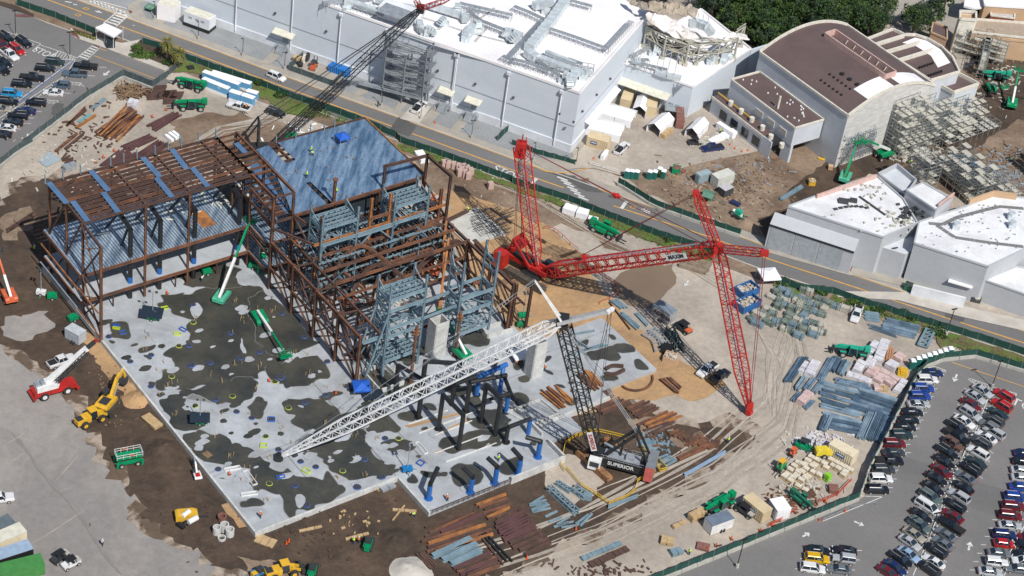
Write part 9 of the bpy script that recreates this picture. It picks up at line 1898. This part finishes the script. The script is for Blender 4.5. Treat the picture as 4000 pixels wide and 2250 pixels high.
# loose debris
def debris(lb,t,cx,cy,sx,sy,n,mat,seed,lmin=.3,lmax=1.8,zz=None):
 mb=MB();rnd=random.Random(seed);k0=XP(t,cx,cy)
 for _ in range(n):
  p=XP(t,rnd.gauss(cx,sx),rnd.gauss(cy,sy),(G if zz is None else zz)+rnd.uniform(.05,.3));a_=rnd.random()*3.14;v=Vector((math.cos(a_),math.sin(a_),rnd.uniform(-.1,.1)))*rnd.uniform(lmin,lmax)/2;mb.bar(p-v,p+v,rnd.uniform(.1,.5),rnd.uniform(.05,.3))
 o=mb.build('debris',mat);o['kind']='stuff';o['label']=lb;o['category']='debris'
for a in(('rubble and broken concrete in the rubble yard','v',1830,470,70,30,300,m_fringe,1,.2,1.6),('timber scraps in the rubble yard','v',1800,460,90,35,110,m_wood,2,.3,2),('pale scraps in the rubble yard','v',1850,430,60,25,40,m_galv,3,.4,2),('scattered offcuts in the beam yard','v',210,330,60,40,90,m_rd,4,.3,1.6),('pale scraps in the beam yard','v',130,390,60,35,60,m_plank,5,.3,1.2),('white litter along the deck back','v',770,330,40,10,40,m_tent,6),('scrap around the lower yard','33',250,680,130,60,90,m_rust,7,.3,1.6),('pale scrap around the lower yard','33',350,600,150,80,60,m_plank,8,.3,1.2),('litter by the laydown','33',500,100,160,60,160,m_wrap,9,.3,1.3),('stakes and boards on the dark dirt','13',1050,850,190,110,26,m_wood2,10,.2,.9),('crumbs on the upper dirt','v',1250,480,60,40,40,m_kconc,12,.1,.4),('scrap by the scaffold foot','31',1450,80,170,60,260,m_plank,13,.3,2),('scrap on the right dirt yard','31',2300,280,160,110,260,m_galv,14,.3,1.8),('brown scrap on the right dirt yard','31',2250,230,170,110,140,m_wood,15,.3,1.8),('scrap on the upper right building site','30',2350,700,120,150,160,m_plank,16,.3,1.8),('offcuts by the bottom road','23',900,1380,250,50,60,m_rd,17,.3,1.5),('short steel pieces near the jib tip','23',1800,80,200,60,30,m_rust,18,.4,2),('pale pieces near the crane counterweight','23',1450,120,90,70,60,m_gsteel,19,.3,1.2),('rubbish on the service yard','20',2000,1400,120,60,130,m_plank,20,.3,1.6),('equipment scraps inside the stage','v',1000,720,60,60,120,m_plank,21,.3,1.4,.05),('boards under the wing','v',400,480,130,40,160,m_cream,22,.5,2.5,10.55),('litter on the blue deck','v',850,420,70,50,26,m_wood,24,.1,.4,17.35),('earth clods at the slab wall','v',300,970,40,50,90,m_wood,25,.1,.5),('dark clods below the slab','v',780,1340,160,50,150,m_rd,26,.1,.5)):
 debris(*a)
# soil mounds
def mound(lb,t,x,y,r,h,mat,seed=0):
 b=XP(t,x,y);mb=MB();n,m_=26,8
 for j in range(m_+1):
  for i in range(n):
   a_=2*math.pi*i/n;q=r*j/m_*(1+.25*noise.noise(Vector((math.cos(a_)*1.5,math.sin(a_)*1.5,seed))));hh=h*(math.cos(j/m_*math.pi)*.5+.5)*(1+.4*noise.noise(Vector((math.cos(a_)*j*.6,math.sin(a_)*j*.6,seed+3))));mb.v.append(b+Vector((math.cos(a_)*q,math.sin(a_)*q,hh-.05)))
 for j in range(m_):
  for i in range(n):mb.f.append((j*n+i,j*n+(i+1)%n,(j+1)*n+(i+1)%n,(j+1)*n+i)[::-1])
 return tag(mb.build('soil_mound',mat,loc=b,smooth=True),lb,'soil mound')
mound('brown soil mound right of the green scissor lift','03',1640,200,4.2,1.6,m_dirt,1);mound('tan sand mound at the excavator bucket','02',1370,1130,3.2,1.2,m_sand,2);mound('dark soil mound beside the grey channels','13',1400,1090,4,1.3,m_dirt,3);mound('pale sand mound cut by the bottom edge','13',1540,1400,4.5,1.2,m_paleconc,4);mound('grey gravel mound by the dumper','21',2350,790,3,1,m_dirt2,5)
# cones
def cone():
 t=proto('cone','traffic_cone','','traffic cone');MB().tube((0,0,.04),(0,0,1.0),.24,10,.05).build('cone',M('cone_orange',(.75,.12,.02),.5),t);MB().box((0,0,.04),(.6,.6,.08)).build('base',m_black,t);reg('cone',t)
cone()
for i,(t,x,y,z)in enumerate((('02',1680,60,0),('12',803,1065,0),('12',130,940,0),('22',605,1045,0),('03',2300,430,0),('13',305,1130,None),('13',330,1110,None),('23',640,985,None),('23',148,1280,None),('00',1670,1110,None),('00',1533,1180,None),('01',962,190,None),('01',1040,140,None),('01',1148,75,None),('01',1160,255,None),('21',2190,20,None),('21',2240,60,None),('21',2310,90,None),('21',2370,80,None),('21',820,160,None),('10',1800,1245,None),('33',515,900,None),('33',770,810,None),('33',575,710,None),('33',40,940,None),('33',110,895,None),('23',2490,1000,None),('23',2200,1080,None),('23',2045,1150,None),('23',1960,1190,None))):
 w_='on the slab' if z==0 else{'0':'in the beam yard','1':'in the service yard','2':'near the crane barriers','3':'beside the lower yards'}[t[1]]if t!='13' else 'on the dark dirt below the slab'
 place('cone',t,x,y,i,f'orange traffic cone {w_}',f'orange cones {w_}',z=z)
# ================================================================ PEOPLE
m_skin=M('skin',(.45,.28,.2),.6);m_vest=M('hi_vis_vest',(.55,.85,.03),.6);m_jean=M('jeans',(.05,.08,.15),.8);m_hat=M('hard_hat',(.8,.8,.8),.4);m_shirt=M('dark_shirt',(.03,.03,.04),.8);m_vesto=M('hi_vis_orange',(.8,.2,.03),.6);m_white_s=M('white_shirt',(.7,.7,.7),.8)
def body_mesh(pose):
 """one continuous skinned body; pose: stand, bend or crouch"""
 J={'pel':(0,0,.95),'che':(0,0,1.38),'nec':(0,0,1.52),'hea':(0,0,1.68),'lk':(.04,.1,.5),'la':(0,.12,.07),'lt':(.16,.13,.04),'rk':(.06,-.1,.5),'ra':(-.06,-.12,.07),'rt':(.1,-.13,.04),'ls':(0,.2,1.42),'le':(.05,.27,1.15),'lh':(.2,.25,.95),'rs':(0,-.2,1.42),'re':(.08,-.26,1.16),'rh':(.28,-.2,1.05)}
 if pose=='bend':
  for k,v in{'che':(.3,0,1.2),'nec':(.42,0,1.25),'hea':(.56,0,1.28),'ls':(.32,.2,1.2),'le':(.45,.24,.95),'lh':(.55,.18,.7),'rs':(.32,-.2,1.2),'re':(.45,-.24,.95),'rh':(.55,-.16,.7)}.items():J[k]=v
 if pose=='crouch':
  for k,v in{'pel':(-.1,0,.45),'che':(.08,0,.85),'nec':(.14,0,.98),'hea':(.2,0,1.12),'lk':(.35,.14,.5),'rk':(.32,-.14,.42),'ls':(.1,.2,.9),'le':(.3,.24,.7),'lh':(.5,.15,.6),'rs':(.1,-.2,.9),'re':(.3,-.24,.7),'rh':(.5,-.12,.55)}.items():J[k]=v
 names=list(J);idx={n:i for i,n in enumerate(names)}
 E=[('pel','che'),('che','nec'),('nec','hea'),('pel','lk'),('lk','la'),('la','lt'),('pel','rk'),('rk','ra'),('ra','rt'),('che','ls'),('ls','le'),('le','lh'),('che','rs'),('rs','re'),('re','rh')]
 rad={'pel':.17,'che':.19,'nec':.07,'hea':.11,'lk':.085,'la':.055,'lt':.05,'rk':.085,'ra':.055,'rt':.05,'ls':.075,'le':.055,'lh':.05,'rs':.075,'re':.055,'rh':.05}
 me=bpy.data.meshes.new('body');me.from_pydata([J[n]for n in names],[(idx[a],idx[b])for a,b in E],[]);o=bpy.data.objects.new('person_body',me);col.objects.link(o)
 md=o.modifiers.new('skin','SKIN');md.use_smooth_shade=True
 for i,n in enumerate(names):me.skin_vertices[0].data[i].radius=(rad[n],rad[n]*(1.15 if n in('che','pel')else 1));
 me.skin_vertices[0].data[idx['pel']].use_root=True
 sb=o.modifiers.new('sub','SUBSURF');sb.levels=1;sb.render_levels=1
 bpy.context.view_layer.update();dg=bpy.context.evaluated_depsgraph_get();m2=bpy.data.meshes.new_from_object(o.evaluated_get(dg));bpy.data.objects.remove(o)
 for m_ in(m_jean,m_shirt,m_skin):m2.materials.append(m_)
 cz=J['pel'][2]
 for p in m2.polygons:
  c=p.center;p.use_smooth=True;p.material_index=2 if(c-Vector(J['hea'])).length<.2 or(c-Vector(J['lh'])).length<.13 or(c-Vector(J['rh'])).length<.13 else 0 if c.z<cz+.02 else 1
 return m2,J
BM={k:body_mesh(k)for k in('stand','bend','crouch')}
def person(lb,t,x,y,rz,pose='stand',vest='y',z=None,hat=True,shirt=None):
 me,J=BM[pose];p=XP(t,x,y,G if z is None else z);o=bpy.data.objects.new('person',me);col.objects.link(o);o.location=p;o.rotation_euler=(0,0,rz);tag(o,lb,'person');o['_w']=[0,0,0]
 c=Vector(J['che']);pe=Vector(J['pel']);h=Vector(J['hea']);
 if vest:mb=MB().tube(pe.lerp(c,.15),c+(c-pe).normalized()*.1,.215,12,.235);mb.build('vest',{'y':m_vest,'o':m_vesto,'w':m_white_s}[vest],o,smooth=True)
 mb=MB().tube(h+Z3*.03,h+Z3*.09,.17,12,.15).tube(h+Z3*.09,h+Z3*.18,.15,12,.06);mb.build('hard_hat' if hat else 'hair',m_hat if hat else m_shirt,o,smooth=True)
 f=MB().box(h+Vector((.13,0,-.02)),(.05,.04,.05)).box(h+Vector((.12,.045,.015)),(.02,.03,.015)).box(h+Vector((.12,-.045,.015)),(.02,.03,.015)).box(h+Vector((.12,0,-.075)),(.02,.06,.015));f.build('face',m_skin,o)
 for s_,k in((1,'lh'),(-1,'rh')):
  hd=MB();b=Vector(J[k]);e=Vector(J['le' if s_>0 else 're']);dv=(b-e).normalized();sv=dv.cross(Z3).normalized()
  for q in range(4):L_=(.075,.085,.08,.06)[q];hd.tube(b+dv*.04+sv*(q-1.5)*.022,b+dv*(.04+L_)+sv*(q-1.5)*.024-Z3*.02,.01,5)
  hd.tube(b+sv*s_*.04,b+dv*.05+sv*s_*.075,.011,5);hd.build('fingers',m_skin,o)
 return o
person('worker in yellow vest standing on the blue deck near the brown hole','11',555,95,1,'stand','y',Zd);person('worker in yellow vest bending over boards on the blue deck','11',575,125,4,'bend','y',Zd);person('worker in yellow vest at the narrow slot in the blue deck','11',510,345,2,'stand','y',Zd);person('worker in yellow vest behind the brown pole on the deck edge','11',808,490,2,'crouch','y',Zd)
person('worker in yellow vest standing in shadow left of the wing','01',348,1090,1,'stand','y');person('worker in yellow vest at the corner of the pale pad','11',2140,690,3,'bend','y');person('worker in yellow vest left of the pair beside the timber beam','13',978,1130,2,'stand','y');person('worker in orange vest right of the pair beside the timber beam','13',1028,1125,1,'stand','o')
person('worker in green vest bending over crossed planks','13',1590,860,4,'bend','y');person('worker with orange hat at the rebar fence on the slab lip','13',1920,700,2,'bend','o',0.);person('worker in orange at the bottom corner of the slab','13',42,870,1,'stand','o',0.);person('worker in white shirt walking alone on the grey concrete','03',1028,1150,.5,'stand','w');person('worker in yellow vest inside the concrete pit','12',1380,870,1,'crouch','y',0.)
person('worker in yellow vest near the last blue columns','13',2430,300,1,'stand','y',0.);person('worker in yellow vest by the long blue rail','23',2165,120,1,'stand','y');person('worker in yellow vest at the lower green fence','23',1775,1240,2,'stand','y');person('worker in orange crouching in the white pickup bed','00',2475,1090,1,'crouch','o',G+1.2);person('worker in white bending under the wing edge','01',2025,1390,1,'bend','w',0.)
person('person in black walking between cars in the left car park','00',62,1420,2,'stand',None,hat=False);person('cyclist in black standing beside the road lamp','10',1225,1080,1,'stand',None,hat=False);person('worker in orange at the right concrete shaft','22',325,840,1,'stand','o',0.);person('worker in orange crouching by the left edge of the right shaft','22',45,770,1,'crouch','o',0.);person('worker in yellow vest at the scrap by the blue telehandler','31',2440,190,1,'stand','y');person('worker in yellow vest among white ice-box units','20',2090,1350,1,'stand','y');person('worker in yellow vest at the foot of the scaffold','31',1430,215,1,'stand','y')
# starter bars and stakes standing on the slab
rnd=random.Random(14);mb=MB()
for k in range(60):
 a,b=rnd.uniform(2,35),rnd.uniform(0,58)
 for j in range(rnd.randint(1,4)):q=S(a+rnd.uniform(-.6,.6),b+rnd.uniform(-.4,.4));mb.bar(q,q+Vector((rnd.uniform(-.2,.2),rnd.uniform(-.2,.2),rnd.uniform(.5,1.3))),.07)
o=mb.build('starter_bars',m_wood2);o['kind']='stuff';o['label']='thin stakes and starter bars scattered over the slab';o['category']='bars'
for i,(t,x,y,rz,w,d)in enumerate((('02',1170,385,0,1.4,.5),('02',1170,412,0,1.4,.5),('02',1235,455,.5,1.3,1.0),('02',1785,470,.2,1.4,.8),('02',1840,425,-.5,1.4,.8),('02',1655,210,.5,1.4,.8),('13',245,460,.5,1.6,.7),('13',505,400,-.6,1.4,1.0),('13',1650,320,-.5,1.2,1.2),('13',75,145,.1,1.2,1.0),('03',2330,378,.5,3.0,.8),('03',2510,470,-.9,4.0,.9),('03',2500,630,.4,3.0,.8),('13',1660,170,-.9,3.4,.8),('12',155,1330,.2,1.3,1.2))):
 c=W(t,x,y,0);u=Vector((math.cos(rz),math.sin(rz),0));v=Vector((-u.y,u.x,0));mb=MB()
 for s_ in(-1,1):mb.bar(c-u*w/2+v*s_*d/2+Z3*.18,c+u*w/2+v*s_*d/2+Z3*.18,.1,.3);mb.bar(c-v*d/2+u*s_*w/2+Z3*.18,c+v*d/2+u*s_*w/2+Z3*.18,.1,.3)
 tag(mb.build('form_frame',m_white if w>2 else(m_rblue,m_ryel)[i%2],loc=c),'%s rectangular form frame on the slab'%('long white' if w>2 else('small blue','small yellow')[i%2]),'form frame','form frames on the slab')
# the first builds were only patterns for their copies
for k in PROTO:
 r=PROTO[k][0]
 for c in list(r.children_recursive):bpy.data.objects.remove(c)
 bpy.data.objects.remove(r)
for o in sorted(bpy.data.objects,key=lambda o:o.name):
 b=o.name.rsplit('.',1)
 if len(b)==2 and b[1].isdigit()and b[0]not in bpy.data.objects:o.name=b[0]
# names that would repeat are told apart by their order across the photograph
LB={}
for o in bpy.data.objects:
 if '_w' in o:del o['_w']
 if o.parent is None and o.get('label')and o.get('kind')is None:LB.setdefault(o['label'],[]).append(o)
for lb,L_ in LB.items():
 if len(L_)<2:continue
 L_.sort(key=lambda o:photo_x(o.location))
 for i,o in enumerate(L_):o['label']=f'{lb}, {nth(i) if i < 30 else ORD[(i-30) % 20]+" of the far ones"} from the left'
